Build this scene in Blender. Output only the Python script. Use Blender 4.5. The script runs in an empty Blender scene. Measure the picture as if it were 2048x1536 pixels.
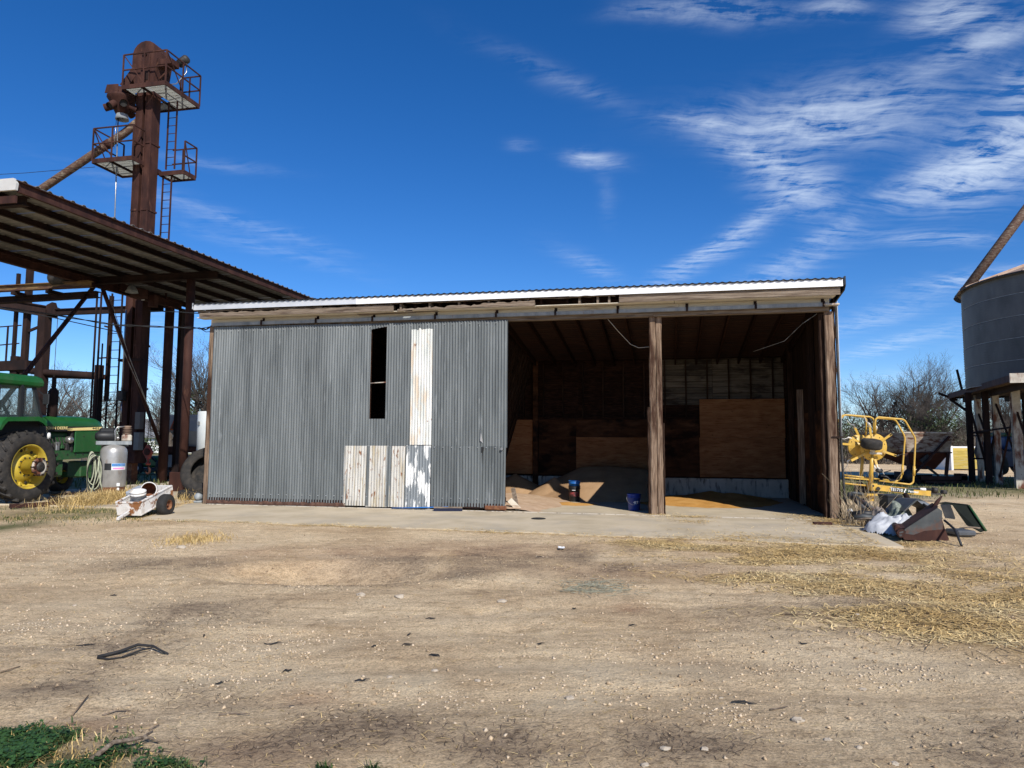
import bpy, math, random
import numpy as np
from mathutils import Vector, Matrix, noise as mnoise

random.seed(7)
rng = np.random.default_rng(11)
R = math.radians
scn = bpy.context.scene
col = scn.collection

# ------------------------------------------------------------------ camera
F, TH, RHO, CX, CY, EYE = 1450.0, R(5.0), R(0.27), 1024.0, 755.0, 1.6
f0 = Vector((0, math.cos(TH), math.sin(TH)))
r0 = Vector((1, 0, 0))
u0 = r0.cross(f0)
RT = r0 * math.cos(RHO) + u0 * math.sin(RHO)
UP = u0 * math.cos(RHO) - r0 * math.sin(RHO)
CAM = Vector((0, 0, EYE))
cd = bpy.data.cameras.new("Camera")
cam = bpy.data.objects.new("Camera", cd)
col.objects.link(cam)
cd.sensor_width = 36.0
cd.lens = F / 2048 * 36
cd.shift_y = -13 / 2048
cd.clip_start = 0.05
cd.clip_end = 4000
cam.matrix_world = Matrix(((RT.x, UP.x, -f0.x, 0), (RT.y, UP.y, -f0.y, 0), (RT.z, UP.z, -f0.z, EYE), (0, 0, 0, 1)))
scn.camera = cam

# ------------------------------------------------------------------ sun, sky, exposure
SUN_EL, SUN_AZ = R(37.5), R(156)          # azimuth clockwise from +Y: behind the viewer, to the right
SUN = Vector((math.sin(SUN_AZ) * math.cos(SUN_EL), math.cos(SUN_AZ) * math.cos(SUN_EL), math.sin(SUN_EL)))
ld = bpy.data.lights.new("Sun", 'SUN')
ld.energy = 5.0
ld.angle = R(0.53)
ld.color = (1.0, 0.955, 0.89)
sun = bpy.data.objects.new("Sun", ld)
col.objects.link(sun)
sun.rotation_euler = SUN.to_track_quat('Z', 'Y').to_euler()
sun.location = (20, -30, 40)
scn.view_settings.view_transform = 'Standard'
scn.view_settings.look = 'None'
scn.view_settings.exposure = 0.12
scn.view_settings.gamma = 1.0
scn.cycles.max_bounces = 5
scn.cycles.diffuse_bounces = 3
scn.cycles.glossy_bounces = 3
scn.cycles.transparent_max_bounces = 8

SKY_STRENGTH = 0.13
def ray(px, py):
    return f0 + RT * ((px - CX) / F) - UP * ((py - CY) / F)

def make_world():
    w = bpy.data.worlds.new("World")
    scn.world = w
    w.use_nodes = True
    nt = w.node_tree
    N, L = nt.nodes, nt.links
    N.clear()
    out = N.new('ShaderNodeOutputWorld')
    bg = N.new('ShaderNodeBackground')
    bg.inputs['Strength'].default_value = SKY_STRENGTH
    L.new(bg.outputs[0], out.inputs[0])
    sky = N.new('ShaderNodeTexSky')
    sky.sky_type = 'NISHITA'
    sky.sun_disc = False
    sky.sun_elevation = SUN_EL
    sky.sun_rotation = SUN_AZ
    sky.altitude = 200
    sky.air_density = 0.75
    sky.dust_density = 0.15
    sky.ozone_density = 4.0
    hs = N.new('ShaderNodeHueSaturation')
    hs.inputs['Hue'].default_value = 0.508
    hs.inputs['Saturation'].default_value = 1.29
    hs.inputs['Value'].default_value = 1.0
    L.new(sky.outputs[0], hs.inputs['Color'])

    def math_(op, a, b=None, c=None, clamp=False):
        m = N.new('ShaderNodeMath'); m.operation = op; m.use_clamp = clamp
        for i, x in enumerate((a, b, c)):
            if x is None: continue
            if isinstance(x, (int, float)): m.inputs[i].default_value = x
            else: L.new(x, m.inputs[i])
        return m.outputs[0]
    tc = N.new('ShaderNodeTexCoord')
    sep = N.new('ShaderNodeSeparateXYZ')
    L.new(tc.outputs['Generated'], sep.inputs[0])
    zc = math_('MAXIMUM', sep.outputs[2], 0.03)
    zz = math_('ADD', zc, 0.06)
    X = math_('DIVIDE', sep.outputs[0], zz)
    Y = math_('DIVIDE', sep.outputs[1], zz)
    cb = N.new('ShaderNodeCombineXYZ')
    L.new(X, cb.inputs[0]); L.new(Y, cb.inputs[1])
    # warped cirrus texture on the cloud layer (position = direction projected on a flat layer)
    wn = N.new('ShaderNodeTexNoise'); wn.inputs['Scale'].default_value = 1.3; wn.inputs['Detail'].default_value = 4
    L.new(cb.outputs[0], wn.inputs['Vector'])
    va = N.new('ShaderNodeVectorMath'); va.operation = 'MULTIPLY_ADD'
    L.new(wn.outputs['Color'], va.inputs[0]); va.inputs[1].default_value = (0.45, 0.45, 0); L.new(cb.outputs[0], va.inputs[2])
    def fib(rot, sc, scale, det, seed):
        mp = N.new('ShaderNodeMapping'); mp.inputs['Rotation'].default_value = (0, 0, rot); mp.inputs['Scale'].default_value = sc
        mp.inputs['Location'].default_value = (seed, seed * .7, seed * .3)
        L.new(va.outputs[0], mp.inputs[0])
        n = N.new('ShaderNodeTexNoise'); n.inputs['Scale'].default_value = scale; n.inputs['Detail'].default_value = det
        n.inputs['Roughness'].default_value = 0.635
        L.new(mp.outputs[0], n.inputs['Vector'])
        return n.outputs['Fac']
    fine = fib(R(-35), (1.0, 4.4, 1), 4.2, 12, 3.0)
    puff = fib(R(20), (1.6, 1.0, 1), 11.0, 10, 8.0)
    # banks of cirrus: (px, py, along, across, slope_px, amount) given by the directions in which they stand
    banks = [
        (1700, 235, 190, 55, -0.15, 1.0), (1560, 262, 170, 40, 0.05, .55), (1390, 250, 60, 14, .1, .9), (1500, 315, 80, 22, .35, .85), (1590, 375, 95, 40, .45, 1.1),
        (1470, 470, 150, 16, -.55, .75), (1390, 530, 130, 18, -.5, .7), (1660, 470, 55, 18, -.45, .6), (1560, 545, 140, 22, -.4, .55),
        (1985, 315, 170, 60, -.55, 1.7), (1880, 370, 120, 30, -.3, .8), (1850, 480, 90, 14, .05, .7), (1930, 560, 130, 16, -.15, .6),
        (1880, 30, 75, 45, -.1, 1.5), (1960, 90, 150, 30, -.5, .8), (1430, 25, 120, 26, .05, .8), (1660, 18, 60, 20, 0, .8), (1280, 20, 60, 14, -.1, .6),
        (1195, 325, 50, 15, .12, .85), (1215, 390, 16, 50, 0, .10), (1120, 160, 130, 20, .5, .22), (1040, 290, 30, 14, 0, .2),
        (470, 440, 200, 16, .32, .30), (540, 500, 160, 14, .3, .22), (450, 330, 110, 12, .15, .18), (1180, 530, 60, 18, .5, .3),
        (1780, 690, 150, 14, -.28, .6), (1740, 640, 160, 18, -.3, .45), (1760, 760, 120, 14, -.1, .4), (2040, 640, 160, 26, -.35, .5), (330, 720, 90, 20, .2, .3), (2030, 180, 40, 40, -.6, .7),
        (300, 640, 120, 22, .2, .25), (1720, 820, 140, 20, -.05, .5), (2300, 260, 260, 60, -.4, 1.2), (2500, 520, 260, 40, -.2, .8), (-300, 420, 260, 40, .2, .4), (1500, -250, 300, 60, -.2, .9), (2100, -200, 260, 80, -.4, 1.1), (300, -300, 300, 40, .2, .3)]
    def uv(px, py):
        d = ray(px, py).normalized()
        q = max(d.z, .03) + .06
        return np.array((d.x / q, d.y / q))
    cov = None
    nrm = N.new('ShaderNodeVectorMath'); nrm.operation = 'MULTIPLY_ADD'
    L.new(wn.outputs['Color'], nrm.inputs[0]); nrm.inputs[1].default_value = (0.22, 0.22, 0); L.new(cb.outputs[0], nrm.inputs[2])
    off = N.new('ShaderNodeVectorMath'); off.operation = 'ADD'; L.new(nrm.outputs[0], off.inputs[0]); off.inputs[1].default_value = (-.11, -.11, 0)
    for (px, py, al, ac, sl, am) in banks:
        c0 = uv(px, py); l = math.hypot(1, sl)
        e1 = uv(px + al / l, py + al * sl / l) - c0
        e2 = uv(px - ac * sl / l, py + ac / l) - c0
        A = np.linalg.inv(np.array([e1, e2]).T)
        mp = N.new('ShaderNodeVectorMath'); mp.operation = 'SUBTRACT'
        L.new(off.outputs[0], mp.inputs[0]); mp.inputs[1].default_value = (c0[0], c0[1], 0)
        d1 = N.new('ShaderNodeVectorMath'); d1.operation = 'DOT_PRODUCT'; L.new(mp.outputs[0], d1.inputs[0]); d1.inputs[1].default_value = (A[0, 0], A[0, 1], 0)
        d2 = N.new('ShaderNodeVectorMath'); d2.operation = 'DOT_PRODUCT'; L.new(mp.outputs[0], d2.inputs[0]); d2.inputs[1].default_value = (A[1, 0], A[1, 1], 0)
        q = math_('MULTIPLY_ADD', d2.outputs['Value'], d2.outputs['Value'], math_('MULTIPLY', d1.outputs['Value'], d1.outputs['Value']))
        g = math_('MULTIPLY', math_('EXPONENT', math_('MULTIPLY', q, -1.1)), am)
        cov = g if cov is None else math_('ADD', cov, g)
    tex = math_('MULTIPLY_ADD', fine, 2.5, math_('MULTIPLY', puff, 1.1))
    tex = math_('SUBTRACT', tex, 1.48)
    tex = math_('MAXIMUM', tex, 0.0)
    amt = math_('EXPONENT', math_('MULTIPLY', math_('MULTIPLY', cov, tex), -1.25))
    amt = math_('MULTIPLY_ADD', amt, -.80, .80, clamp=True)
    mix = N.new('ShaderNodeMix'); mix.data_type = 'RGBA'
    L.new(amt, mix.inputs['Factor'])
    L.new(hs.outputs[0], mix.inputs['A'])
    mix.inputs['B'].default_value = (6.2, 7.0, 8.0, 1)
    L.new(mix.outputs['Result'], bg.inputs['Color'])
make_world()

# ------------------------------------------------------------------ frames and measuring
def gp(px, py, z=0.0):
    d = ray(px, py); return CAM + d * ((z - EYE) / d.z)
def dp(px, py, Y):
    d = ray(px, py); return CAM + d * (Y / d.y)
ANG = R(12.25)
SO = Vector((-7.6, 18.1, 0))
SU = Vector((math.cos(ANG), -math.sin(ANG), 0)); SV = Vector((math.sin(ANG), math.cos(ANG), 0))
SM = Matrix.Translation(SO) @ Matrix.Rotation(-ANG, 4, 'Z')      # shed frame: a along the front, b inwards, z up
def S(a, b, z=0.0): return SM @ Vector((a, b, z))
def _pl(px, py, O, n):
    d = ray(px, py); return CAM + d * ((O - CAM).dot(n) / d.dot(n))
def sloc(p):
    d = p - SO; return Vector((d.dot(SU), d.dot(SV), d.z))
def sf(px, py, b=0.0): return sloc(_pl(px, py, S(0, b), SV))     # point on a plane parallel to the shed front
def sa(px, py, a=0.0): return sloc(_pl(px, py, S(a, 0), SU))
I4 = Matrix.Identity(4)
def frame(loc, rz=0.0): return Matrix.Translation(Vector(loc)) @ Matrix.Rotation(rz, 4, 'Z')

RM = {}
def tag(o, label=None, cat=None, group=None, kind=None):
    if label: o['label'] = label
    if cat: o['category'] = cat
    if group: o['group'] = group
    if kind: o['kind'] = kind
    return o
def thing(name, label, cat, M, group=None):
    o = bpy.data.objects.new(name, None)
    o.empty_display_size = 0.2
    col.objects.link(o)
    o.matrix_world = M
    RM[o] = M.copy()
    return tag(o, label, cat, group)

class MB:
    """collects geometry given in frame M (to world) and links it as one mesh object"""
    def __init__(s, M=I4): s.V = []; s.Fc = []; s.sm = []; s.n = 0; s.M = M
    def add(s, V, Fs, smooth=False, M=None):
        T = s.M if M is None else s.M @ M
        A = np.array([list(T @ Vector(v)) for v in V], float) if len(V) < 400 else np.c_[np.asarray(V, float), np.ones(len(V))] @ np.array(T).T[:, :3]
        s.V.append(A)
        k = s.n
        s.Fc += [tuple(i + k for i in f) for f in Fs]
        s.sm += [smooth] * len(Fs)
        s.n += len(A)
        return s
    def box(s, x0, x1, y0, y1, z0, z1, M=None):
        V = [(x, y, z) for z in (z0, z1) for y in (y0, y1) for x in (x0, x1)]
        return s.add(V, [(0, 2, 3, 1), (4, 5, 7, 6), (0, 1, 5, 4), (2, 6, 7, 3), (0, 4, 6, 2), (1, 3, 7, 5)], False, M)
    def bbox(s, x0, x1, y0, y1, z0, z1, c=.01, M=None):
        """box with chamfered edges"""
        V, idx = [], {}
        xs, ys, zs = (x0, x1), (y0, y1), (z0, z1)
        for i in (0, 1):
            for j in (0, 1):
                for k in (0, 1):
                    sx, sy, sz = (c if i == 0 else -c), (c if j == 0 else -c), (c if k == 0 else -c)
                    for ax in range(3):
                        p = [xs[i] + sx, ys[j] + sy, zs[k] + sz]
                        p[ax] = (xs[i], ys[j], zs[k])[ax]
                        idx[(i, j, k, ax)] = len(V); V.append(tuple(p))
        Fs = []
        for ax in range(3):
            for e in (0, 1):
                q = []
                for (m, n) in ((0, 0), (1, 0), (1, 1), (0, 1)):
                    t = [0, 0, 0]; t[ax] = e; t[(ax + 1) % 3] = m; t[(ax + 2) % 3] = n
                    q.append(idx[(*t, ax)])
                Fs.append(tuple(q if e else q[::-1]))
        for ax in range(3):
            p, q = (ax + 1) % 3, (ax + 2) % 3
            for m in (0, 1):
                for n in (0, 1):
                    t0 = [0, 0, 0]; t0[p] = m; t0[q] = n; t1 = list(t0); t1[ax] = 1
                    f = (idx[(*t0, p)], idx[(*t1, p)], idx[(*t1, q)], idx[(*t0, q)])
                    Fs.append(f if (m ^ n) else f[::-1])
        for i in (0, 1):
            for j in (0, 1):
                for k in (0, 1):
                    f = (idx[(i, j, k, 0)], idx[(i, j, k, 1)], idx[(i, j, k, 2)])
                    Fs.append(f if (i + j + k) % 2 else f[::-1])
        return s.add(V, Fs, False, M)
    def bar(s, p0, p1, w, h, up=(0, 0, 1), M=None):
        p0, p1 = Vector(p0), Vector(p1); d = (p1 - p0); L_ = d.length; d.normalize()
        u = Vector(up)
        if abs(d.dot(u)) > .98: u = Vector((0, 1, 0))
        x = d.cross(u).normalized(); y = x.cross(d)
        V = []
        for q in (p0, p1):
            for (i, j) in ((-1, -1), (1, -1), (1, 1), (-1, 1)):
                V.append(q + x * (i * w / 2) + y * (j * h / 2))
        return s.add(V, [(3, 2, 1, 0), (4, 5, 6, 7), (0, 1, 5, 4), (1, 2, 6, 5), (2, 3, 7, 6), (3, 0, 4, 7)], False, M)
    def ibeam(s, p0, p1, w, h, t=.02, up=(0, 0, 1), M=None):
        p0, p1 = Vector(p0), Vector(p1); d = (p1 - p0).normalized(); u = Vector(up); x = d.cross(u).normalized(); y = x.cross(d)
        s.bar(p0, p1, t, h - 2 * t, up, M)
        for e in (-1, 1):
            o = y * (e * (h / 2 - t / 2)); s.bar(p0 + o, p1 + o, w, t, up, M)
        return s
    def tube(s, pts, r, n=8, M=None, caps=True, smooth=True):
        pts = [Vector(p) for p in pts]; m = len(pts)
        rs = r if isinstance(r, (list, tuple)) else [r] * m
        V, Fs = [], []
        ref = None
        for i, p in enumerate(pts):
            d = (pts[min(i + 1, m - 1)] - pts[max(i - 1, 0)])
            d = d.normalized() if d.length > 1e-9 else Vector((0, 0, 1))
            if ref is None:
                ref = d.orthogonal().normalized()
            x = (ref - d * ref.dot(d))
            x = x.normalized() if x.length > 1e-6 else d.orthogonal().normalized()
            ref = x; y = d.cross(x)
            for k in range(n):
                a = 2 * math.pi * k / n
                V.append(p + x * (rs[i] * math.cos(a)) + y * (rs[i] * math.sin(a)))
        for i in range(m - 1):
            for k in range(n):
                k2 = (k + 1) % n
                Fs.append((i * n + k, i * n + k2, (i + 1) * n + k2, (i + 1) * n + k))
        s.add(V, Fs, smooth, M)
        if caps:
            b = s.n - len(V)
            s.Fc += [tuple(b + k for k in range(n))[::-1], tuple(b + (m - 1) * n + k for k in range(n))]
            s.sm += [False, False]
        return s
    def lathe(s, prof, n=24, M=None, smooth=True, a0=0, a1=2 * math.pi):
        V, Fs = [], []
        full = abs(a1 - a0 - 2 * math.pi) < 1e-6
        c = n if full else n + 1
        for (r, z) in prof:
            for k in range(c):
                a = a0 + (a1 - a0) * k / n
                V.append((r * math.cos(a), r * math.sin(a), z))
        for i in range(len(prof) - 1):
            for k in range(n):
                k2 = (k + 1) % c
                Fs.append((i * c + k, i * c + k2, (i + 1) * c + k2, (i + 1) * c + k))
        return s.add(V, Fs, smooth, M)
    def prism(s, poly, y0, y1, M=None, smooth=False):
        """polygon in x,z extruded along y"""
        n = len(poly)
        V = [(x, y0, z) for x, z in poly] + [(x, y1, z) for x, z in poly]
        Fs = [tuple(range(n)), tuple(range(2 * n - 1, n - 1, -1))] + [(i, n + i, n + (i + 1) % n, (i + 1) % n) for i in range(n)]
        return s.add(V, Fs, smooth, M)
    def grid(s, P, smooth=True, M=None, mask=None):
        """P: array nu x nv x 3"""
        P = np.asarray(P, float); nu, nv = P.shape[:2]
        Fs = []
        for i in range(nu - 1):
            for j in range(nv - 1):
                if mask is not None and not mask[i, j]: continue
                Fs.append((i * nv + j, (i + 1) * nv + j, (i + 1) * nv + j + 1, i * nv + j + 1))
        return s.add(P.reshape(-1, 3), Fs, smooth, M)
    def text(s, string, width, M, height=None, bold=0.0, wrap_r=None, depth=.0):
        cu = bpy.data.curves.new("t", 'FONT'); cu.body = string; cu.align_x = 'CENTER'; cu.align_y = 'CENTER'
        cu.offset = bold; cu.resolution_u = 3
        ob = bpy.data.objects.new("t", cu); col.objects.link(ob)
        me = bpy.data.meshes.new_from_object(ob.evaluated_get(bpy.context.evaluated_depsgraph_get()))
        V = np.array([v.co[:] for v in me.vertices]); Fs = [tuple(p.vertices) for p in me.polygons]
        bpy.data.objects.remove(ob); bpy.data.curves.remove(cu); bpy.data.meshes.remove(me)
        w = V[:, 0].max() - V[:, 0].min(); h = V[:, 1].max() - V[:, 1].min()
        k = width / w; V[:, 0] = (V[:, 0] - (V[:, 0].max() + V[:, 0].min()) / 2) * k
        V[:, 1] = (V[:, 1] - (V[:, 1].max() + V[:, 1].min()) / 2) * (k if height is None else height / h)
        # text plane: x right, z up, facing -y
        if wrap_r:
            V = np.c_[wrap_r * np.sin(V[:, 0] / wrap_r), -wrap_r * np.cos(V[:, 0] / wrap_r), V[:, 1]]
        else:
            V = np.c_[V[:, 0], np.zeros(len(V)), V[:, 1]]
        return s.add(V.tolist(), Fs, False, M)
    def build(s, name, mat, parent=None, label=None, cat=None, group=None, kind=None, auto=None):
        V = np.concatenate(s.V) if s.V else np.zeros((0, 3))
        if parent is not None:
            T = np.array(RM[parent].inverted())
            V = np.c_[V, np.ones(len(V))] @ T.T[:, :3]
        me = bpy.data.meshes.new(name)
        me.from_pydata(V.tolist(), [], s.Fc)
        me.polygons.foreach_set('use_smooth', s.sm)
        mats = mat if isinstance(mat, (list, tuple)) else [mat]
        for m in mats: me.materials.append(m)
        me.update()
        o = bpy.data.objects.new(name, me)
        col.objects.link(o)
        if parent is not None:
            o.parent = parent
            RM[o] = RM[parent]
        else:
            RM[o] = I4.copy()
        return tag(o, label, cat, group, kind)
def centre(o):
    """put the origin of a top-level mesh at the middle of its base"""
    V = np.empty(len(o.data.vertices) * 3); o.data.vertices.foreach_get('co', V); V = V.reshape(-1, 3)
    c = np.array([(V[:, 0].min() + V[:, 0].max()) / 2, (V[:, 1].min() + V[:, 1].max()) / 2, V[:, 2].min()])
    V -= c; o.data.vertices.foreach_set('co', V.ravel()); o.data.update(); o.location = c.tolist()
    return o
def rot(axis, ang, loc=(0, 0, 0)): return Matrix.Translation(Vector(loc)) @ Matrix.Rotation(ang, 4, axis)

# ------------------------------------------------------------------ materials
def lin(r, g, b):
    f = lambda c: (c / 255 / 12.92) if c / 255 <= .04045 else ((c / 255 + .055) / 1.055) ** 2.4
    return (f(r), f(g), f(b), 1)
def mat(name, cols, scale=4.0, rough=.75, metal=0.0, bump=.0, bscale=60, stretch=(1, 1, 1), stain=None, st=.58, sscale=2.5, sstretch=None, ssoft=.06,
        rnd=0.0, stain2=None, st2=.6, s2scale=9, s2stretch=None, spec=.4, island=0.0, alpha=1.0, trans=0.0, emit=None, detail=6, lo=.32, hi=.68, seed=0.0):
    m = bpy.data.materials.new(name); m.use_nodes = True
    nt = m.node_tree; N, L = nt.nodes, nt.links
    bs = N['Principled BSDF']
    tc = N.new('ShaderNodeTexCoord')
    oi = N.new('ShaderNodeObjectInfo')
    sh = N.new('ShaderNodeVectorMath'); sh.operation = 'MULTIPLY_ADD'
    cbx = N.new('ShaderNodeCombineXYZ')
    for i in range(3): L.new(oi.outputs['Random'], cbx.inputs[i])
    L.new(cbx.outputs[0], sh.inputs[0]); sh.inputs[1].default_value = (17.0 if rnd else 0.0, 9.0 if rnd else 0.0, 23.0 if rnd else 0.0); L.new(tc.outputs['Object'], sh.inputs[2])
    def nz(sc, strch, det=detail, off=0.0, ro=.6):
        mp = N.new('ShaderNodeMapping'); mp.inputs['Scale'].default_value = strch; mp.inputs['Location'].default_value = (off + seed, off * 1.7 + seed, off * .6)
        L.new(sh.outputs[0], mp.inputs[0])
        n = N.new('ShaderNodeTexNoise'); n.inputs['Scale'].default_value = sc; n.inputs['Detail'].default_value = det; n.inputs['Roughness'].default_value = ro
        L.new(mp.outputs[0], n.inputs['Vector'])
        return n.outputs['Fac']
    rp = N.new('ShaderNodeValToRGB')
    L.new(nz(scale, stretch), rp.inputs[0])
    el = rp.color_ramp.elements
    while len(el) < len(cols): el.new(.5)
    for i, c in enumerate(cols):
        el[i].position = lo + (hi - lo) * (i / max(1, len(cols) - 1)); el[i].color = c if len(c) == 4 else (*c, 1)
    cur = rp.outputs[0]
    def over(cur, colr, thr, sc, strch, soft, off):
        r2 = N.new('ShaderNodeValToRGB'); L.new(nz(sc, strch, 8, off), r2.inputs[0])
        e = r2.color_ramp.elements; e[0].position = max(0, thr - soft); e[0].color = (0, 0, 0, 1); e[1].position = min(1, thr + soft); e[1].color = (1, 1, 1, 1)
        mx = N.new('ShaderNodeMix'); mx.data_type = 'RGBA'
        L.new(r2.outputs[0], mx.inputs['Factor']); L.new(cur, mx.inputs['A']); mx.inputs['B'].default_value = colr if len(colr) == 4 else (*colr, 1)
        return mx.outputs['Result']
    if stain is not None: cur = over(cur, stain, st, sscale, sstretch or stretch, ssoft, 5.3)
    if stain2 is not None: cur = over(cur, stain2, st2, s2scale, s2stretch or (1, 1, 1), .04, 11.1)
    if rnd or island:
        src = oi.outputs['Random']; amt = rnd
        if island:
            ge = N.new('ShaderNodeNewGeometry'); src = ge.outputs['Random Per Island']; amt = island
        mr = N.new('ShaderNodeMapRange'); mr.inputs['To Min'].default_value = 1 - amt; mr.inputs['To Max'].default_value = 1 + amt
        L.new(src, mr.inputs['Value'])
        vm = N.new('ShaderNodeVectorMath'); vm.operation = 'SCALE'; L.new(cur, vm.inputs[0]); L.new(mr.outputs[0], vm.inputs['Scale'])
        cur = vm.outputs[0]
    L.new(cur, bs.inputs['Base Color'])
    bs.inputs['Roughness'].default_value = rough
    bs.inputs['Metallic'].default_value = metal
    bs.inputs['Specular IOR Level'].default_value = spec
    if trans: bs.inputs['Transmission Weight'].default_value = trans
    if alpha < 1: bs.inputs['Alpha'].default_value = alpha
    if bump:
        bp = N.new('ShaderNodeBump'); bp.inputs['Strength'].default_value = bump; bp.inputs['Distance'].default_value = .02
        L.new(nz(bscale, stretch, 5, 2.2), bp.inputs['Height']); L.new(bp.outputs[0], bs.inputs['Normal'])
    return m

RUST = mat('rust_steel', [(.024, .010, .008), (.046, .018, .013), (.075, .032, .022)], 3, .8, 0, .15, 50, (1, 1, .35), stain=(.11, .05, .03), st=.68, sscale=6, spec=.25)
RUST_DK = mat('dark_rust_steel', [(.012, .008, .008), (.022, .012, .010), (.036, .019, .015)], 3, .85, 0, .1, 50, (1, 1, .4), spec=.2)
RUST_LT = mat('orange_rust', [(.22, .085, .035), (.13, .05, .025), (.30, .14, .06)], 6, .85, 0, .2, 60)
RUST_PALE = mat('flaking_pale_paint', [(.44, .40, .33), (.52, .48, .40), (.36, .31, .25)], 3, .7, 0, .1, 40, stain=(.15, .055, .03), st=.54, sscale=3.5, sstretch=(1, 1, .35), stain2=(.07, .03, .02), st2=.68)
GALV = mat('galvanized_metal', [(.085, .094, .094), (.125, .137, .136), (.165, .178, .176)], 2.2, .45, .10, .06, 80, (2.5, 2.5, .25), rnd=.14, stain=(.22, .235, .235), st=.66, sscale=5, stain2=(.45, .47, .46), st2=.735, s2scale=13, spec=.5)
GALV_OLD = mat('weathered_galvanized_metal', [(.17, .19, .20), (.25, .275, .285), (.33, .35, .35)], 3, .6, .0, .08, 80, (2, 2, .4), stain=(.20, .11, .07), st=.70, sscale=4)
GALV_BR = mat('pale_metal', [(.50, .52, .53), (.58, .59, .60), (.64, .65, .65)], 2, .45, .25, .05, 50, rnd=.05)
TRIMW = mat('white_trim_metal', [(.72, .73, .73), (.80, .81, .81), (.84, .84, .84)], 1.5, .4, 0.0, .03, 30, stain=(.60, .60, .58), st=.66, sscale=2)
WOOD = mat('weathered_grey_wood', [(.10, .072, .052), (.20, .155, .115), (.30, .245, .19)], 6, .9, 0, .5, 25, (.35, 8, 8), rnd=.12, stain=(.06, .04, .03), st=.64, sscale=2.2, sstretch=(.5, 4, 4), spec=.15)
WOODV = mat('weathered_brown_post_wood', [(.09, .058, .04), (.22, .15, .10), (.36, .265, .19)], 5, .9, 0, .6, 22, (9, 9, .4), rnd=.1, stain=(.055, .028, .018), st=.57, sscale=1.6, sstretch=(3, 3, .4), spec=.15)
CREAMW = mat('old_cream_painted_wood', [(.56, .50, .39), (.64, .58, .46), (.70, .64, .52)], 3, .8, 0, .2, 30, (.4, 4, 4), rnd=.06, stain=(.40, .31, .22), st=.64, sscale=3, stain2=(.14, .10, .07), st2=.76, s2scale=12)
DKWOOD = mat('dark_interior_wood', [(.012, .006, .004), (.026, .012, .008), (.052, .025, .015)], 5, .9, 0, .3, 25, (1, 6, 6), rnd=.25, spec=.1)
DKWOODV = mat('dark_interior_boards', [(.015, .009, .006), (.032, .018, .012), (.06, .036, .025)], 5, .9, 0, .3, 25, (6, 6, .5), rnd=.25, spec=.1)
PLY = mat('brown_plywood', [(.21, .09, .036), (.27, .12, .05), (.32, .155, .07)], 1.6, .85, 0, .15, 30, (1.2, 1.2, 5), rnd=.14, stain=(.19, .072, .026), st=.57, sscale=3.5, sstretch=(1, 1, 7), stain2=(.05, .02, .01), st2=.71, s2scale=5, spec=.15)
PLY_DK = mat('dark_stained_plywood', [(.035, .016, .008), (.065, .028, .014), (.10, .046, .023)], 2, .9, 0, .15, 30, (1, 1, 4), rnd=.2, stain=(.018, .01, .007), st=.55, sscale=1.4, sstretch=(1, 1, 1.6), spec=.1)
CONC = mat('worn_concrete', [(.42, .345, .232), (.51, .425, .295), (.56, .47, .335)], 1.1, .9, 0, .25, 60, stain=(.40, .345, .26), st=.60, sscale=.9, ssoft=.1, stain2=(.23, .185, .14), st2=.73, s2scale=3.0, spec=.2)
CONC_W = mat('pale_concrete_curb', [(.40, .355, .29), (.50, .45, .375), (.58, .53, .45)], 2.5, .9, 0, .3, 40, (1, 1, .6), stain=(.17, .14, .11), st=.58, sscale=3.5, sstretch=(2.5, 2.5, .6))
BLACK = mat('black_rubber', [(.014, .014, .014), (.024, .023, .022), (.04, .037, .033)], 6, .8, 0, .2, 60, spec=.3)
BLKPL = mat('black_plastic', [(.016, .017, .018), (.022, .023, .025)], 3, .5, spec=.4)
DARKM = mat('dark_machine_metal', [(.02, .02, .02), (.04, .038, .035), (.07, .06, .05)], 9, .6, .3, .3, 40)
STEEL = mat('bare_steel', [(.35, .34, .32), (.48, .47, .45)], 6, .35, .8, .05, 60)
WHITE = mat('white_paint', [(.70, .70, .68), (.80, .80, .78)], 4, .5)
TAN_RUB = mat('dusty_tyre_rubber', [(.018, .017, .016), (.030, .027, .024), (.055, .047, .038)], 7, .9, 0, .3, 50)
# ------------------------------------------------------------------ ground
def _h(ix, iy, s):
    n = (ix.astype(np.int64) * 374761393 + iy.astype(np.int64) * 668265263 + s * 974634777) & 0x7fffffff
    n = ((n ^ (n >> 13)) * 1274126177) & 0x7fffffff
    return ((n ^ (n >> 16)) & 0xffff) / 65535.0
def vn(x, y, s=0):
    ix, iy = np.floor(x), np.floor(y); fx, fy = x - ix, y - iy
    fx = fx * fx * (3 - 2 * fx); fy = fy * fy * (3 - 2 * fy)
    a, b, c, d = _h(ix, iy, s), _h(ix + 1, iy, s), _h(ix, iy + 1, s), _h(ix + 1, iy + 1, s)
    return (a * (1 - fx) + b * fx) * (1 - fy) + (c * (1 - fx) + d * fx) * fy
def fbm(x, y, s=0, o=4):
    r = np.zeros_like(np.asarray(x, float)); k = 1.0; t = 0
    for i in range(o):
        r = r + k * vn(x * 2 ** i, y * 2 ** i, s + i); t += k; k *= .5
    return r / t
def shed_ab(x, y):
    dx, dy = x - SO.x, y - SO.y
    return dx * SU.x + dy * SU.y, dx * SV.x + dy * SV.y
def sstep(e0, e1, x):
    t = np.clip((x - e0) / (e1 - e0), 0, 1); return t * t * (3 - 2 * t)
def slab_front(a):
    return -3.35 - .045 * np.maximum(a - 6, 0) + .22 * (fbm(a * 1.3 + 3, a * 0 + .5, 5, 5) - .5)
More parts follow.
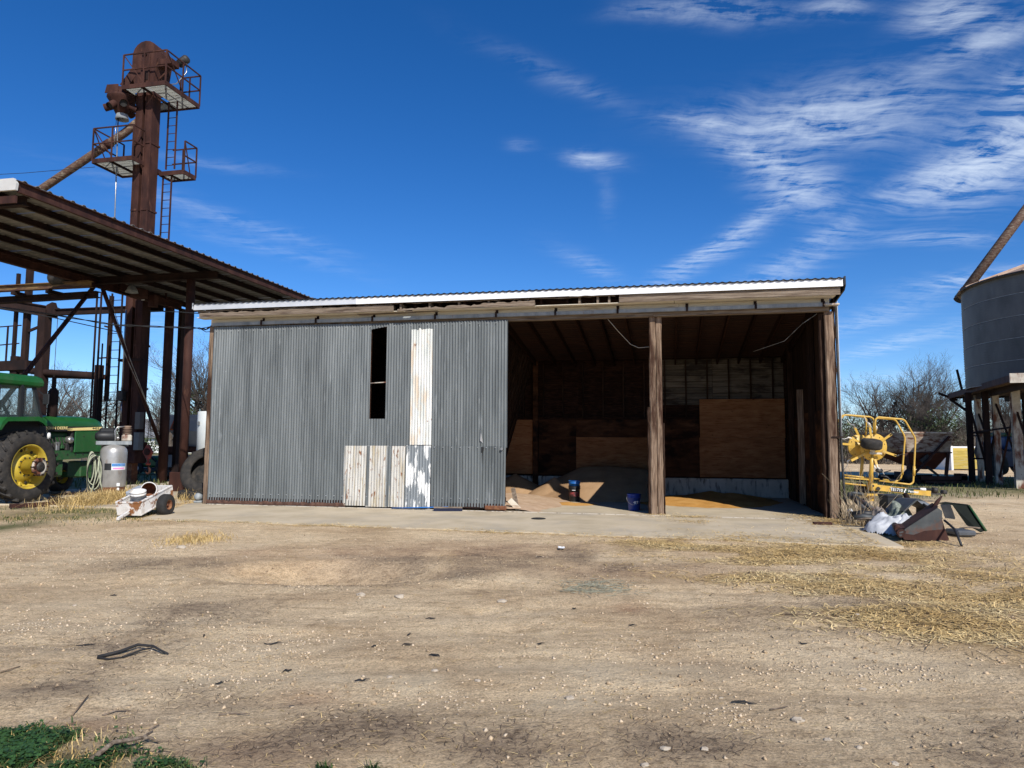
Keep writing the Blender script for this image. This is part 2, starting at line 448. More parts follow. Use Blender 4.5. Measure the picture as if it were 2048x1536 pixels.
def slab_in(x, y, m=0.0):
    a, b = shed_ab(x, y)
    left = -0.35 + np.maximum(0, -b - .3) * .42
    right = 14.75 - .1 * b * 0 - .25 * (b < -1.2)
    ff = slab_front(a)
    return np.minimum(np.minimum(a - left, right - a), np.minimum(b - ff, 5.9 - b)) - m
def gz(x, y):
    x = np.asarray(x, float); y = np.asarray(y, float)
    h = .05 * (fbm(x * .33 + 9, y * .33, 1) - .5) + .035 * (fbm(x * 1.7, y * 1.7, 2, 3) - .5) + .020 * (fbm(x * 7, y * 7, 3, 3) - .5)
    # tyre-churned hollow and shallow ruts
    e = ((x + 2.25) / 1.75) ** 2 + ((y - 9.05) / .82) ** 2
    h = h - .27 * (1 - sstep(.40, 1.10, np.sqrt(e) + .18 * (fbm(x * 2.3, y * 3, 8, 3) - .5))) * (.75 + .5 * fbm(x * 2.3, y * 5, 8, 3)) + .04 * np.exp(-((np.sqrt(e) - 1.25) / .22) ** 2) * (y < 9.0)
    for (y0, k, ph) in ((7.1, .06, 0.), (6.2, .05, 1.), (10.3, .03, 2.), (8.0, -.10, .5), (5.2, .09, 1.4), (4.5, .08, 1.5)):
        h = h - .026 * np.exp(-((y - y0 - k * x - .25 * np.sin(x * .4 + ph)) / .20) ** 2) * (.6 + .8 * fbm(x * 4, y * 4, 77, 2))
    flat = sstep(.0, .22, slab_in(x, y))
    near = 1 - sstep(60, 120, np.hypot(x, y))
    return h * (1 - flat) * near * (1 - .0 * flat) - .05 * flat
def px_blob(x, y, px, py, rx, ry):
    c = gp(px, py); ex = gp(px + rx, py); ey = gp(px, py - ry); en = gp(px, min(py + ry, 1900))
    sx = (ex - c).length; sy = ((ey - c).length + (en - c).length) / 2
    return np.exp(-(((x - c.x) / sx) ** 2 + ((y - c.y) / sy) ** 2))
GREEN_PX = [(30, 1505, 105, 30), (160, 1528, 95, 17), (310, 1540, 50, 8), (650, 1545, 14, 2), (10, 1055, 50, 14), (745, 1545, 10, 2)]
STRAW_PX = [(1700, 1120, 260, 34), (1900, 1180, 240, 46), (2040, 1260, 160, 50), (1480, 1095, 130, 16), (1730, 1060, 60, 26), (1560, 1160, 140, 26), (1330, 1088, 80, 8), (1370, 1040, 34, 6), (1800, 1240, 120, 30)]
DAMP_SHADE_PX = [(300, 1460, 90, 70), (300, 1270, 70, 60), (90, 1380, 100, 22), (480, 1420, 110, 30), (560, 1490, 160, 40), (760, 1450, 160, 34), (1150, 1465, 220, 34), (1000, 1500, 220, 30), (700, 1150, 150, 12), (650, 1166, 130, 7), (600, 1160, 90, 8), (1430, 1500, 200, 30), (1560, 1230, 150, 22),  # damp dirt, plus dark entries that paint shade inside the tyre-churned hollow
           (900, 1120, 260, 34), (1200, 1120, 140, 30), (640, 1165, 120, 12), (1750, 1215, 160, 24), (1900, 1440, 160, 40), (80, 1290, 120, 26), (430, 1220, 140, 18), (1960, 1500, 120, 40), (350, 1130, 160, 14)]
PALE_PX = [(830, 1360, 160, 34), (600, 1290, 200, 40), (150, 1240, 160, 34), (1800, 1330, 220, 40), (1130, 1400, 90, 24), (200, 1100, 220, 14), (1960, 1000, 120, 24), (450, 1345, 140, 30), (1250, 1330, 260, 40), (1500, 1440, 160, 30), (640, 1181, 170, 4), (520, 1150, 60, 8)]  # pale ground; the long thin entry paints the hollow's sunlit near rim
RED_PX = [(980, 1095, 260, 14), (640, 1110, 200, 14), (1230, 1140, 200, 16), (1265, 1213, 40, 10), (165, 1107, 50, 4), (620, 1395, 60, 20), (200, 1450, 120, 24), (520, 1500, 120, 22)]
def mask(x, y, L): 
    m = np.zeros_like(x)
    for q in L: m = m + px_blob(x, y, *q)
    return np.clip(m, 0, 1)
def make_ground():
    xs = np.r_[-1800, -900, -450, -240, -140, -90, -60, -42, -32, -25, -20, -17, np.arange(-15, -9, .11), np.arange(-9, 9, .05), np.arange(9, 15.05, .11), 17, 20, 25, 32, 42, 60, 90, 140, 240, 450, 900, 1800]
    ys = [-1200, -500, -200, -80, -30, -10, -3, 0, 1.2, 2.0, 2.5]
    while ys[-1] < 21: ys.append(ys[-1] * 1.0065)
    while ys[-1] < 3200: ys.append(ys[-1] * 1.14)
    ys = np.array(ys)
    X, Y = np.meshgrid(xs, ys)
    Z = gz(X, Y)
    n, m = X.shape
    V = np.c_[X.ravel(), Y.ravel(), Z.ravel()]
    i = np.arange(n * m).reshape(n, m)
    Fq = np.stack([i[:-1, :-1], i[:-1, 1:], i[1:, 1:], i[1:, :-1]], -1).reshape(-1, 4)
    me = bpy.data.meshes.new('ground')
    me.vertices.add(len(V)); me.vertices.foreach_set('co', V.ravel())
    me.loops.add(Fq.size); me.loops.foreach_set('vertex_index', Fq.ravel().astype(np.int32))
    me.polygons.add(len(Fq)); me.polygons.foreach_set('loop_start', np.arange(0, Fq.size, 4, dtype=np.int32)); me.polygons.foreach_set('loop_total', np.full(len(Fq), 4, np.int32))
    me.polygons.foreach_set('use_smooth', np.ones(len(Fq), bool))
    me.update(); me.validate()
    x, y = V[:, 0], V[:, 1]
    nz_ = fbm(x * 2.1, y * 2.1, 20, 4)
    br = np.clip((fbm(x * .8, y * 1.6, 31, 5) - .30) * 2.6, 0, 1)
    straw = np.clip(mask(x, y, STRAW_PX) * br * 1.5, 0, 1)
    damp_shade = np.clip(mask(x, y, DAMP_SHADE_PX) * np.clip((nz_ - .25) * 2.4, 0, 1), 0, 1)
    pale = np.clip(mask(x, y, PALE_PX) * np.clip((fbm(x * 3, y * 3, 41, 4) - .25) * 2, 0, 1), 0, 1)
    red = np.clip(mask(x, y, RED_PX) * nz_ * 1.3, 0, 1)
    a, b = shed_ab(x, y)
    far = sstep(19.5, 24, y + .25 * (fbm(x * .3, y * .3, 60) - .5) * 8)
    gl = far * (x < -7) + sstep(20.8, 22.6, y - .35 * (x - 14)) * (1 - sstep(31, 35, y)) * (x > 9) + sstep(75, 95, y)
    gl = gl + sstep(19.0, 15.2, y) * sstep(14.6, 15.6, y) * (x < -8.2) * .9 * nz_ * 1.6
    green = np.clip(mask(x, y, GREEN_PX) + gl * (.55 + .6 * fbm(x * .9, y * .9, 70)), 0, 1)
    for nm, arr in (('straw', straw), ('damp_shade', damp_shade), ('pale', pale), ('red', red), ('green', green)):
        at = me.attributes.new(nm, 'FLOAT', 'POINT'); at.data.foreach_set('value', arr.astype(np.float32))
    m_ = bpy.data.materials.new('dirt_yard'); m_.use_nodes = True
    nt = m_.node_tree; N, L = nt.nodes, nt.links; bs = N['Principled BSDF']
    tc = N.new('ShaderNodeTexCoord')
    def noise(sc, det=8, ro=.62, off=0, st=(1, 1, 1)):
        mp = N.new('ShaderNodeMapping'); mp.inputs['Location'].default_value = (off, off, 0); mp.inputs['Scale'].default_value = st; L.new(tc.outputs['Object'], mp.inputs[0])
        q = N.new('ShaderNodeTexNoise'); q.inputs['Scale'].default_value = sc; q.inputs['Detail'].default_value = det; q.inputs['Roughness'].default_value = ro
        L.new(mp.outputs[0], q.inputs['Vector']); return q.outputs['Fac']
    def ramp(src, stops):
        r = N.new('ShaderNodeValToRGB'); L.new(src, r.inputs[0]); el = r.color_ramp.elements
        while len(el) < len(stops): el.new(.5)
        for e, (p, c) in zip(el, stops): e.position = p; e.color = c
        return r.outputs[0]
    def mixc(f, A, B, fac=1.0, mode='MIX'):
        x_ = N.new('ShaderNodeMix'); x_.data_type = 'RGBA'; x_.blend_type = mode
        if isinstance(f, float): x_.inputs['Factor'].default_value = f
        else:
            if fac != 1.0:
                mm = N.new('ShaderNodeMath'); mm.operation = 'MULTIPLY'; mm.use_clamp = True; L.new(f, mm.inputs[0]); mm.inputs[1].default_value = fac; f = mm.outputs[0]
            L.new(f, x_.inputs['Factor'])
        for k, v in (('A', A), ('B', B)):
            if isinstance(v, tuple): x_.inputs[k].default_value = v
            else: L.new(v, x_.inputs[k])
        return x_.outputs['Result']
    def att(n_):
        a_ = N.new('ShaderNodeAttribute'); a_.attribute_name = n_; return a_.outputs['Fac']
    base = ramp(noise(.55, 9), [(.30, (.45, .315, .185, 1)), (.42, (.61, .45, .272, 1)), (.53, (.725, .555, .345, 1)), (.68, (.775, .615, .40, 1))])
    fine = ramp(noise(9, 8, .75, 4), [(.28, (.60, .57, .53, 1)), (.5, (1, 1, 1, 1)), (.74, (1.18, 1.18, 1.18, 1))])
    base = mixc(.85, base, fine, mode='MULTIPLY')
    grit = ramp(noise(60, 4, .7, 9), [(.34, (.50, .47, .43, 1)), (.5, (1, 1, 1, 1)), (.66, (1.35, 1.33, 1.3, 1))])
    base = mixc(.8, base, grit, mode='MULTIPLY')
    # fine tracks and scrapes running across the yard
    tr = ramp(noise(3.0, 6, .7, 17, (.35, 2.6, 1)), [(.36, (.74, .71, .68, 1)), (.5, (1, 1, 1, 1)), (.68, (1.12, 1.12, 1.1, 1))])
    base = mixc(.75, base, tr, mode='MULTIPLY')
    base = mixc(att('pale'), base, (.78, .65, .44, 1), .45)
    # pale gravel chips
    vo = N.new('ShaderNodeTexVoronoi'); vo.inputs['Scale'].default_value = 34; L.new(tc.outputs['Object'], vo.inputs['Vector'])
    chip = ramp(vo.outputs['Distance'], [(.10, (1, 1, 1, 1)), (.20, (0, 0, 0, 1))])
    sel = ramp(noise(6, 5, .6, 21), [(.52, (0, 0, 0, 1)), (.64, (1, 1, 1, 1))])
    base = mixc(mixc(1.0, chip, sel, mode='MULTIPLY'), base, (.60, .51, .375, 1), .6)
    base = mixc(att('red'), base, (.30, .125, .065, 1), .55)
    dmp_shade = ramp(noise(14, 7, .7, 33), [(.35, (.22, .16, .105, 1)), (.6, (.44, .325, .21, 1))])
    base = mixc(att('damp_shade'), base, dmp_shade, .85)
    stw = ramp(noise(26, 6, .7, 41, (1, 1.6, 1)), [(.35, (.32, .20, .085, 1)), (.52, (.54, .37, .165, 1)), (.66, (.70, .51, .25, 1))])
    base = mixc(att('straw'), base, stw, .85)
    grn = ramp(noise(5, 8, .7, 51), [(.30, (.045, .07, .022, 1)), (.48, (.10, .115, .04, 1)), (.62, (.20, .17, .08, 1)), (.75, (.30, .24, .13, 1))])
    base = mixc(att('green'), base, grn, .95)
    L.new(base, bs.inputs['Base Color']); bs.inputs['Roughness'].default_value = .95; bs.inputs['Specular IOR Level'].default_value = .12
    b1 = N.new('ShaderNodeBump'); b1.inputs['Strength'].default_value = 1.0; b1.inputs['Distance'].default_value = .045; L.new(noise(22, 9, .75, 3), b1.inputs['Height'])
    b2 = N.new('ShaderNodeBump'); b2.inputs['Strength'].default_value = .35; b2.inputs['Distance'].default_value = .02; L.new(chip, b2.inputs['Height']); L.new(b1.outputs[0], b2.inputs['Normal'])
    L.new(b2.outputs[0], bs.inputs['Normal'])
    me.materials.append(m_)
    o = bpy.data.objects.new('ground', me); col.objects.link(o)
    tag(o, 'tan dirt and gravel yard', None, None, 'structure')
make_ground()

def make_slab():
    mb = MB(SM)
    aa = np.linspace(-.35, 14.75, 150)
    nb = 26
    P = np.zeros((len(aa), nb, 3))
    for i, a in enumerate(aa):
        f = float(slab_front(np.array([a]))[0]) + .05 * (random.random() - .5)
        if a > 14.5: f = max(f, -3.9 + random.random() * .05)
        if a < 1.1: f = max(f, -.3 - (a + .35) / .42)
        for j in range(nb):
            b = f + (5.85 - f) * j / (nb - 1)
            P[i, j] = (a, b, .018 + .032 * min(1, (j / (nb - 1)) * 2.2))
    mb.grid(P, True)
    # front lip
    Q = np.stack([P[:, 0] + np.array([0, 0, -.12]), P[:, 0]], 1)
    mb.grid(Q, False)
    o = mb.build('concrete_apron', CONC, None, 'worn concrete floor and apron of the shed', None, None, 'structure')
    # expansion joint, a narrow raised bead of old sealer along the front posts
    j = MB(SM)
    for k in range(30):
        a0 = .3 + k * .48
        j.box(a0, a0 + .44, -.30 + .01 * random.random(), -.27, .035, .053)
    j.build('joint_strip', CONC_W, None, 'pale strip along the doorway edge of concrete floor', None, None, 'structure')
    # second pad in front of and under the canopy
    pd = MB(SM)
    pd.bbox(-6.9, -.75, -1.55, 8.5, -.1, .045, .02)
    pd.build('canopy_pad', CONC, None, 'concrete pad under the steel canopy', None, None, 'structure')
make_slab()
# ------------------------------------------------------------------ shed
def jag(n, amp, s): return [(random.random() - .5) * amp for _ in range(n)]
def corr_sheet(M, a0, a1, z0, z1, b, pitch=.068, amp=.0135, bottom=None, top=None, poly=None, skew=0.0, nper=6, rows=2):
    """corrugated sheet in a,z at depth b; bottom/top are functions of a"""
    n = max(4, int((a1 - a0) / pitch * nper))
    A = np.linspace(a0, a1, n + 1)
    P = np.zeros((n + 1, rows, 3))
    for i, a in enumerate(A):
        zb = z0 if bottom is None else bottom(a); zt = z1 if top is None else top(a)
        for j in range(rows):
            t = j / (rows - 1); z = zb + (zt - zb) * t
            P[i, j] = (a + skew * (z - z1), b + amp * math.cos(2 * math.pi * a / pitch) + .006 * math.sin(a * 1.9 + z * 1.3), z)
    return MB(M).grid(P, True)

CREAM_PAINT = mat('flaking_cream_paint', [(.40, .38, .33), (.52, .50, .45), (.60, .59, .54)], 2.5, .6, .05, .05, 60, (3, 3, .5), stain=(.42, .36, .25), st=.58, sscale=2.6, sstretch=(5, 5, .6), stain2=(.22, .10, .045), st2=.62, s2scale=5.5, s2stretch=(2.5, 2.5, .9), rnd=.05)
WHITE_PEEL = mat('peeling_white_paint', [(.70, .69, .65), (.76, .76, .73)], 2, .6, 0.0, .05, 50, (3, 3, .6), stain=(.20, .22, .23), st=.52, sscale=2.2, sstretch=(3, 3, .7), ssoft=.012, rnd=.02)
WHITE_OLD = mat('chalky_white_paint', [(.46, .49, .46), (.60, .61, .57), (.70, .69, .65)], 2, .6, 0.0, .05, 50, (3, 3, .7), stain=(.58, .49, .38), st=.58, sscale=2.5, stain2=(.22, .11, .06), st2=.69, s2scale=8, rnd=.02)

shed = thing('open_front_shed', 'long grey corrugated metal farm shed with two open bays at its right', 'shed', SM)
def spart(name, m, fn, parent=None, **k):
    mb = MB(SM); fn(mb); return mb.build(name, m, parent or shed, **k)

DEPTH = 5.55
def roof_z(b): return 4.90 - (b + .45) * .135       # underside of the metal sheet
# --- walls
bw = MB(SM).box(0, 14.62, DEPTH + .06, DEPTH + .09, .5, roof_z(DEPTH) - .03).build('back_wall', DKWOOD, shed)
spart('concrete_curb', CONC_W, lambda m: m.bbox(.1, 14.5, DEPTH - .02, DEPTH + .16, .04, .56, .015))
# studs of the back wall
for k in range(25):
    a = .35 + k * .6
    if a < 6.2 or a > 14.4: continue
    spart('stud', DKWOODV, lambda m: m.box(a - .02, a + .02, DEPTH - .06, DEPTH + .03, .56, roof_z(DEPTH) - .12))
spart('corner_post', PLY_DK, lambda m: m.bbox(7.25, 7.41, DEPTH - .17, DEPTH - .06, .3, 4.02, .01))
spart('wall_plate', DKWOOD, lambda m: m.box(6, 14.5, DEPTH - .08, DEPTH + .03, 4.0, 4.06))
spart('wall_rail', DKWOOD, lambda m: m.box(6, 12.0, DEPTH - .075, DEPTH + .02, 2.25, 2.31))
# boards behind the studs
GREYB = mat('pale_grey_boards', [(.06, .05, .038), (.105, .088, .068), (.15, .128, .10)], 4, .9, 0, .2, 20, (.5, 6, 6), rnd=.3, stain=(.03, .022, .018), st=.58, sscale=1.2, sstretch=(1, 1, 3))
for r_ in range(20):
    z = .6 + r_ * .172
    if z > roof_z(DEPTH) - .2: break
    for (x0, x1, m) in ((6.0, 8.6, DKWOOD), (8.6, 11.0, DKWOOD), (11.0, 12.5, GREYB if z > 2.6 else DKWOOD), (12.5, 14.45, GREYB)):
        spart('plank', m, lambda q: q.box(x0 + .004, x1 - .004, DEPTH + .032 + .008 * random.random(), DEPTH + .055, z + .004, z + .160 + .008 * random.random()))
# plywood sheets
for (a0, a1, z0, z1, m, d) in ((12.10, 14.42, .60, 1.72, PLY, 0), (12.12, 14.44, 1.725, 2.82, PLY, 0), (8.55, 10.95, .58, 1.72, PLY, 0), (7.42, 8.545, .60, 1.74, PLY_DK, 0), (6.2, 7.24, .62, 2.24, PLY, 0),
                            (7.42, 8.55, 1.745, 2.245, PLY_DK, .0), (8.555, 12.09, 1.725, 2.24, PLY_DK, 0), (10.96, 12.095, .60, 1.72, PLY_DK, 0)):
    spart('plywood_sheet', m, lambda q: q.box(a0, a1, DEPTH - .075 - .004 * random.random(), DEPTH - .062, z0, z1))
# right wall, boards seen from inside
for k in range(30):
    b = .2 + k * .18
    spart('wall_board', DKWOODV, lambda q: q.box(14.52, 14.55 + .006 * random.random(), b, b + .172, .1, roof_z(b) - .12))
spart('wall_sheathing', GALV_OLD, lambda q: q.box(14.60, 14.63, .1, DEPTH + .1, .05, roof_z(DEPTH) - .1))
for b in (1.4, 2.9, 4.3):
    spart('wall_stud', WOODV if b == 2.9 else DKWOODV, lambda q: q.box(14.36, 14.50, b, b + .1, .1, 2.9 if b == 2.9 else roof_z(b) - .1))
spart('plywood_sheet', PLY_DK, lambda q: q.box(14.485, 14.50, 3.05, 5.45, .06, 2.25))
spart('plywood_sheet', PLY_DK, lambda q: q.box(14.485, 14.50, .35, 2.75, .06, 2.3))
# left wall and front framing behind the door
spart('left_wall', GALV_OLD, lambda q: q.box(.02, .05, .1, DEPTH + .1, .05, roof_z(DEPTH) - .1))
# leaning partition of vertical boards
for k in range(16):
    b = .35 + k * .32
    top = Vector((7.12 + .012 * k, b, roof_z(b) - .14)); bot = Vector((6.35 - .02 * k + .25 * k / 16, b - .1, .5 if k < 15 else .4))
    q = MB(SM).bar(bot, top, .29, .03, (0, 1, 0)) if False else MB(SM)
    q.add([top + Vector((0, -.15, 0)), top + Vector((0, .15, 0)), bot + Vector((0, .15, 0)), bot + Vector((0, -.15, 0)),
           top + Vector((-.025, -.15, 0)), top + Vector((-.025, .15, 0)), bot + Vector((-.025, .15, 0)), bot + Vector((-.025, -.15, 0))],
          [(0, 1, 2, 3), (7, 6, 5, 4), (0, 4, 5, 1), (2, 6, 7, 3), (1, 5, 6, 2), (0, 3, 7, 4)])
    q.build('partition_board', DKWOODV, shed)
# --- roof
for k in range(25):
    a = .25 + k * .59
    spart('rafter', DKWOOD, lambda m: m.bar((a, -.36, roof_z(-.36) - .16), (a, DEPTH + .1, roof_z(DEPTH + .1) - .16), .045, .17))
def deck(m):
    for k in range(34):
        b0 = -.38 + k * .178
        if b0 > DEPTH - .02: break
        m.add([(x, b, roof_z(b) - d) for d in (.075, .055) for b in (b0, b0 + .150 + .014 * random.random()) for x in (.06, 14.56)],
              [(0, 2, 3, 1), (4, 5, 7, 6), (0, 1, 5, 4), (2, 6, 7, 3), (0, 4, 6, 2), (1, 3, 7, 5)])
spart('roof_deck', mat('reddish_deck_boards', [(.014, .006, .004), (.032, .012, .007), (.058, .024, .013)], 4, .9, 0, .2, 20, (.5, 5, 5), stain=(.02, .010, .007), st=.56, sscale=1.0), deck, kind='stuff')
def rib_profile(a, pitch=.152, h=.020):
    t = (a / pitch) % 1.0
    return h * max(0.0, 1 - abs(t - .5) / .30) ** .6 if abs(t - .5) < .30 else 0.0
ROOFM = mat('dark_roof_metal', [(.022, .023, .025), (.04, .042, .044)], 2, .45, .4, .05, 60, rnd=.1)
W = 14.92 / 16
for k in range(16):
    a0 = -.16 + k * W
    n = 48
    A = np.linspace(a0, a0 + W - .004, n + 1)
    P = np.zeros((n + 1, 2, 3))
    for i, a in enumerate(A):
        for j, b in enumerate((-.545, DEPTH + .3)):
            P[i, j] = (a, b, roof_z(b) + .012 + rib_profile(a) + (.0006 if k % 2 else 0))
    mb = MB(SM).grid(P, False)
    E_ = np.stack([P[:, 0], P[:, 0] - np.array([0, 0, .014])], 1); mb.grid(E_, False)
    mb.build('roof_sheet', ROOFM, shed)
spart('rake_trim', ROOFM, lambda m: m.prism([(-.535, roof_z(-.52) + .05), (-.535, roof_z(-.52) - .13), (-.42, roof_z(-.5) - .22), (DEPTH + .3, roof_z(DEPTH) - .13), (DEPTH + .3, roof_z(DEPTH) + .05)], 14.765, 14.795,
                                            Matrix(((0, 1, 0, 0), (1, 0, 0, 0), (0, 0, 1, 0), (0, 0, 0, 1)))))
spart('rake_trim', GALV_BR, lambda m: m.prism([(-.50, roof_z(-.5) + .04), (-.50, roof_z(-.52) - .11), (DEPTH + .3, roof_z(DEPTH) - .12), (DEPTH + .3, roof_z(DEPTH) + .04)], -.19, -.165,
                                             Matrix(((0, 1, 0, 0), (1, 0, 0, 0), (0, 0, 1, 0), (0, 0, 0, 1)))))
# white metal fascia strip with a scalloped top edge, three lengths
zt = roof_z(-.50)
for (a0, a1, dz, m) in ((-.14, 4.15, .012, GALV_BR), (4.15, 9.15, .0, TRIMW), (9.15, 14.745, -.012, TRIMW)):
    n = int((a1 - a0) / .019)
    A = np.linspace(a0, a1 + (.03 if a1 < 14 else 0), n + 1)
    off = -.508 - (.004 if a0 == 4.15 else 0)
    P = np.zeros((n + 1, 3, 3))
    for i, a in enumerate(A):
        dent = .012 * math.exp(-((a - 9.5) / .25) ** 2) * math.sin(a * 18)
        P[i, 2] = (a, off, zt - .006 + .8 * rib_profile(a) + .003); P[i, 1] = (a, off - dent * .8, zt - .07 + dent); P[i, 0] = (a, off - .006, zt - .142 + dz * .4 + dent * .5)
    mb = MB(SM).grid(P, False)
    mb.grid(np.stack([P[:, 0], P[:, 0] + np.array([0, .03, 0])], 1), False)
    mb.build('fascia_trim', m, shed)
# wooden fascia: rotten boards left, missing stretch, sound board right
def board(name, m, a0, a1, b0, b1, zb0, zt0, zb1, zt1, rot_top=0.0, rot_bot=0.0, jend=0.0, seed=0):
    n = max(6, int((a1 - a0) / .07)); rr = random.Random(seed)
    V = []; A = np.linspace(a0, a1, n + 1); wt = wb = 0.0
    P = np.zeros((n + 1, 4, 3))
    for i, a in enumerate(A):
        t = i / n
        wt = .7 * wt + rr.uniform(-1, 1) * rot_top; wb = .7 * wb + rr.uniform(-1, 1) * rot_bot
        zb = zb0 + (zb1 - zb0) * t + wb * .5; ztp = zt0 + (zt1 - zt0) * t - abs(wt)
        e = rr.uniform(0, jend) if i in (0, n) else 0
        a_ = a + (e if i == 0 else -e)
        P[i] = ((a_, b0, zb), (a_, b0, max(ztp, zb + .012)), (a_, b1, max(ztp, zb + .012)), (a_, b1, zb))
    mb = MB(SM)
    mb.grid(np.concatenate([P, P[:, :1]], 1), False)
    mb.add(P[0].tolist(), [(0, 1, 2, 3)]); mb.add(P[n].tolist(), [(3, 2, 1, 0)])
    return mb.build(name, m, shed)
zf = zt - .146
board('fascia_board', WOOD, 10.24, 14.70, -.46, -.42, 4.595, zf, 4.60, zf, .003, .002, .0, 1)
board('fascia_board', WOOD, -.02, 5.1, -.455, -.42, 4.60, 4.705, 4.585, 4.745, .018, .006, .08, 2)
board('fascia_board', WOOD, 5.1, 8.46, -.457, -.42, 4.585, 4.63, 4.60, 4.74, .03, .012, .15, 3)
board('fascia_board', WOOD, -.1, 3.3, -.45, -.425, 4.72, zf, 4.74, zf, .012, .02, .1, 4)
board('fascia_board', WOOD, 3.3, 10.22, -.452, -.425, 4.765, zf, 4.735, zf, .01, .02, .1, 5)
for a in (.5, 1.1, 4.95, 5.2, 5.9, 6.6, 7.3, 8.2, 9.35, 9.75, 10.0, 2.0, 2.8):
    spart('lookout_block', WOOD, lambda q: q.box(a, a + .045, -.42, -.1, 4.60, 4.75))
for (a0, a1, d) in ((-.1, 3.2, .0), (3.21, 5.3, .012), (5.5, 8.4, .004), (8.41, 11.4, .0), (11.41, 14.62, .003)):
    spart('soffit_panel', CREAMW, lambda q: q.box(a0, a1, -.418, -.13, 4.588 - d, 4.602 - d))
spart('soffit_panel', WOOD, lambda q: q.bar((4.1, -.25, 4.565), (6.5, -.28, 4.60), .12, .02))
# header board, door track, lower beam
for (a0, a1) in ((.1, 4.3), (4.305, 7.9), (7.905, 11.5), (11.505, 14.55)):
    spart('header_board', CREAMW, lambda q: q.box(a0, a1, -.13, -.09, 4.44, 4.585))
for (a0, a1) in ((.2, 5.6), (5.603, 9.6), (9.603, 14.5)):
    def trk(q):
        q.box(a0, a1, -.235, -.225, 4.415, 4.485); q.box(a0, a1, -.225, -.13, 4.475, 4.485); q.box(a0, a1, -.225, -.20, 4.405, 4.415)
    spart('door_track', GALV_OLD, trk)
for a in (1.55, 3.0, 4.45, 6.0, 7.45, 8.81, 10.19, 11.67, 13.08, 14.42):
    def brk(q):
        q.box(a - .022, a + .022, -.245, -.13, 4.50, 4.515); q.box(a - .022, a + .022, -.252, -.237, 4.39, 4.52); q.box(a - .03, a + .03, -.14, -.131, 4.46, 4.58)
    spart('track_bracket', RUST_DK, brk)
spart('track_end_bracket', RUST_PALE, lambda q: q.bbox(14.42, 14.72, -.27, -.12, 4.42, 4.46, .008))
for (a0, a1) in ((.15, 6.3), (6.305, 10.95), (10.955, 14.55)):
    spart('header_beam', WOOD, lambda q: q.box(a0, a1, -.12, .05, 4.325 + .004 * random.random(), 4.436))
# --- posts
def post(name, m, a0, a1, b0, b1, z0, z1, wob=.012, seed=0, n=24):
    rr = random.Random(seed); P = np.zeros((n + 1, 9, 3)); c = .02
    for i in range(n + 1):
        t = i / n; z = z0 + (z1 - z0) * t
        d = [rr.uniform(-1, 1) * wob * .5 for _ in range(4)]
        x0, x1, y0, y1 = a0 + d[0], a1 + d[1], b0 + d[2], b1 + d[3]
        P[i] = ((x0 + c, y0, z), (x1 - c, y0, z), (x1, y0 + c, z), (x1, y1 - c, z), (x1 - c, y1, z), (x0 + c, y1, z), (x0, y1 - c, z), (x0, y0 + c, z), (x0 + c, y0, z))
    mb = MB(SM).grid(P, False)
    return mb.build(name, m, shed)
post('post', WOODV, 10.855, 10.99, -.06, .09, .03, 4.325, .012, 1)
post('post', WOODV, 10.995, 11.125, -.03, .10, .03, 4.325, .010, 2)
post('post_board', DKWOODV, 10.80, 10.852, -.05, .12, .04, 2.35, .02, 3)
# low partition of horizontal boards between the two bays, edge-on behind the centre post
for r_ in range(12):
    z = .06 + r_ * .19
    spart('partition_plank', DKWOODV if r_ % 3 else PLY_DK, lambda q: q.box(10.93, 10.965, .12, DEPTH - .1, z, z + (.184 if r_ not in (3, 5, 7) else .165)))
for b in (1.9, 3.7):
    spart('partition_stud', DKWOODV, lambda q: q.box(10.97, 11.06, b, b + .09, .05, 2.36))
post('post_board', DKWOODV, 11.128, 11.16, -.02, .10, .04, 2.0, .012, 8)
post('post', WOODV, 14.46, 14.63, -.08, .10, .0, 4.325, .012, 4)
post('post_board', DKWOODV, 14.36, 14.455, .02, .16, .03, 4.3, .014, 5)
post('post_board', DKWOODV, 14.632, 14.67, -.04, .12, .03, 4.6, .014, 6)
post('post', WOODV, .03, .17, -.10, .08, .03, 4.42, .008, 7)
spart('hinge_strap', RUST_DK, lambda q: q.box(14.52, 14.74, -.10, -.085, 1.70, 1.725))
spart('drain_pipe', DARKM, lambda q: q.tube([(14.70, .0, 4.5), (14.705, -.01, 2.0), (14.73, -.06, .45), (14.83, -.16, .12)], .026, 10))
spart('wall_edge_strip', GALV_BR, lambda q: q.box(14.735, 14.745, .02, .05, .5, 4.55))
spart('pipe_shoe', WHITE, lambda q: q.bar((14.80, -.13, .26), (14.85, -.20, .05), .09, .05))
spart('hanging_cable', STEEL, lambda q: q.tube([(9.95, .1, 4.33), (10.15, .35, 4.1), (10.42, .6, 3.82), (10.60, .65, 3.74), (10.90, .5, 3.74)], .009, 5))
spart('hanging_cable', mat('grey_cable', [(.05, .05, .045)], 4, .6), lambda q: q.tube([(14.35, .1, 4.31), (14.1, .4, 4.15), (13.8, .9, 3.85), (13.2, 1.5, 3.7)], .006, 5))
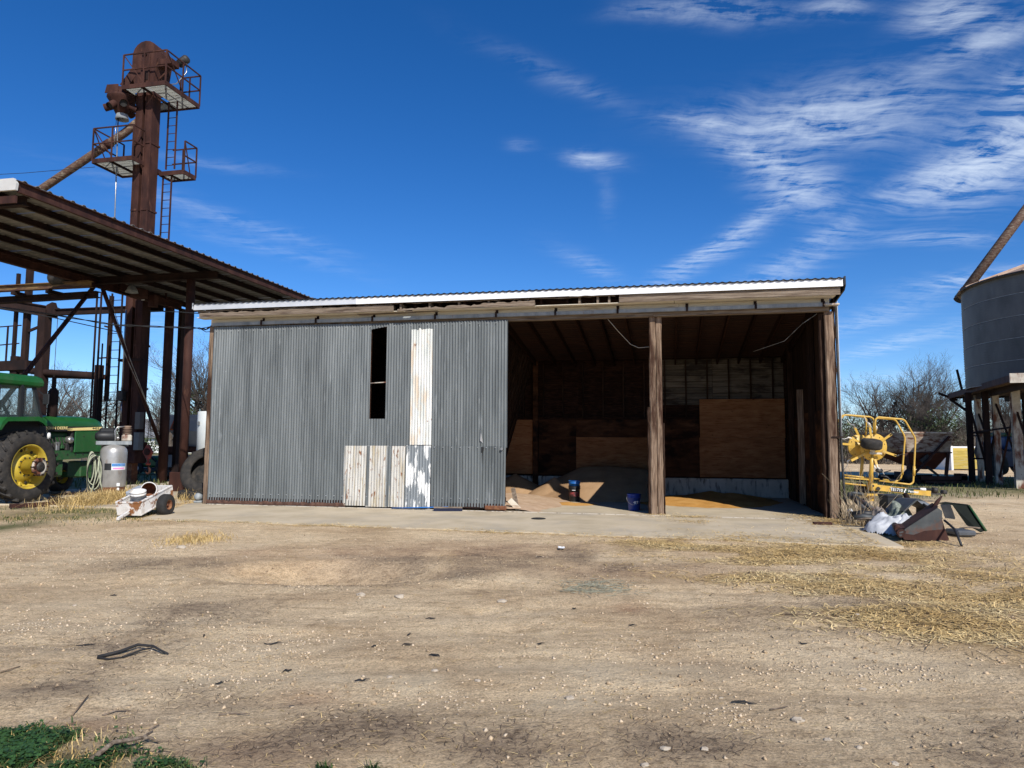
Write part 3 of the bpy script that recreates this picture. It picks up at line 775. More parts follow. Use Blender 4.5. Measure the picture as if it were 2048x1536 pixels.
# weathered floor-level debris ridge inside the posts
# --- sliding door made of corrugated sheets
DB = -.165
door = MB(SM)
for z in (.30, 1.45, 2.93, 4.30):
    for (x0, x1) in ((.22, 4.40), (4.80, 7.68)) if 2.2 < z < 4 else ((.22, 7.68),):
        door.box(x0, x1, DB + .018, DB + .055, z - .045, z + .045)
for a in (.26, 2.7, 4.36, 4.86, 7.63):
    door.box(a - .03, a + .03, DB + .056, DB + .09, .2, 4.36)
door = door.build('sliding_door', DKWOOD, shed, label='grey corrugated sliding door patched with old painted sheets')
rr = random.Random(5)
def rough_bottom(base, amp, sd):
    ph = random.Random(sd).random() * 9
    return lambda a: base + amp * (mnoise.noise((a * 6 + ph, ph, 0)) + .5 * mnoise.noise((a * 23 + ph, 1, 0)))
def dsheet(name, m, *a, **k):
    return corr_sheet(SM, *a, **k).build(name, m, door)
dn = 0
# left field, upper and lower courses
edges = [.20, .84, 1.47, 2.10, 2.73, 3.30, 3.86]
for i in range(6):
    o = .0035 * (i % 2)
    topz = 4.395 - .006 * i
    dsheet('metal_sheet', GALV, edges[i], edges[i + 1] + .03, .1, topz, DB - o, bottom=rough_bottom(.125, .018, i), rows=6)
# centre
dsheet('metal_sheet', GALV, 3.86, 4.40, 1.46, 4.35, DB - .004, rows=3)
dsheet('metal_sheet', GALV, 4.40, 4.83, 4.22, 4.35, DB - .002, bottom=lambda a: 4.215 + (a - 4.4) * .16)
dsheet('metal_sheet', GALV, 4.39, 4.81, 1.46, 2.10, DB - .003)
dsheet('metal_sheet', GALV, 4.80, 5.44, 1.46, 4.345, DB - .0075, rows=3)
dsheet('metal_sheet', GALV, 5.40, 5.95, 4.12, 4.34, DB - .002)
dsheet('painted_sheet', WHITE_OLD, 5.415, 5.93, 1.50, 4.2, DB - .013, rows=3, top=lambda a: 4.185 + .05 * mnoise.noise((a * 17, 3, 0)))
ed2 = [5.93, 6.54, 7.12, 7.70]
for i in range(3):
    o = .0035 * (i % 2)
    dsheet('metal_sheet', GALV, ed2[i] - .005, ed2[i + 1] + .015, 1.45, 4.34, DB - o - .001, rows=3)
    dsheet('metal_sheet', GALV, ed2[i] - .005, ed2[i + 1] + .01 - .03 * (i == 2), .1, 1.48, DB - .008 - o, bottom=rough_bottom(.115, .018, 20 + i), skew=.012 * (i == 2), rows=4)
# patches
dsheet('painted_sheet', CREAM_PAINT, 3.80, 4.40, .085, 1.47, DB - .017, skew=.02, rows=3)
dsheet('painted_sheet', CREAM_PAINT, 4.37, 4.91, .07, 1.475, DB - .021, skew=.015, rows=3)
dsheet('painted_sheet', CREAM_PAINT, 4.885, 5.37, .075, 1.47, DB - .018, skew=.01, rows=3)
dsheet('painted_sheet', WHITE_PEEL, 5.345, 5.925, .07, 1.485, DB - .022, skew=.005, rows=3)
for (a0, a1, z0) in ((4.36, 4.43, .09), (4.87, 4.98, .08), (5.31, 5.36, .08)):
    dsheet('metal_sheet', GALV, a0, a1, z0, 1.47, DB - .0245, skew=.015)
# torn flap and dark holes
MB(SM).add([(7.09, DB - .03, 1.60), (7.16, DB - .03, 1.55), (7.13, DB - .10, 1.78), (7.10, DB - .035, 1.95)], [(0, 1, 2), (0, 2, 3)]).build('torn_flap', GALV_BR, door)
MB(SM).add([(7.12, DB - .034, 1.47), (7.19, DB - .034, 1.45), (7.17, DB - .034, 1.36), (7.12, DB - .034, 1.33)], [(0, 1, 2, 3)]).build('torn_hole', BLACK, door)
MB(SM).add([(7.135, DB - .034, 1.33), (7.15, DB - .034, 1.33), (7.145, DB - .034, 1.05)], [(0, 1, 2)]).build('torn_slit', BLACK, door)
MB(SM).tube([(4.40, DB - .01, 2.935), (4.80, DB - .01, 2.955)], .012, 8).build('cross_bar', RUST_PALE, door)
MB(SM).tube([(7.60, DB - .03, 1.42), (7.60, DB - .07, 1.42)], .03, 10).build('door_pull', STEEL, door)
def rusty_sill(q):
    P = np.zeros((90, 3, 3))
    for i, a in enumerate(np.linspace(.2, 3.84, 90)):
        P[i] = ((a, DB - .022, .055), (a, DB - .024, .10), (a, DB - .020, .135 + .03 * mnoise.noise((a * 7, 2, 0)) + .02 * mnoise.noise((a * 25, 2, 0))))
    q.grid(P, False)
spart('rusty_sill', mat('rust_edge', [(.05, .026, .02), (.09, .045, .03), (.15, .08, .055)], 9, .9, 0, .3, 60), rusty_sill, door)
spart('rotten_sill_end', RUST_LT, lambda q: q.bbox(7.2, 7.7, DB - .03, DB + .03, .06, .16, .02), door)
spart('bottom_rail', RUST_DK, lambda q: q.box(.22, 7.6, DB + .0, DB + .05, .09, .2), door)
# row of nail heads
def nails(q):
    for z in (.30, 1.45, 4.28):
        for k in range(36):
            a = .3 + k * .204
            if a < 3.8 and 1 < z < 2: continue
            q.bbox(a - .006, a + .006, DB - .035, DB - .01, z - .006, z + .006, .002)
spart('nail_heads', GALV_BR, nails, door, kind='stuff')

# scraps leaning at the end of the door
for (p0, p1, w) in (((7.84, .35, .04), (7.72, .42, .52), .10), ((7.95, .1, .05), (7.72, .05, .28), .12)):
    o = MB(SM).bar(p0, p1, w, .02, (0, 1, 0)).build('wood_scrap', WOOD if w == .10 else CREAMW, None)
    centre(tag(o, 'tall pale board scrap leaning inside the open end of the sliding door' if w == .10 else 'short white board scrap on the floor at the open end of the sliding door', 'board'))

# ------------------------------------------------------------------ piles inside the shed
def mound(name, m, label, cat, A, B, fn, n=60, mb_=None):
    aa = np.linspace(*A, n); bb = np.linspace(*B, n)
    P = np.zeros((n, n, 3)); 
    AA, BB = np.meshgrid(aa, bb, indexing='ij')
    Z = fn(AA, BB)
    P[..., 0] = AA; P[..., 1] = BB; P[..., 2] = np.maximum(Z, .0)
    msk = (P[:-1, :-1, 2] > .04) | (P[1:, :-1, 2] > .04) | (P[:-1, 1:, 2] > .04) | (P[1:, 1:, 2] > .04)
    o = MB(SM).grid(P, True, None, msk).build(name, m, None)
    return centre(tag(o, label, cat))
SANDM = mat('tan_sand', [(.30, .185, .10), (.37, .235, .13), (.41, .27, .155)], 2, .95, 0, .35, 90, spec=.1)
GRAINM = mat('orange_meal', [(.42, .21, .055), (.52, .27, .075), (.58, .33, .11)], 2.5, .95, 0, .35, 120, spec=.1)
PALES = mat('pinkish_sawdust', [(.40, .27, .17), (.47, .33, .22), (.52, .39, .27)], 5, .95, 0, .5, 60, spec=.1)
def f_sand(a, b):
    r = np.hypot(a - np.clip(a, 8.95, 10.45), (b - 5.05))
    ridge = .88 - .40 * np.maximum(r - .22, 0) - .05 * np.abs(a - 9.4)
    r2 = np.hypot((a - 8.1) / .95, (b - 4.15) / .92)
    side = .60 - .60 * r2
    z = np.maximum(ridge, side)
    return z + .035 * (fbm(a * 2.2, b * 2.2, 81) - .5)
mound('sand_pile', SANDM, 'large brown sand heap spread along the back wall of the left open bay', 'sand pile', (6.9, 10.925), (1.9, 5.46), f_sand, 90)
def f_sand2(a, b): return .66 - .52 * np.hypot((a - 6.85) / 1.0, (b - 4.8) / 1.05) + .03 * (fbm(a * 3, b * 3, 83) - .5)
mound('sand_pile', SANDM, 'small pale sand heap beside the end of the sliding door', 'sand pile', (5.6, 8.2), (3.3, 5.46), f_sand2, 50)
def f_saw(a, b): return .30 - .14 * np.hypot((a - 7.3) / .85, (b - 1.9) / 1.6) ** 1.0 * 1.05 + .05 * (fbm(a * 4, b * 4, 85) - .5)
mound('sawdust_drift', PALES, 'thin pinkish drift of spilled feed on the floor behind the door end', 'feed', (5.6, 9.0), (-.1, 4.6), f_saw, 60)
def f_grain(a, b):
    z = .26 - .20 * np.hypot((a - 12.35) / .9, (b - 4.75) / 1.2)
    z = np.maximum(z, .20 - .10 * np.hypot((a - 12.9) / .7, (b - 4.9) / 1.0))
    z = np.maximum(z, .155 - .036 * np.hypot((a - 12.1) / .75, (b - 3.9) / .85) ** 1.15)
    return z + .045 * (fbm(a * 1.7, b * 1.7, 87) - .5)
mound('grain_pile', GRAINM, 'low orange heap of ground feed in the right open bay', 'grain pile', (10.2, 15.0), (.5, 5.5), f_grain, 80)
def f_gr2(a, b): return .10 - .075 * np.hypot((a - 8.8) / 1.0, (b - 1.95) / .62) + .015 * (fbm(a * 4, b * 4, 89) - .5)
mound('spilled_grain', GRAINM, 'flat patch of orange feed in front of the sand heap', 'grain spill', (7.2, 10.4), (.9, 3.0), f_gr2, 50)

# ------------------------------------------------------------------ buckets
def bucket(label, loc, h, r0_, r1_, m, text=None, tmat=None, tilt=None, band=None, handle=True):
    Mx = SM @ Matrix.Translation(Vector(loc)) if tilt is None else SM @ Matrix.Translation(Vector(loc)) @ tilt
    t = thing('bucket', label, 'bucket', Mx)
    prof = [(0, .004), (r0_ - .01, .004), (r0_, .012), (r0_ + (r1_ - r0_) * .8, h * .80), (r1_ + .012, h * .80), (r1_ + .013, h * .815), (r1_, h * .82), (r1_ + .001, h * .87), (r1_ + .012, h * .873), (r1_ + .012, h * .885), (r1_, h * .89), (r1_ + .003, h - .012), (r1_ + .012, h - .010), (r1_ + .012, h), (r1_ - .004, h), (r0_ - .005, .02), (0, .02)]
    MB(Mx).lathe(prof, 32).build('body', m, t)
    if handle:
        pts = [(math.cos(a) * (r1_ + .014), .01 - math.sin(a) * .02, h * .84 - math.sin(a) * (r1_ + .02)) for a in np.linspace(0, math.pi, 15)]
        MB(Mx).tube([(p[0], -abs(p[1]) - math.sqrt(max(0, (r1_ + .02) ** 2 - p[0] ** 2)), p[2]) for p in pts], .004, 6).build('handle', STEEL, t)
    if text:
        MB(Mx).text(text, .20, Matrix.Translation((0.03, 0, h * .52)) @ Matrix.Rotation(R(-10), 4, 'Z'), .055, .01, wrap_r=r0_ + (r1_ - r0_) * .55 + .004).build('lettering', tmat, t)
    if band:
        for (z0, z1, bm, aa0, aa1) in band:
            rr_ = lambda z: r0_ + (r1_ - r0_) * z / h + .003
            MB(Mx).lathe([(rr_(z0 * h), z0 * h), (rr_(z1 * h), z1 * h)], 16, Matrix.Rotation(R(-90), 4, 'Z'), True, aa0, aa1).build('printed_label', bm, t)
    return t
BLUEP = mat('blue_plastic', [(.010, .030, .20), (.014, .042, .26)], 3, .4, spec=.5)
BLUEL = mat('bright_blue_plastic', [(.015, .13, .42), (.02, .16, .48)], 3, .4, spec=.5)
bucket('dark blue plastic bucket with white lettering beside the centre post', (10.46, .68, .05), .37, .132, .150, BLUEP, 'PENET', WHITE)
bucket('black plastic bucket with a red printed band, in front of the sand heap', (8.84, 2.78, .05), .40, .135, .150, BLKPL, None, None, None,
       [(.35, .62, mat('red_print', [(.22, .02, .02), (.02, .02, .02), (.3, .05, .05)], 9, .5), -1.2, 1.2), (.72, .76, WHITE, -.3, .3)], False)
bucket('bright blue plastic bucket stacked inside the black bucket', (8.84, 2.78, .215), .37, .130, .149, BLUEL, handle=False)
# ------------------------------------------------------------------ steel canopy left of the shed
AL, AR, B0, B1 = -6.95, -1.8, -4.08, 11.0
def cz(a): return 6.88 + .0 * (-1.5 - a)            # underside of the canopy sheet
can = thing('steel_canopy', 'rusty steel drive-through canopy with corrugated roof over the green tractor', 'canopy', SM @ Matrix.Translation((-3.2, 2, 0)))
CANROOF = mat('grey_canopy_sheet', [(.14, .138, .13), (.19, .186, .175), (.24, .235, .22)], 2, .5, .1, .05, 60, (4, .4, 1), rnd=.06)
nsh = 16
W = (B1 - B0) / nsh
for k in range(nsh):
    b0 = B0 + k * W
    n = 42
    Bs = np.linspace(b0, b0 + W - .004, n + 1)
    P = np.zeros((n + 1, 2, 3))
    for i, b in enumerate(Bs):
        t = (b / .312) % 1
        h = .034 * max(0, min(1, (.18 - abs(t - .5)) / .08))
        h += .006 * max(0, min(1, (.06 - abs((t * 3) % 1 - .5)) / .03)) if abs(t - .5) > .2 else 0
        for j, a in enumerate((AL - .12, AR + .06)):
            P[i, j] = (a, b, cz(a) + .016 + h)
    mb = MB(SM).grid(P, False)
    mb.grid(np.stack([P[:, 1], P[:, 1] - np.array([0, 0, .008])], 1), False)
    mb.build('roof_sheet', CANROOF, can)
def cpart(name, m, fn, **k):
    mb = MB(SM); fn(mb); return mb.build(name, m, can, **k)
def cee(q, a, h=.20, w=.07, t=.012):
    z = cz(a)
    q.box(a - t / 2, a + t / 2, B0 + .05, B1, z - h, z - .001)
    q.box(a + t / 2, a + w, B0 + .05, B1, z - .014, z - .003); q.box(a + t / 2, a + w, B0 + .05, B1, z - h, z - h + .012)
cpart('eave_purlin', RUST, lambda q: cee(q, AR, .23))
for a in (-2.78, -3.76, -4.74, -5.7):
    cpart('purlin', RUST_DK, lambda q: cee(q, a, .15))
cpart('eave_beam', RUST, lambda q: q.ibeam((-6.6, B0 + .1, 6.57), (-6.6, 7.6, 6.55), .16, .24, .022))
cpart('eave_purlin', RUST, lambda q: cee(q, AL, .2))
cpart('cross_beam', RUST_DK, lambda q: q.ibeam((-6.9, 3.44, 6.64), (-2.25, 3.44, 6.64), .18, .22, .02))
cpart('cross_beam', RUST_DK, lambda q: q.ibeam((-6.9, 8.4, 6.62), (-2.0, 8.4, 6.62), .16, .20, .02))
cpart('cross_beam', RUST_DK, lambda q: q.ibeam((-6.9, -3.6, 6.62), (-2.0, -3.6, 6.62), .16, .20, .02))
cpart('rake_trim', mat('pale_trim_metal', [(.52, .51, .47), (.62, .61, .57)], 3, .5, .1), lambda q: q.prism([(AL - .1, cz(AL) - .19), (AR + .04, cz(AR) - .20), (AR + .06, cz(AR) - .06), (AR - .02, cz(AR) + .05), (AL - .1, cz(AL) + .05)], B0 - .03, B0 + .03))
cpart('rake_beam', RUST, lambda q: q.box(AL, AR - .03, B0 + .06, B0 + .10, cz(-3) - .44, cz(-3) - .28))
p1 = (-3.16, 3.44)
cpart('pipe_column', RUST, lambda q: q.tube([(*p1, .05), (*p1, 6.52)], .13, 16))
cpart('column_base', RUST, lambda q: q.bbox(p1[0] - .30, p1[0] + .12, p1[1] - .22, p1[1] - .10, .04, .62, .01))
p2 = (-6.58, 6.94)
cpart('pipe_column', RUST, lambda q: q.tube([(*p2, .03), (*p2, 6.42)], .16, 16))
cpart('column_cap', RUST, lambda q: q.bbox(p2[0] - .16, p2[0] + .16, p2[1] - .16, p2[1] + .16, 6.38, 6.44, .008))
cpart('column', RUST_DK, lambda q: q.box(p2[0] + .10, p2[0] + .24, p2[1] + .35, p2[1] + .55, .03, 6.44))
cpart('pipe_column', RUST, lambda q: q.tube([(-6.6, -.75, .03), (-6.6, -.75, 6.44)], .13, 14))
cpart('pipe_column', RUST, lambda q: q.tube([(-2.1, 8.4, .03), (-2.1, 8.4, 6.5)], .12, 12))
for (p, q_) in (((-6.6, 3.35, 6.44), (-6.6, -.65, 1.25)), ((-6.6, 3.72, 6.44), (-6.6, 6.82, 1.36))):
    cpart('brace_pipe', RUST, lambda m: m.tube([p, q_], .065, 10))

# ------------------------------------------------------------------ crane rail, hoist and hook hanging under the canopy
rail = thing('crane_rail', 'yellowish rusty crane beam with a motor trolley under the canopy', 'crane beam', SM @ Matrix.Translation((-8, 2.2, 6.3)))
def rp(name, m, fn, parent=None): mb = MB(SM); fn(mb); return mb.build(name, m, parent or rail)
RYEL = mat('rusty_yellow_beam', [(.12, .075, .03), (.19, .12, .045), (.10, .05, .025)], 4, .8, 0, .15, 40, (.5, 2, 2), stain=(.07, .03, .02), st=.55, sscale=3)
rp('beam', RYEL, lambda q: q.ibeam((-12.5, 2.7, 6.34), (-6.1, 2.7, 6.36), .18, .20, .025))
rp('lower_beam', RUST_DK, lambda q: q.ibeam((-12.5, 3.1, 6.02), (-6.2, 3.1, 6.12), .2, .20, .03))
rp('motor', DARKM, lambda q: q.lathe([(0, -.3), (.2, -.3), (.24, -.22), (.24, .2), (.17, .28), (.05, .30), (0, .30)], 18, Matrix.Translation((-7.3, 2.75, 6.62)) @ Matrix.Rotation(R(90), 4, 'Y')))
rp('lamp_housing', GALV_OLD, lambda q: q.lathe([(.05, .12), (.10, .08), (.17, -.06), (.20, -.14), (.17, -.12), (.05, .0), (0, .0)], 18, Matrix.Translation((-6.0, 4.3, 6.55))))
rp('trolley_plate', RUST, lambda q: q.bbox(-6.5, -6.42, 4.3, 4.9, 6.5, 6.75, .01))
rp('trolley_gearbox', RUST, lambda q: q.bbox(-6.45, -6.05, 4.7, 5.15, 6.35, 6.68, .03))
rp('trolley_bracket', RUST, lambda q: q.bbox(-6.45, -6.2, 5.6, 5.85, 6.2, 6.62, .02))
rp('name_plate', WHITE, lambda q: q.box(-6.44, -6.32, 5.285, 5.295, 6.36, 6.5))
for i in range(4):
    rp('cross_tie', RUST_DK, lambda q: q.box(-11.6 + i * 1.3, -11.45 + i * 1.3, 2.62, 3.2, 6.13, 6.24))
hk_p = Vector((-5.85, 5.45, 0))
hook = thing('crane_hook_block', 'red crane hook block hanging on two wires beside the pipe column', 'hook', SM @ Matrix.Translation((-5.6, 4.9, .95)))
HR = mat('chipped_red_paint', [(.22, .035, .02), (.30, .05, .03), (.14, .05, .035)], 6, .6, 0, .1, 40)
def hp(name, m, fn): mb = MB(SM); fn(mb); return mb.build(name, m, hook)
hc = sf(297, 905, 6.0); hx, hy, hz = hc.x, 6.0, hc.z
hp('block', HR, lambda q: q.prism([(hx, hz + .28), (hx + .17, hz + .02), (hx + .05, hz - .22), (hx - .05, hz - .22), (hx - .21, hz + .02), (hx - .05, hz + .28)], hy - .04, hy + .04))
hp('sheave', RUST, lambda q: q.tube([(hx - .02, hy - .07, hz + .02), (hx - .02, hy + .07, hz + .02)], .12, 14))
hp('shank', HR, lambda q: q.tube([(hx, hy, hz - .2), (hx + .01, hy, hz - .36)], [.05, .035], 8))
hp('swivel', HR, lambda q: q.lathe([(0, .06), (.07, .05), (.085, 0), (.07, -.05), (0, -.06)], 12, Matrix.Translation((hx + .01, hy, hz - .38))))
hp('hook', RUST, lambda q: q.tube([(hx + .01, hy, hz - .40), (hx + .02, hy, hz - .50), (hx + .08, hy, hz - .58), (hx + .08, hy, hz - .68), (hx, hy, hz - .73), (hx - .08, hy, hz - .68), (hx - .09, hy, hz - .60)], [.03, .035, .04, .04, .035, .028, .01], 8))
for d in (-.05, .06):
    hp('wire', DARKM, lambda q: q.tube([(hx + d * 1.6, hy, hz + .2), (hx + d * .6, hy, hz + .9), (hx - .07, hy, hz + 1.55)], .012, 5))
for d in (0, .12):
    hp('wire', RUST_PALE, lambda q: q.tube([(hx - .07, hy, hz + 1.55), (-6.45 - d * .2, 4.9 - d, 4.3), (-6.6 - d, 4.0 - d, 6.3)], .010, 5))

# ------------------------------------------------------------------ bucket elevator tower
el = thing('grain_elevator', 'tall rusty bucket elevator tower with railed platforms beside the canopy', 'elevator', SM @ Matrix.Translation((-7.4, 6.4, 0)))
def ep(name, m, fn, parent=None): mb = MB(SM); fn(mb); return mb.build(name, m, parent or el)
TA0, TA1, TB0, TB1 = -7.76, -7.10, 6.15, 6.60
for (a0, a1) in ((TA0, TA0 + .25), (TA1 - .25, TA1)):
    tr = ep('trunk', RUST, lambda q: q.bbox(a0, a1, TB0, TB1, 1.5, 14.5, .008))
    for z in (3.4, 4.95, 7.4, 9.9, 12.4):
        ep('flange', RUST, lambda q: q.box(a0 - .025, a1 + .025, TB0 - .028, TB1 + .028, z - .035, z + .035), tr)
    for a in (a0, a1):
        ep('corner_angle', RUST, lambda q: q.box(a - .022, a + .022, TB0 - .02, TB0 + .02, 1.5, 14.5), tr)
ep('web_panel', RUST_DK, lambda q: q.box(TA0 + .25, TA1 - .25, TB0 + .30, TB0 + .33, 1.5, 14.5))
ep('clamp', RUST_DK, lambda q: (q.box(TA0 - .12, TA1 + .12, TB0 - .07, TB0 - .04, 4.35, 4.45), q.tube([(TA1 + .1, TB0 - .12, 4.4), (TA1 + .1, TB0 + .05, 4.4)], .05, 8), q.tube([(TA0 - .1, TB0 - .12, 4.4), (TA0 - .1, TB0 + .05, 4.4)], .05, 8)))
ep('boot', RUST, lambda q: q.bbox(TA0 + .05, TA1 + .04, TB0 - .05, TB1 + .1, .75, 1.5, .02))
ep('boot_leg', RUST_LT, lambda q: q.box(TA0 + .2, TA1 - .15, TB0 + .05, TB1 - .1, .0, .75))
ep('boot_flange', RUST, lambda q: q.box(TA0 - .02, TA1 + .1, TB0 - .1, TB1 + .12, 1.16, 1.24))
# head: rounded hood, seen as a flat arched face with depth
arch = [(-7.98, 15.05), (-7.98, 15.55)] + [(-7.45 + .53 * math.cos(a), 15.75 + .52 * math.sin(a)) for a in np.linspace(R(170), R(10), 9)] + [(-6.92, 15.55), (-7.0, 15.0), (-7.06, 14.45), (-7.78, 14.45)]
hd = ep('head_hood', RUST, lambda q: q.prism(arch, TB0 - .08, TB1 + .28))
ep('hood_rib', RUST, lambda q: q.box(-7.55, -7.45, TB0 - .14, TB0 - .08, 14.5, 15.8), hd)
ep('hood_rib', RUST, lambda q: q.box(-7.25, -7.2, TB0 - .12, TB0 - .08, 14.5, 15.7), hd)
ep('shaft_bearing', RUST_DK, lambda q: q.tube([(-7.42, TB0 - .2, 15.72), (-7.42, TB0 - .06, 15.72)], .06, 10), hd)
ep('inspection_door', RUST_DK, lambda q: q.box(-7.44, -7.26, TB0 - .1, TB0 - .079, 14.75, 15.1), hd)
ep('motor_mount', RUST, lambda q: (q.bbox(-7.1, -6.35, TB0 - .05, TB0 + .4, 15.30, 15.52, .01), q.bar((-6.5, TB0 + .2, 15.3), (-7.0, TB0 + .2, 14.9), .06, .06)))
ep('motor', DARKM, lambda q: q.lathe([(0, -.24), (.12, -.24), (.16, -.18), (.16, .16), (.11, .22), (0, .24)], 16, Matrix.Translation((-6.35, TB0 + .6, 15.72)) @ Matrix.Rotation(R(60), 4, 'Y')))
ep('motor_conduit', STEEL, lambda q: q.tube([(-6.2, TB0 + .6, 15.6), (-6.12, TB0 + .5, 15.2), (-6.45, TB0 + .4, 14.75), (-6.85, TB0 + .3, 14.7)], .018, 6))
ep('head_spout', RUST, lambda q: q.bar((-7.75, TB0 + .1, 15.35), (-8.28, TB0 + .0, 14.55), .34, .30))
# distributor with three outlets
dc = Vector((-8.28, 6.0, 14.0))
ds = ep('distributor', RUST, lambda q: (q.lathe([(.10, -.55), (.18, -.52), (.30, -.28), (.44, -.02), (.50, .06), (.50, .12), (.40, .18), (.24, .46), (.14, .50)], 20, Matrix.Translation(dc)), q.prism([(dc.x - .38, dc.z + .16), (dc.x + .20, dc.z + .12), (dc.x + .16, dc.z + .44), (dc.x - .30, dc.z + .46)], dc.y - .42, dc.y - .38)))
for (az, dn_) in ((R(200), .35), (R(262), .75), (R(318), .35), (R(90), .4), (R(20), .4)):
    d = Vector((math.cos(az) * math.cos(dn_), math.sin(az) * math.cos(dn_), -math.sin(dn_)))
    p = dc + Vector((math.cos(az) * .26, math.sin(az) * .26, -.18)); e = p + d * .34
    ep('outlet', RUST, lambda q: q.tube([p, e], [.13, .135], 14, None, False), ds)
    ep('outlet_mouth', BLACK, lambda q: q.tube([e - d * .08, e - d * .075], .125, 14), ds)
ep('outlet', GALV_OLD, lambda q: q.lathe([(.19, -.62), (.21, -.70), (.23, -.82), (.19, -.82), (.12, -.5)], 18, Matrix.Translation(dc + Vector((.05, 0, .1)))), ds)
SPM = mat('rusty_pale_pipe', [(.06, .03, .02), (.11, .06, .04), (.17, .12, .08)], 5, .75, .1, .1, 40, (1, 1, 3), stain=(.24, .21, .15), st=.60, sscale=6)
ep('spout_pipe', SPM, lambda q: q.tube([(-7.66, 6.42, 13.52), (-8.35, 6.3, 12.92), (-11.9, 5.95, 10.68), (-13.2, 5.8, 9.95)], .145, 14))
ep('spout_collar', RUST, lambda q: q.tube([(-8.9, 6.245, 12.575), (-9.05, 6.23, 12.48)], .17, 14))
ep('control_rod', STEEL, lambda q: q.tube([(-8.40, 6.0, 13.4), (-8.52, 6.3, 7.0)], .022, 6))
ep('control_rod', STEEL, lambda q: q.tube([(-8.47, 6.0, 13.4), (-8.50, 6.0, 12.2)], .01, 5))
DECK = mat('pale_expanded_metal', [(.40, .42, .40), (.52, .54, .51)], 40, .6, .3, .2, 90, stain=(.14, .08, .05), st=.64, sscale=4)
def grate(q, x0, x1, y0, y1, z):
    n = max(1, int((x1 - x0) / .032)); m = max(1, int((y1 - y0) / .2))
    for k in range(n): q.box(x0 + k * .032, x0 + k * .032 + .010, y0, y1, z - .028, z)
    for k in range(m + 1): q.box(x0, x1, y0 + (y1 - y0) * k / m - .006, y0 + (y1 - y0) * k / m + .006, z - .02, z - .004)
def platform(a0, a1, b0, b1, z, hole=None, rails=(), posts=(), hgt=1.2):
    d = ep('platform_deck', DECK, lambda q: [grate(q, x0, x1, y0, y1, z) for (x0, x1, y0, y1) in ((a0, hole[0], b0, b1), (hole[0], hole[1], b0, hole[2]), (hole[0], a1, hole[3], b1), (hole[1], a1, b0, hole[3]))])
    for (p, q_) in (((a0, b0), (a1, b0)), ((a1, b0), (a1, b1)), ((a1, b1), (a0, b1)), ((a0, b1), (a0, b0))):
        ep('toe_board', RUST, lambda m: m.bar((*p, z - .02), (*q_, z - .02), .035, .16), d)
    for a in ((a0 + a1) / 2 - .1,):
        ep('joist', RUST_DK, lambda m: m.box(a - .03, a + .03, b0, b1, z - .10, z - .03), d)
    for (x, y) in posts:
        ep('rail_post', RUST, lambda m: m.bar((x, y, z), (x, y, z + hgt), .045, .045), d)
    for (p, q_, diag) in rails:
        for h in (hgt, hgt * .52):
            ep('guard_rail', RUST, lambda m: m.bar((*p, z + h), (*q_, z + h), .042, .042), d)
        if diag:
            ep('guard_brace', RUST, lambda m: m.bar((*p, z + hgt), ((p[0] + q_[0]) / 2, (p[1] + q_[1]) / 2, z + .05), .03, .03), d)
    return d
platform(-7.92, -6.14, 5.58, 7.5, 14.30, (-7.80, -6.98, 6.05, 6.95), [((-7.92, 5.58), (-6.14, 5.58), True), ((-6.14, 5.58), (-6.14, 7.5), True), ((-6.14, 7.5), (-7.0, 7.5), False)],
         [(-7.92, 5.58), (-7.05, 5.58), (-6.14, 5.58), (-6.14, 6.5), (-6.14, 7.5), (-6.6, 7.5), (-7.0, 7.5)])
platform(-9.0, -7.32, 5.55, 7.05, 11.62, (-7.80, -7.06, 6.1, 6.66) if False else (-7.78, -7.34, 6.12, 6.66), [((-9.0, 5.55), (-7.32, 5.55), True), ((-7.32, 5.55), (-7.32, 6.1), False), ((-9.0, 5.55), (-9.0, 7.05), True)],
         [(-9.0, 5.55), (-8.2, 5.55), (-7.32, 5.55), (-7.32, 6.1), (-9.0, 7.05), (-8.1, 7.05)])
platform(-7.05, -6.02, 6.62, 7.3, 11.40, (-6.98, -6.9, 6.7, 6.8), [((-7.05, 7.3), (-6.02, 7.3), False), ((-6.02, 6.62), (-6.02, 7.3), True)], [(-6.02, 6.62), (-6.02, 7.3), (-6.6, 7.3)], 1.15)
def ladder(a0, a1, b, z0, z1, m=RUST):
    ld_ = ep('ladder', m, lambda q: [q.box(a - .018, a + .018, b - .03, b + .03, z0, z1) for a in (a0, a1)])
    z = z0 + .15
    while z < z1:
        ep('rung', m, lambda q: q.tube([(a0, b, z), (a1, b, z)], .013, 6), ld_); z += .305
ladder(-6.98, -6.62, 6.75, 6.6, 11.4)
ladder(-6.92, -6.56, 6.8, 11.6, 14.2)
ladder(-8.55, -8.12, 6.35, 1.0, 6.9, RUST_DK)
ep('ladder_guard', RUST_DK, lambda q: [q.box(a - .025, a + .025, 6.0, 6.05, 1.0, 6.9) for a in (-8.72, -8.9)])
ep('electric_box', mat('grey_box_paint', [(.10, .09, .08), (.14, .13, .115)], 4, .6), lambda q: q.bbox(TA1 + .02, TA1 + .22, TB0 - .12, TB0 + .1, 1.95, 2.55, .01))
ep('electric_box', mat('grey_green_box_paint', [(.12, .13, .125), (.17, .18, .175)], 4, .6), lambda q: q.bbox(TA1 + .03, TA1 + .24, TB0 - .15, TB0 + .1, 1.22, 1.84, .01))
ep('switch_box', DARKM, lambda q: q.bbox(-7.78, -7.52, TB0 - .26, TB0 - .06, 2.95, 3.3, .015))
ep('conduit', STEEL, lambda q: q.tube([(-7.63, TB0 - .15, 6.2), (-7.63, TB0 - .15, 3.3)], .03, 8))
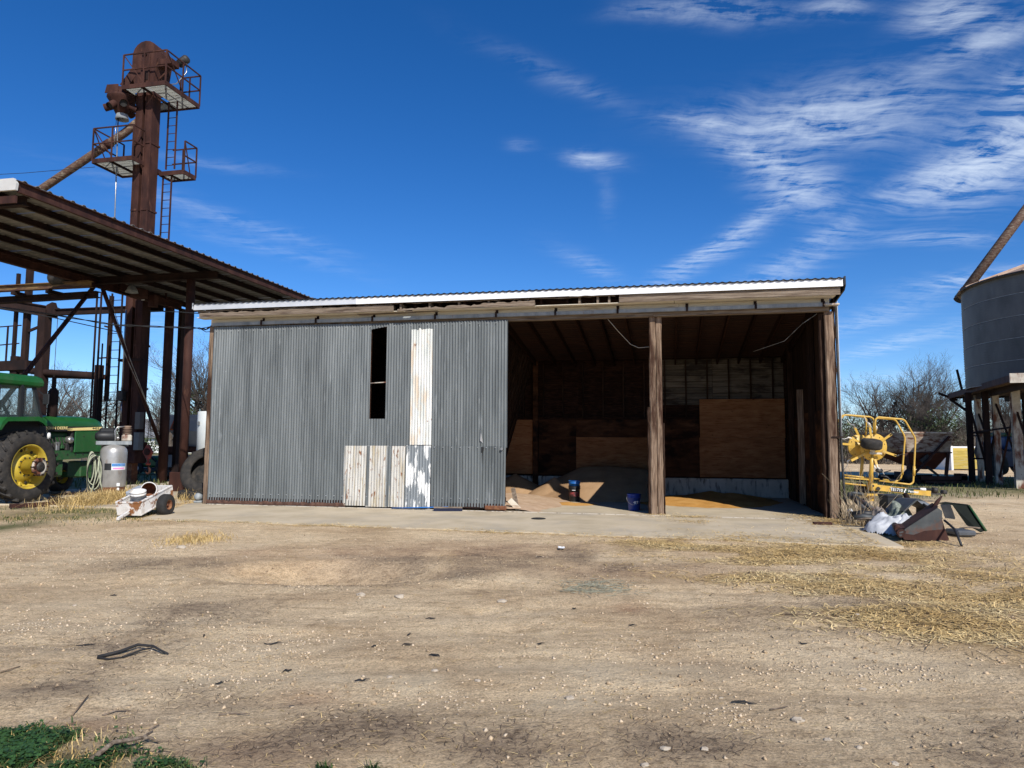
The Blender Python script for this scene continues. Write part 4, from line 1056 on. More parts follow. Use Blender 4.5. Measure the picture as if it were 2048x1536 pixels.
ep('conduit', STEEL, lambda q: q.tube([(-7.62, TB0 - .15, 2.95), (-7.62, TB0 - .15, 2.2)], .025, 8))
ep('conduit_loop', DARKM, lambda q: q.tube([(-7.75, TB0 - .15, 3.0), (-7.95, TB0 - .15, 2.72), (-8.15, TB0 - .2, 2.75), (-8.2, TB0 - .2, 2.95), (-8.0, TB0 - .2, 3.02)], .022, 6))

# ------------------------------------------------------------------ dark steel frame of the unloading pit behind the tractor
fr = thing('pit_frame', 'dark steel post and beam frame standing behind the tractor cab', 'steel frame', SM @ Matrix.Translation((-11.8, 7.0, 0)))
def fp(name, m, fn): mb = MB(SM); fn(mb); return mb.build(name, m, fr)
for (a, b, w, z0, z1, m) in ((-12.9, 7, .19, 0, 8.6, RUST_DK), (-12.08, 7, .33, 0, 6.5, RUST_DK), (-9.52, 7, .22, 0, 4.35, RUST_DK), (-13.42, 7, .11, 4.6, 8.0, RUST_DK), (-13.25, 7, .3, 3.6, 4.75, RUST_DK), (-9.32, 7.2, .12, 3.0, 7.0, RUST_DK)):
    fp('post', m, lambda q: q.box(a - w / 2, a + w / 2, b - w / 2, b + w / 2, z0, z1))
fp('beam', RUST_DK, lambda q: q.ibeam((-12.1, 7.0, 6.42), (-6.9, 7.0, 6.42), .18, .24, .03))
fp('beam', RUST_DK, lambda q: q.ibeam((-15.0, 6.0, 6.95), (-11.7, 7.2, 6.42), .2, .42, .04))
fp('beam_gusset', RUST_DK, lambda q: q.prism([(-12.0, 6.3), (-11.5, 6.3), (-11.7, 6.8), (-11.95, 6.7)], 6.9, 7.1))
fp('strut', RUST_DK, lambda q: q.bar((-12.8, 7, 5.72), (-12.1, 7, 5.95), .08, .09))
fp('beam', RUST_DK, lambda q: q.tube([(-14.3, 6.9, 4.40), (-12.0, 7.0, 4.12), (-9.5, 7.0, 3.95)], .13, 10))
fp('beam', RUST, lambda q: q.tube([(-12.0, 7.25, 4.02), (-9.5, 7.25, 3.92)], .10, 10))
fp('auger_trough', RUST_DK, lambda q: q.bar((-14.6, 6.8, 4.35), (-12.6, 6.95, 4.4), .3, .36))
fp('hand_rail', RUST_DK, lambda q: (q.bar((-14.3, 7, 5.92), (-13.15, 7, 5.96), .04, .04), q.bar((-14.3, 7, 5.2), (-13.2, 7, 5.26), .04, .04), q.bar((-13.76, 7, 4.5), (-13.76, 7, 5.94), .05, .05)))
fp('small_rail', RUST_DK, lambda q: (q.bar((-9.35, 6.9, 5.15), (-9.35, 6.9, 3.85), .04, .04), q.bar((-9.45, 6.9, 4.6), (-8.95, 6.9, 4.62), .04, .05), q.bar((-9.3, 6.9, 5.8), (-9.15, 6.9, 5.76), .05, .06)))
fp('hanging_wire', DARKM, lambda q: q.tube([(-11.4, 6.9, 6.3), (-11.42, 6.9, 2.4)], .012, 5))

# ------------------------------------------------------------------ overhead wires
WIRE = mat('black_wire', [(.015, .015, .016), (.03, .03, .03)], 30, .6)
def cable(label, pts, r, twist=0):
    o = MB()
    P = [Vector(p) for p in pts]; Q = []
    n = 40
    for k in range(n + 1):
        t = k / n * (len(P) - 1); i = min(int(t), len(P) - 2); Q.append(P[i].lerp(P[i + 1], t - i))
    if twist:
        for ph in (0, math.pi):
            o.tube([q + Vector((0, math.cos(k * 1.1 + ph), math.sin(k * 1.1 + ph))) * twist for k, q in enumerate(Q)], r, 5)
    else: o.tube(Q, r, 5)
    centre(tag(o.build('power_cable', WIRE, None), label, 'cable', None))
g = lambda a, b, z: S(a, b, z)
cable('thick twisted power cable sagging from the left to the shed corner', [sfw for sfw in [S(*sf(-60, 603, .0)), S(*sf(0, 614, .0)), S(*sf(110, 630, .0)), S(*sf(230, 650, .0)), S(*sf(330, 654, .0)), S(*sf(395, 656, .0)), S(*sf(412, 659, .0)), S(*sf(426, 650, .0))]], .012, .016)
cable('thin lower power cable sloping down to the elevator tower', [S(*sf(-60, 604, 4.0)), S(*sf(0, 616, 4.0)), S(*sf(110, 636, 4.0)), S(*sf(232, 663, 4.5)), S(*sf(245, 664, 6.0))], .016)
cable('thin wire high above the left edge of the canopy', [S(*sf(-60, 352, 5.7)), S(*sf(50, 346, 5.7)), S(*sf(190, 334, 5.7))], .010)
cable('short cable entering the shed eave beside the canopy column', [S(*sf(300, 622, 3.0)), S(*sf(360, 624, 1.5)), S(*sf(412, 628, -.2))], .013)
for k, (x, y) in enumerate(((426, 652), (425, 663))):
    cable('upper service wire loop at the left shed corner' if k == 0 else 'lower service wire loop at the left shed corner', [S(*sf(400, 657, -.05)), S(*sf(412, 664 if k else 655, -.05)), S(*sf(x, y, -.06))], .009)
# ------------------------------------------------------------------ green tractor (x forward, y left, z up; origin under the rear axle)
TRH = R(10)
TM = Matrix.Translation((-12.9, 18.2, .02)) @ Matrix(((math.sin(TRH), -math.cos(TRH), 0, 0), (math.cos(TRH), math.sin(TRH), 0, 0), (0, 0, 1, 0), (0, 0, 0, 1)))
trac = thing('tractor', 'green farm tractor with yellow wheels parked under the canopy', 'tractor', TM)
GRN = mat('green_tractor_paint', [(.011, .085, .017), (.014, .10, .021), (.02, .115, .028)], 3, .32, 0, .02, 30, stain=(.03, .10, .03), st=.62, sscale=3, spec=.5)
GRN_D = mat('dusty_green_paint', [(.018, .07, .022), (.025, .09, .028), (.05, .075, .035)], 8, .55, 0, .1, 40)
YEL = mat('yellow_wheel_paint', [(.46, .33, .03), (.56, .41, .045), (.50, .38, .07)], 3, .35, 0, .02, 40, stain=(.40, .27, .06), st=.62, sscale=4, spec=.5)
YELT = mat('yellow_decal', [(.88, .70, .26), (.92, .76, .32)], 3, .4)
GLASS = mat('tinted_cab_glass', [(.10, .14, .14), (.14, .18, .18)], 2, .06, 0, 0, 30, alpha=.30, spec=.6)
def tp(name, m, fn, parent=None, **k): mb = MB(TM); fn(mb); return mb.build(name, m, parent or trac, **k)
def wheel(x, y, r, w, rim_r, side, lugs, hubext):
    A = Matrix.Translation((x, y, r)) @ Matrix.Rotation(R(90), 4, 'X')      # lathe axis -> -y is outward for side -1
    if side > 0: A = Matrix.Translation((x, y, r)) @ Matrix.Rotation(R(-90), 4, 'X')
    wh = tp('wheel', DARKM, lambda q: q.lathe([(0, -w * .3), (.08, -w * .3), (.08, w * .3), (0, w * .3)], 16, A))
    h = w / 2
    prof = [(rim_r, -h * .8), (rim_r + .03, -h * .95), (rim_r + (r - rim_r) * .5, -h * 1.05), (r - .10, -h * .92), (r - .045, -h * .75), (r - .035, 0), (r - .045, h * .75), (r - .10, h * .92), (rim_r + (r - rim_r) * .5, h * 1.05), (rim_r + .03, h * .95), (rim_r, h * .8)]
    ty = tp('tyre', TAN_RUB if lugs else BLACK, lambda q: q.lathe(prof, 56, A), wh)
    if lugs:
        def lg(q):
            n = 22
            for s_ in (-1, 1):
                for k in range(n):
                    a = 2 * math.pi * (k + (.5 if s_ > 0 else 0)) / n
                    V = []
                    for (t, zz) in ((0, .02), (.5, .5), (1.0, .98)):
                        aa = a + .20 * t * 1.0
                        for (da, rr_) in ((-.035, r - .05 - .03 * t), (-.028, r + .002 - .035 * max(0, t - .6)), (.028, r + .002 - .035 * max(0, t - .6)), (.035, r - .05 - .03 * t)):
                            V.append((rr_ * math.cos(aa + da), rr_ * math.sin(aa + da), s_ * h * zz))
                    Fs = []
                    for i in (0, 1):
                        for j in range(3): Fs.append((i * 4 + j, i * 4 + j + 1, i * 4 + j + 5, i * 4 + j + 4))
                    Fs += [(8, 9, 10, 11), (3, 2, 1, 0)]
                    q.add(V, Fs, False, A)
        tp('lugs', TAN_RUB, lg, ty, kind='stuff')
    rimp = [(rim_r + .012, h * .82), (rim_r + .02, h * .90), (rim_r - .005, h * .90), (rim_r - .03, h * .70), (rim_r - .05, h * .30), (rim_r - .06, -.02), (rim_r - .09, -.04), (rim_r * .62, .02), (rim_r * .52, h * .42), (rim_r * .35, h * .48), (rim_r * .30, h * .30), (0, h * .30)]
    rm = tp('rim', YEL, lambda q: q.lathe(rimp, 48, A), wh)
    tp('rim_inner', YEL, lambda q: q.lathe([(rim_r - .03, -h * .9), (rim_r - .055, -.02)], 40, A), rm)
    if lugs:
        for k in range(8):
            a = 2 * math.pi * (k + .3) / 8
            p = Vector((math.cos(a) * rim_r * .76, math.sin(a) * rim_r * .76, .02))
            tp('rim_hole', BLACK, lambda q: q.lathe([(0, .012), (.036, .012), (.040, .0)], 12, A @ Matrix.Translation(p) @ Matrix.Scale(1.0, 4)), rm)
            a += .39
            p = Vector((math.cos(a) * rim_r * .80, math.sin(a) * rim_r * .80, .0))
            tp('rim_lug', YEL, lambda q: q.bbox(-.05, .05, -.03, .03, -.02, .035, .01, A @ Matrix.Translation(p) @ Matrix.Rotation(a, 4, 'Z')), rm)
        for k in range(10):
            a = 2 * math.pi * k / 10
            tp('wheel_bolt', DARKM, lambda q: q.tube([(math.cos(a) * rim_r * .42, math.sin(a) * rim_r * .42, h * .44), (math.cos(a) * rim_r * .42, math.sin(a) * rim_r * .42, h * .56)], .018, 6, A), rm)
    if hubext:
        tp('hub', YEL, lambda q: q.lathe([(.16, h * .3), (.16, h * .5), (.185, h * .52), (.185, h + .22), (.20, h + .22), (.20, h + .25)], 24, A), rm)
        tp('hub_flange', RUST_PALE, lambda q: q.lathe([(.22, h + .22), (.225, h + .24), (.22, h + .27), (.13, h + .275), (.12, h + .22), (.05, h + .2), (.05, h + .24), (0, h + .24)], 24, A), rm)
        for k in range(10):
            a = 2 * math.pi * k / 10
            tp('hub_bolt', RUST_DK, lambda q: q.tube([(math.cos(a) * .205, math.sin(a) * .205, h + .20), (math.cos(a) * .205, math.sin(a) * .205, h + .31)], .024, 6, A), rm)
        tp('hub_core', DARKM, lambda q: q.lathe([(.115, h + .21), (.115, h + .29), (.04, h + .295), (0, h + .28)], 18, A), rm)
    return wh
wheel(-.10, -.92, .895, .46, .53, -1, True, True)
wheel(-.10, .92, .895, .46, .53, 1, True, False)
wheel(2.95, -.78, .48, .30, .22, -1, False, False)
wheel(2.95, .78, .48, .30, .22, 1, False, False)
tp('rear_axle', GRN_D, lambda q: (q.tube([(-.08, -.8, .9), (-.08, .8, .9)], .14, 14), q.bbox(-.5, .7, -.32, .32, .6, 1.3, .05)))
tp('transmission', GRN_D, lambda q: q.bbox(.6, 1.9, -.3, .3, .55, 1.25, .05))
tp('front_axle', GRN_D, lambda q: (q.bar((2.95, -.7, .55), (2.95, .7, .55), .14, .16), q.bbox(2.6, 3.2, -.22, .22, .5, .95, .03)))
for s_ in (-1, 1):
    tp('frame_rail', GRN_D, lambda q: q.prism([(1.0, .98), (3.25, 1.08), (3.25, 1.28), (1.0, 1.26)], s_ * .36 - .03, s_ * .36 + .03))
    for k in range(5):
        tp('frame_bolt', BLACK, lambda q: q.tube([(1.9 + k * .28, s_ * .38, 1.15), (1.9 + k * .28, s_ * .402, 1.15)], .022, 8))
# hood: rounded section swept forwards
def hood(q):
    sec = [(.41, 1.80), (.43, 1.98), (.41, 2.08), (.33, 2.15), (.15, 2.19), (-.15, 2.19), (-.33, 2.15), (-.41, 2.08), (-.43, 1.98), (-.41, 1.80)]
    X = [(.95, 1.0, 0.0), (1.6, 1.0, 0.015), (2.4, .985, 0.02), (2.95, .96, .0), (3.12, .92, -.06), (3.18, .85, -.14)]
    P = np.zeros((len(X), len(sec), 3))
    for i, (x, k, dz) in enumerate(X):
        for j, (y, z) in enumerate(sec): P[i, j] = (x, y * k, z + dz * (z - 1.8) / .39)
    q.grid(P, True); q.add(P[-1].tolist(), [tuple(range(len(sec)))])
hd_ = tp('hood', GRN, hood)
tp('front_grille', DARKM, lambda q: q.bbox(2.98, 3.16, -.36, .36, 1.2, 1.80, .03), hd_)
for s_ in (-1, 1):
    sp = tp('side_panel', GRN, lambda q: q.bbox(2.10, 3.12, s_ * .41 - .02, s_ * .41 + .02, 1.20, 1.80, .015), hd_)
    if s_ < 0:
        for k in range(17):
            tp('louvre', GRN_D, lambda q: q.box(2.14 + k * .045, 2.155 + k * .045, -.438, -.43, 1.23, 1.77), sp)
        tp('panel_latch', BLACK, lambda q: q.box(2.40, 2.43, -.440, -.43, 1.63, 1.66), sp)
# decals on the right side of the hood
def FY(x, z): return Matrix.Translation((x, -.436, z))
tp('decal_band', BLACK, lambda q: q.prism([(.80, 1.765), (3.10, 1.83), (3.10, 1.94), (.80, 1.90)], -.4365, -.43), hd_)
tp('stripe', YELT, lambda q: q.prism([(1.98, 1.808), (3.08, 1.842), (3.08, 1.93), (1.98, 1.878)], -.4385, -.4365), hd_)
tp('lettering', YELT, lambda q: q.text('JOHN DEERE', .74, FY(1.43, 1.858) @ Matrix.Translation((0, -.004, 0)) @ Matrix.Rotation(R(-1.2), 4, 'Y'), .10, .02), hd_)
tp('lettering', BLACK, lambda q: q.text('4455', .26, FY(2.84, 1.882) @ Matrix.Translation((0, -.005, 0)), .062, .02), hd_)
for k in range(7):
    tp('stripe_bar', YELT, lambda q: q.box(1.80 + k * .026, 1.803 + k * .026 + .002 * k, -.4385, -.4365, 1.80, 1.875), hd_)
# engine
eng = tp('engine', GRN_D, lambda q: (q.bbox(1.05, 2.05, -.26, .26, 1.15, 1.76, .04), q.bbox(1.2, 1.95, -.33, -.24, 1.3, 1.62, .02), q.tube([(1.3, -.3, 1.22), (2.0, -.3, 1.22)], .05, 10)))
tp('alternator', STEEL, lambda q: q.lathe([(0, -.1), (.07, -.09), (.10, -.05), (.10, .06), (.06, .1), (0, .1)], 16, Matrix.Translation((1.92, -.40, 1.55)) @ Matrix.Rotation(R(90), 4, 'X')), eng)
tp('fan_shroud', BLACK, lambda q: q.bbox(2.0, 2.09, -.4, .4, 1.2, 1.78, .02), eng)
tp('oil_filter', WHITE, lambda q: q.tube([(1.22, -.38, 1.58), (1.22, -.38, 1.74)], .055, 12), eng)
for k in range(6):
    tp('injector_line', DARKM, lambda q: q.tube([(1.25 + k * .12, -.34, 1.62), (1.27 + k * .12, -.40, 1.48 - .03 * (k % 3)), (1.35 + k * .09, -.37, 1.36)], .014, 6), eng)
for k in range(5):
    tp('engine_block_cover', [GRN_D, DARKM, STEEL][k % 3], lambda q: q.bbox(1.15 + k * .17, 1.27 + k * .17, -.40, -.30, 1.26 + .05 * (k % 2), 1.42 + .04 * (k % 3), .015), eng)
# muffler and stack
tp('muffler', RUST_DK, lambda q: q.lathe([(.05, 2.12), (.125, 2.2), (.13, 2.86), (.07, 2.94), (.055, 2.96), (.055, 3.25), (.045, 3.25)], 18, Matrix.Translation((1.50, -.2, 0))))
tp('air_intake', BLACK, lambda q: q.lathe([(.04, 2.1), (.04, 2.5), (.08, 2.52), (.08, 2.62), (0, 2.64)], 14, Matrix.Translation((1.95, .15, 0))))
# cab
cabm = MB(TM)
for (x0, x1, y) in ((-.75, -.72, -.72), (.62, .32, -.70), (-.75, -.72, .72), (.62, .32, .70), (-.1, -.1, -.76), (-.1, -.1, .76)):
    cabm.bar((x0, y, 1.98), (x1, y * .98, 2.92), .07, .07)
cabm.bar((.62, -.7, 2.15), (.62, .7, 2.15), .06, .1); cabm.bar((-.78, -.74, 1.98), (.62, -.74, 1.98), .06, .08); cabm.bar((-.78, .74, 1.98), (.62, .74, 1.98), .06, .08)
cab = cabm.build('cab', BLKPL, trac)
def roof(q):
    P = []
    for (k, z) in ((.93, 2.88), (1.0, 2.92), (1.02, 3.0), (.97, 3.12), (.85, 3.17)):
        P.append([(-.05 + x * k, y * k, z) for (x, y) in ((-.82, -.78), (.55, -.80), (.72, -.55), (.76, 0), (.72, .55), (.55, .80), (-.82, .78), (-.82, -.78))])
    q.grid(np.array(P), False); q.add(P[-1][:-1], [tuple(range(7))]); q.add(P[0][:-1], [tuple(range(6, -1, -1))])
tp('cab_roof', GRN, roof, cab)
tp('roof_lamp', BLKPL, lambda q: q.bbox(.62, .72, -.62, -.4, 2.92, 3.02, .01), cab)
for s_ in (-1, 1):
    tp('side_window', GLASS, lambda q: q.add([(-.70, s_ * .735, 2.03), (.56, s_ * .735, 2.03), (.34, s_ * .70, 2.88), (-.68, s_ * .70, 2.88)], [(0, 1, 2, 3)]), cab)
tp('windscreen', GLASS, lambda q: q.add([(.60, -.66, 2.2), (.60, .66, 2.2), (.33, .64, 2.88), (.33, -.64, 2.88)], [(0, 1, 2, 3)]), cab)
tp('rear_window', GLASS, lambda q: q.add([(-.76, -.68, 2.03), (-.76, .68, 2.03), (-.72, .66, 2.88), (-.72, -.66, 2.88)], [(0, 1, 2, 3)]), cab)
tp('cab_floor', BLKPL, lambda q: q.bbox(-.75, .6, -.68, .68, 1.3, 1.98, .03), cab)
tp('seat', BLKPL, lambda q: (q.bbox(-.55, -.1, -.25, .25, 1.98, 2.15, .05), q.bbox(-.65, -.5, -.25, .25, 2.1, 2.75, .05)), cab)
tp('steering_wheel', BLKPL, lambda q: (q.tube([(.15 + .06 * math.sin(a), .19 * math.cos(a), 2.42 + .16 * math.sin(a)) for a in np.linspace(0, 2 * math.pi, 21)], .015, 6), q.tube([(.15, 0, 2.42), (.45, 0, 2.0)], .04, 8)), cab)
tp('mirror', BLKPL, lambda q: (q.bbox(.42, .46, -1.05, -.88, 2.45, 2.72, .01), q.bar((.45, -.72, 2.8), (.44, -.95, 2.65), .02, .02)), cab)
# fenders
for s_ in (-1, 1):
    def fen(q):
        def sec(xe, y): return [(x, s_ * y, z) for (x, z) in ((-1.02, 1.80), (-.95, 1.98), (-.82, 2.09), (xe - .26, 2.13), (xe - .10, 2.06), (xe, 1.925), (xe - .04, 1.90), (xe - .14, 1.97), (xe - .28, 2.02), (-.80, 1.99), (-.88, 1.91), (-.97, 1.78))]
        A_, B_ = sec(.90, .55), sec(.36, 1.12); n = len(A_)
        q.add([*A_, *B_], [(i, (i + 1) % n, n + (i + 1) % n, n + i) for i in range(n)] + [tuple(range(n - 1, -1, -1)), tuple(range(n, 2 * n))])
    tp('fender', GRN, fen)
tp('cab_step', BLKPL, lambda q: (q.bbox(.85, 1.15, -.72, -.42, .75, .79, .01), q.bbox(.85, 1.15, -.72, -.42, 1.1, 1.14, .01), q.bar((1.0, -.44, .75), (1.0, -.44, 1.5), .04, .04)))
tp('fuel_tank', BLKPL, lambda q: q.bbox(.75, 1.05, -.5, .5, 1.35, 1.95, .04))

# ------------------------------------------------------------------ air compressor on its upright tank
cp = gp(228, 990, .05); CMx = frame((cp.x + .35, cp.y - 1.2, .045), R(8))
CMx = frame((*dp(228, 900, 20.0).xy, .045), R(29))
comp = thing('air_compressor', 'grey upright air compressor tank with motor and pump on top', 'compressor', CMx)
def kp(name, m, fn, parent=None): mb = MB(CMx); fn(mb); return mb.build(name, m, parent or comp)
TANK = mat('dirty_silver_tank', [(.30, .29, .27), (.40, .39, .37), (.47, .46, .44)], 3, .38, .45, .03, 40, (1, 1, .6), stain=(.26, .15, .09), st=.64, sscale=3, stain2=(.16, .08, .05), st2=.72)
tk = kp('tank', TANK, lambda q: q.lathe([(0, .12), (.20, .13), (.30, .20), (.335, .30), (.335, 1.18), (.32, 1.27), (.27, 1.35), (.16, 1.41), (0, 1.43)], 36))
kp('tank_skirt', RUST_LT, lambda q: q.lathe([(.31, .0), (.30, .16), (.33, .26)], 30), tk)
LB = Matrix.Rotation(R(-8), 4, 'Z')
kp('name_band', BLKPL, lambda q: q.lathe([(.338, .72), (.338, .90)], 14, None, True, R(-128), R(-98)), tk)
kp('name_label', WHITE, lambda q: q.lathe([(.338, .72), (.338, .90)], 18, None, True, R(-97), R(-30)), tk)
LBLUE = mat('label_blue', [(.02, .22, .55), (.03, .26, .60)], 3, .5); LPINK = mat('label_pink', [(.75, .22, .50), (.80, .35, .58)], 3, .5)
kp('label_stripe', LBLUE, lambda q: q.lathe([(.340, .815), (.340, .895)], 18, None, True, R(-96), R(-33)), tk)
kp('label_lettering', mat('label_navy', [(.02, .06, .25)], 3, .5), lambda q: q.text('CAMPBELL HAUSFELD', .33, Matrix.Translation((0, 0, .855)) @ Matrix.Rotation(R(26), 4, 'Z'), .042, .015, wrap_r=.3415), tk)
kp('label_lettering', LPINK, lambda q: q.lathe([(.340, .74), (.340, .785)], 14, None, True, R(-92), R(-40)), tk)
kp('platform', GALV_OLD, lambda q: (q.bbox(-.44, .42, -.16, .16, 1.46, 1.49, .008), q.bbox(-.44, .42, -.17, -.155, 1.40, 1.50, .005), q.bar((-.3, 0, 1.38), (-.3, 0, 1.46), .2, .08), q.bar((.25, 0, 1.36), (.25, 0, 1.46), .2, .08)))
kp('motor', BLKPL, lambda q: q.lathe([(0, -.30), (.08, -.29), (.13, -.22), (.14, -.1), (.14, .14), (.11, .20), (0, .21)], 20, Matrix.Translation((-.18, 0, 1.63)) @ Matrix.Rotation(R(90), 4, 'Y')))
kp('pump_crankcase', RUST_PALE, lambda q: q.bbox(.17, .42, -.12, .12, 1.49, 1.68, .03))
PUMPM = mat('rusty_pump_fins', [(.20, .13, .09), (.30, .22, .16)], 5, .7)
cyl = kp('pump_cylinder', PUMPM, lambda q: q.lathe([(.08, 1.66), (.08, 1.86), (.10, 1.88), (.10, 1.92), (0, 1.92)], 18, Matrix.Translation((.30, 0, 0))))
for k in range(4):
    kp('cooling_fin', PUMPM, lambda q: q.lathe([(.08, 1.70 + k * .045), (.115, 1.70 + k * .045), (.115, 1.712 + k * .045), (.08, 1.712 + k * .045)], 18, Matrix.Translation((.30, 0, 0))), cyl)
kp('discharge_tube', STEEL, lambda q: q.tube([(.25, -.05, 1.90), (.05, -.08, 1.88), (-.0, -.1, 1.78), (.02, -.1, 1.55), (0, -.08, 1.42)], .022, 8))
kp('pressure_gauge', STEEL, lambda q: q.lathe([(0, .02), (.04, .02), (.045, 0), (.045, -.04), (0, -.04)], 14, Matrix.Translation((.08, -.2, 1.58)) @ Matrix.Rotation(R(90), 4, 'X')))
kp('belt_guard', BLKPL, lambda q: q.bbox(-.38, .0, .06, .16, 1.5, 1.86, .04))
kp('drain_badge', WHITE, lambda q: (q.bbox(.10, .18, -.345, -.32, .28, .37, .008), q.bbox(.11, .17, -.345, -.325, .17, .245, .008)))
# hoses draped on the left of the tank
HOSE = mat('pale_green_hose', [(.30, .32, .22), (.40, .42, .30), (.22, .25, .16)], 8, .6)
hs_ = thing('air_hose', 'pale coiled air hose hanging on the left side of the compressor tank', 'hose', CMx @ Matrix.Translation((-.45, -.1, 0)))
for k in range(7):
    r2 = random.Random(k); pts = []
    x0 = -.52 + .022 * k; z0 = 1.22 - .02 * k; ln = .75 + .3 * r2.random()
    for t in np.linspace(0, 1, 22):
        a = math.pi * 2 * t
        pts.append((x0 + (.06 + .09 * r2.random() * 0 + .02 * k) * math.sin(a) - .03, -.10 - .02 * k + .02 * math.sin(a * 2), z0 - ln * (1 - math.cos(a)) / 2 + .02 * math.sin(a * 3 + k)))
    MB(CMx).tube(pts, .015, 6).build('coil', HOSE if k % 3 else BLKPL, hs_)
for (x1, k) in ((-.52, 0), (-.18, 1)):
    MB(CMx).tube([(-.34, -.30, 1.1), (-.36 + .02 * k, -.33, .75), ((x1 - .36) / 2, -.34, .35), (x1, -.35, .0)], .016, 6).build('tail', HOSE, hs_)

# ------------------------------------------------------------------ little white garden cart with buckets
cw = gp(323, 1031); CA = math.atan2(.55, 1.0)
# cart axes: x along its length (towards upper right in the picture), y to the left
ex = (gp(357, 1018) - gp(278, 1030)); ex.z = 0; ex.normalize()
ey = Vector((-ex.y, ex.x, 0)); pitch = R(-15)
GO = Vector((cw.x + .06, cw.y, 0)) + ey * .11
GM = Matrix(((ex.x, ey.x, 0, GO.x), (ex.y, ey.y, 0, GO.y), (0, 0, 1, float(gz(GO.x, GO.y)) * 0 + .0), (0, 0, 0, 1)))
cart = thing('garden_cart', 'small rusty white two-wheeled garden cart tipped forward on its drawbar', 'cart', GM)
CARTW = mat('rusty_white_cart_paint', [(.62, .59, .54), (.72, .70, .66), (.55, .50, .44)], 5, .6, 0, .05, 60, (1, 1, 1), stain=(.26, .11, .04), st=.56, sscale=5, ssoft=.03, stain2=(.16, .07, .035), st2=.66, s2scale=11)
TB = GM @ rot('Y', pitch, (.0, 0, .215))
def gpz(name, m, fn, parent=None): mb = MB(TB); fn(mb); return mb.build(name, m, parent or cart)
L0, L1, WD, HT = -.62, .46, .52, .28
gpz('side_panel', CARTW, lambda q: (q.bbox(L0, L1, 0, .02, .0, HT, .006), q.bbox(L0, L1, -.015, .03, HT - .02, HT + .01, .004), q.bbox(L0, L1, -.012, 0, .0, .03, .004)))
gpz('side_panel', CARTW, lambda q: (q.bbox(L0, L1, WD - .02, WD, .0, HT, .006), q.bbox(L0, L1, WD - .03, WD + .015, HT - .02, HT + .01, .004)))
gpz('front_panel', CARTW, lambda q: (q.bbox(L0 - .012, L0, -.01, WD + .01, .0, HT, .004), q.bbox(L0 - .022, L0 + .01, -.01, WD + .01, HT - .02, HT + .012, .004)))
gpz('tail_panel', CARTW, lambda q: q.bbox(L1, L1 + .012, -.01, WD + .01, .0, HT, .004))
gpz('floor_panel', CARTW, lambda q: q.box(L0, L1, .02, WD - .02, .0, .02))
MB(GM).bar((-.62, WD * .45, .14), (-1.05, WD * .35, .03), .05, .05).build('drawbar', CARTW, cart)
for yy in (-.13, WD + .13):
    A = Matrix.Translation((0, yy, .225)) @ Matrix.Rotation(R(90 if yy < 0 else -90), 4, 'X')
    w_ = MB(GM).lathe([(.11, -.09), (.17, -.10), (.21, -.08), (.225, -.05), (.225, .05), (.21, .08), (.17, .10), (.11, .09)], 32, A).build('wheel', BLACK, cart)
    MB(GM).lathe([(.105, .075), (.11, .085), (.09, .08), (.085, .02), (.06, .0), (.03, .005), (.03, .05), (0, .055)], 24, A).build('rim', RUST_LT, w_)
MB(GM).tube([(0, -.1, .20), (0, WD + .1, .20)], .02, 8).build('axle', RUST_DK, cart)
# its load
WBK = mat('dirty_white_bucket', [(.55, .53, .48), (.66, .64, .60), (.70, .69, .66)], 5, .6, 0, .05, 40, stain=(.34, .27, .2), st=.62, sscale=6)
def cbucket(label, Mx, inner=None):
    t = thing('bucket', label, 'bucket', Mx)
    MB(Mx).lathe([(0, .004), (.125, .004), (.13, .012), (.146, .30), (.158, .305), (.158, .32), (.147, .325), (.15, .36), (.16, .362), (.16, .372), (.142, .372), (.124, .02), (0, .02)], 28).build('body', WBK, t)
    if inner: MB(Mx).lathe([(.14, .365), (.123, .04), (0, .04)], 24).build('lining', inner, t)
    pts = [(math.cos(a) * .155, -math.sin(a) * .16, .33 - .12 * math.sin(a)) for a in np.linspace(0, math.pi, 13)]
    MB(Mx).tube(pts, .004, 5).build('handle', STEEL, t)
cbucket('white plastic bucket standing upright at the low end of the garden cart', TB @ Matrix.Translation((-.36, .24, .06)) @ Matrix.Rotation(R(6), 4, 'X'))
cbucket('white plastic bucket lying on its side in the garden cart', TB @ Matrix.Translation((.22, .34, .27)) @ Matrix.Rotation(R(-72), 4, 'Y') @ Matrix.Rotation(R(30), 4, 'X'), RUST_LT)
o = MB(TB).bbox(-.05, .38, .42, .74, .03, .30, .02).build('plastic_tub', mat('grey_plastic_tub', [(.30, .33, .36), (.38, .41, .44)], 4, .5), None)
centre(tag(o, 'pale grey plastic tub at the high end of the garden cart', 'tub'))
# red gas bottle lying on the pad
rb = S(*sf(312, 976, .6)); 
o = MB().lathe([(0, -.42), (.05, -.41), (.10, -.36), (.11, -.3), (.11, .3), (.09, .36), (.04, .40), (.03, .46), (0, .46)], 20, Matrix.Translation((rb.x, rb.y, .16)) @ Matrix.Rotation(-ANG + R(4), 4, 'Z') @ Matrix.Rotation(R(92), 4, 'Y')).build('gas_bottle', mat('faded_red_paint', [(.40, .06, .05), (.48, .09, .075)], 4, .5), None)
centre(tag(o, 'faded red gas bottle lying on the pad behind the garden cart', 'gas bottle'))
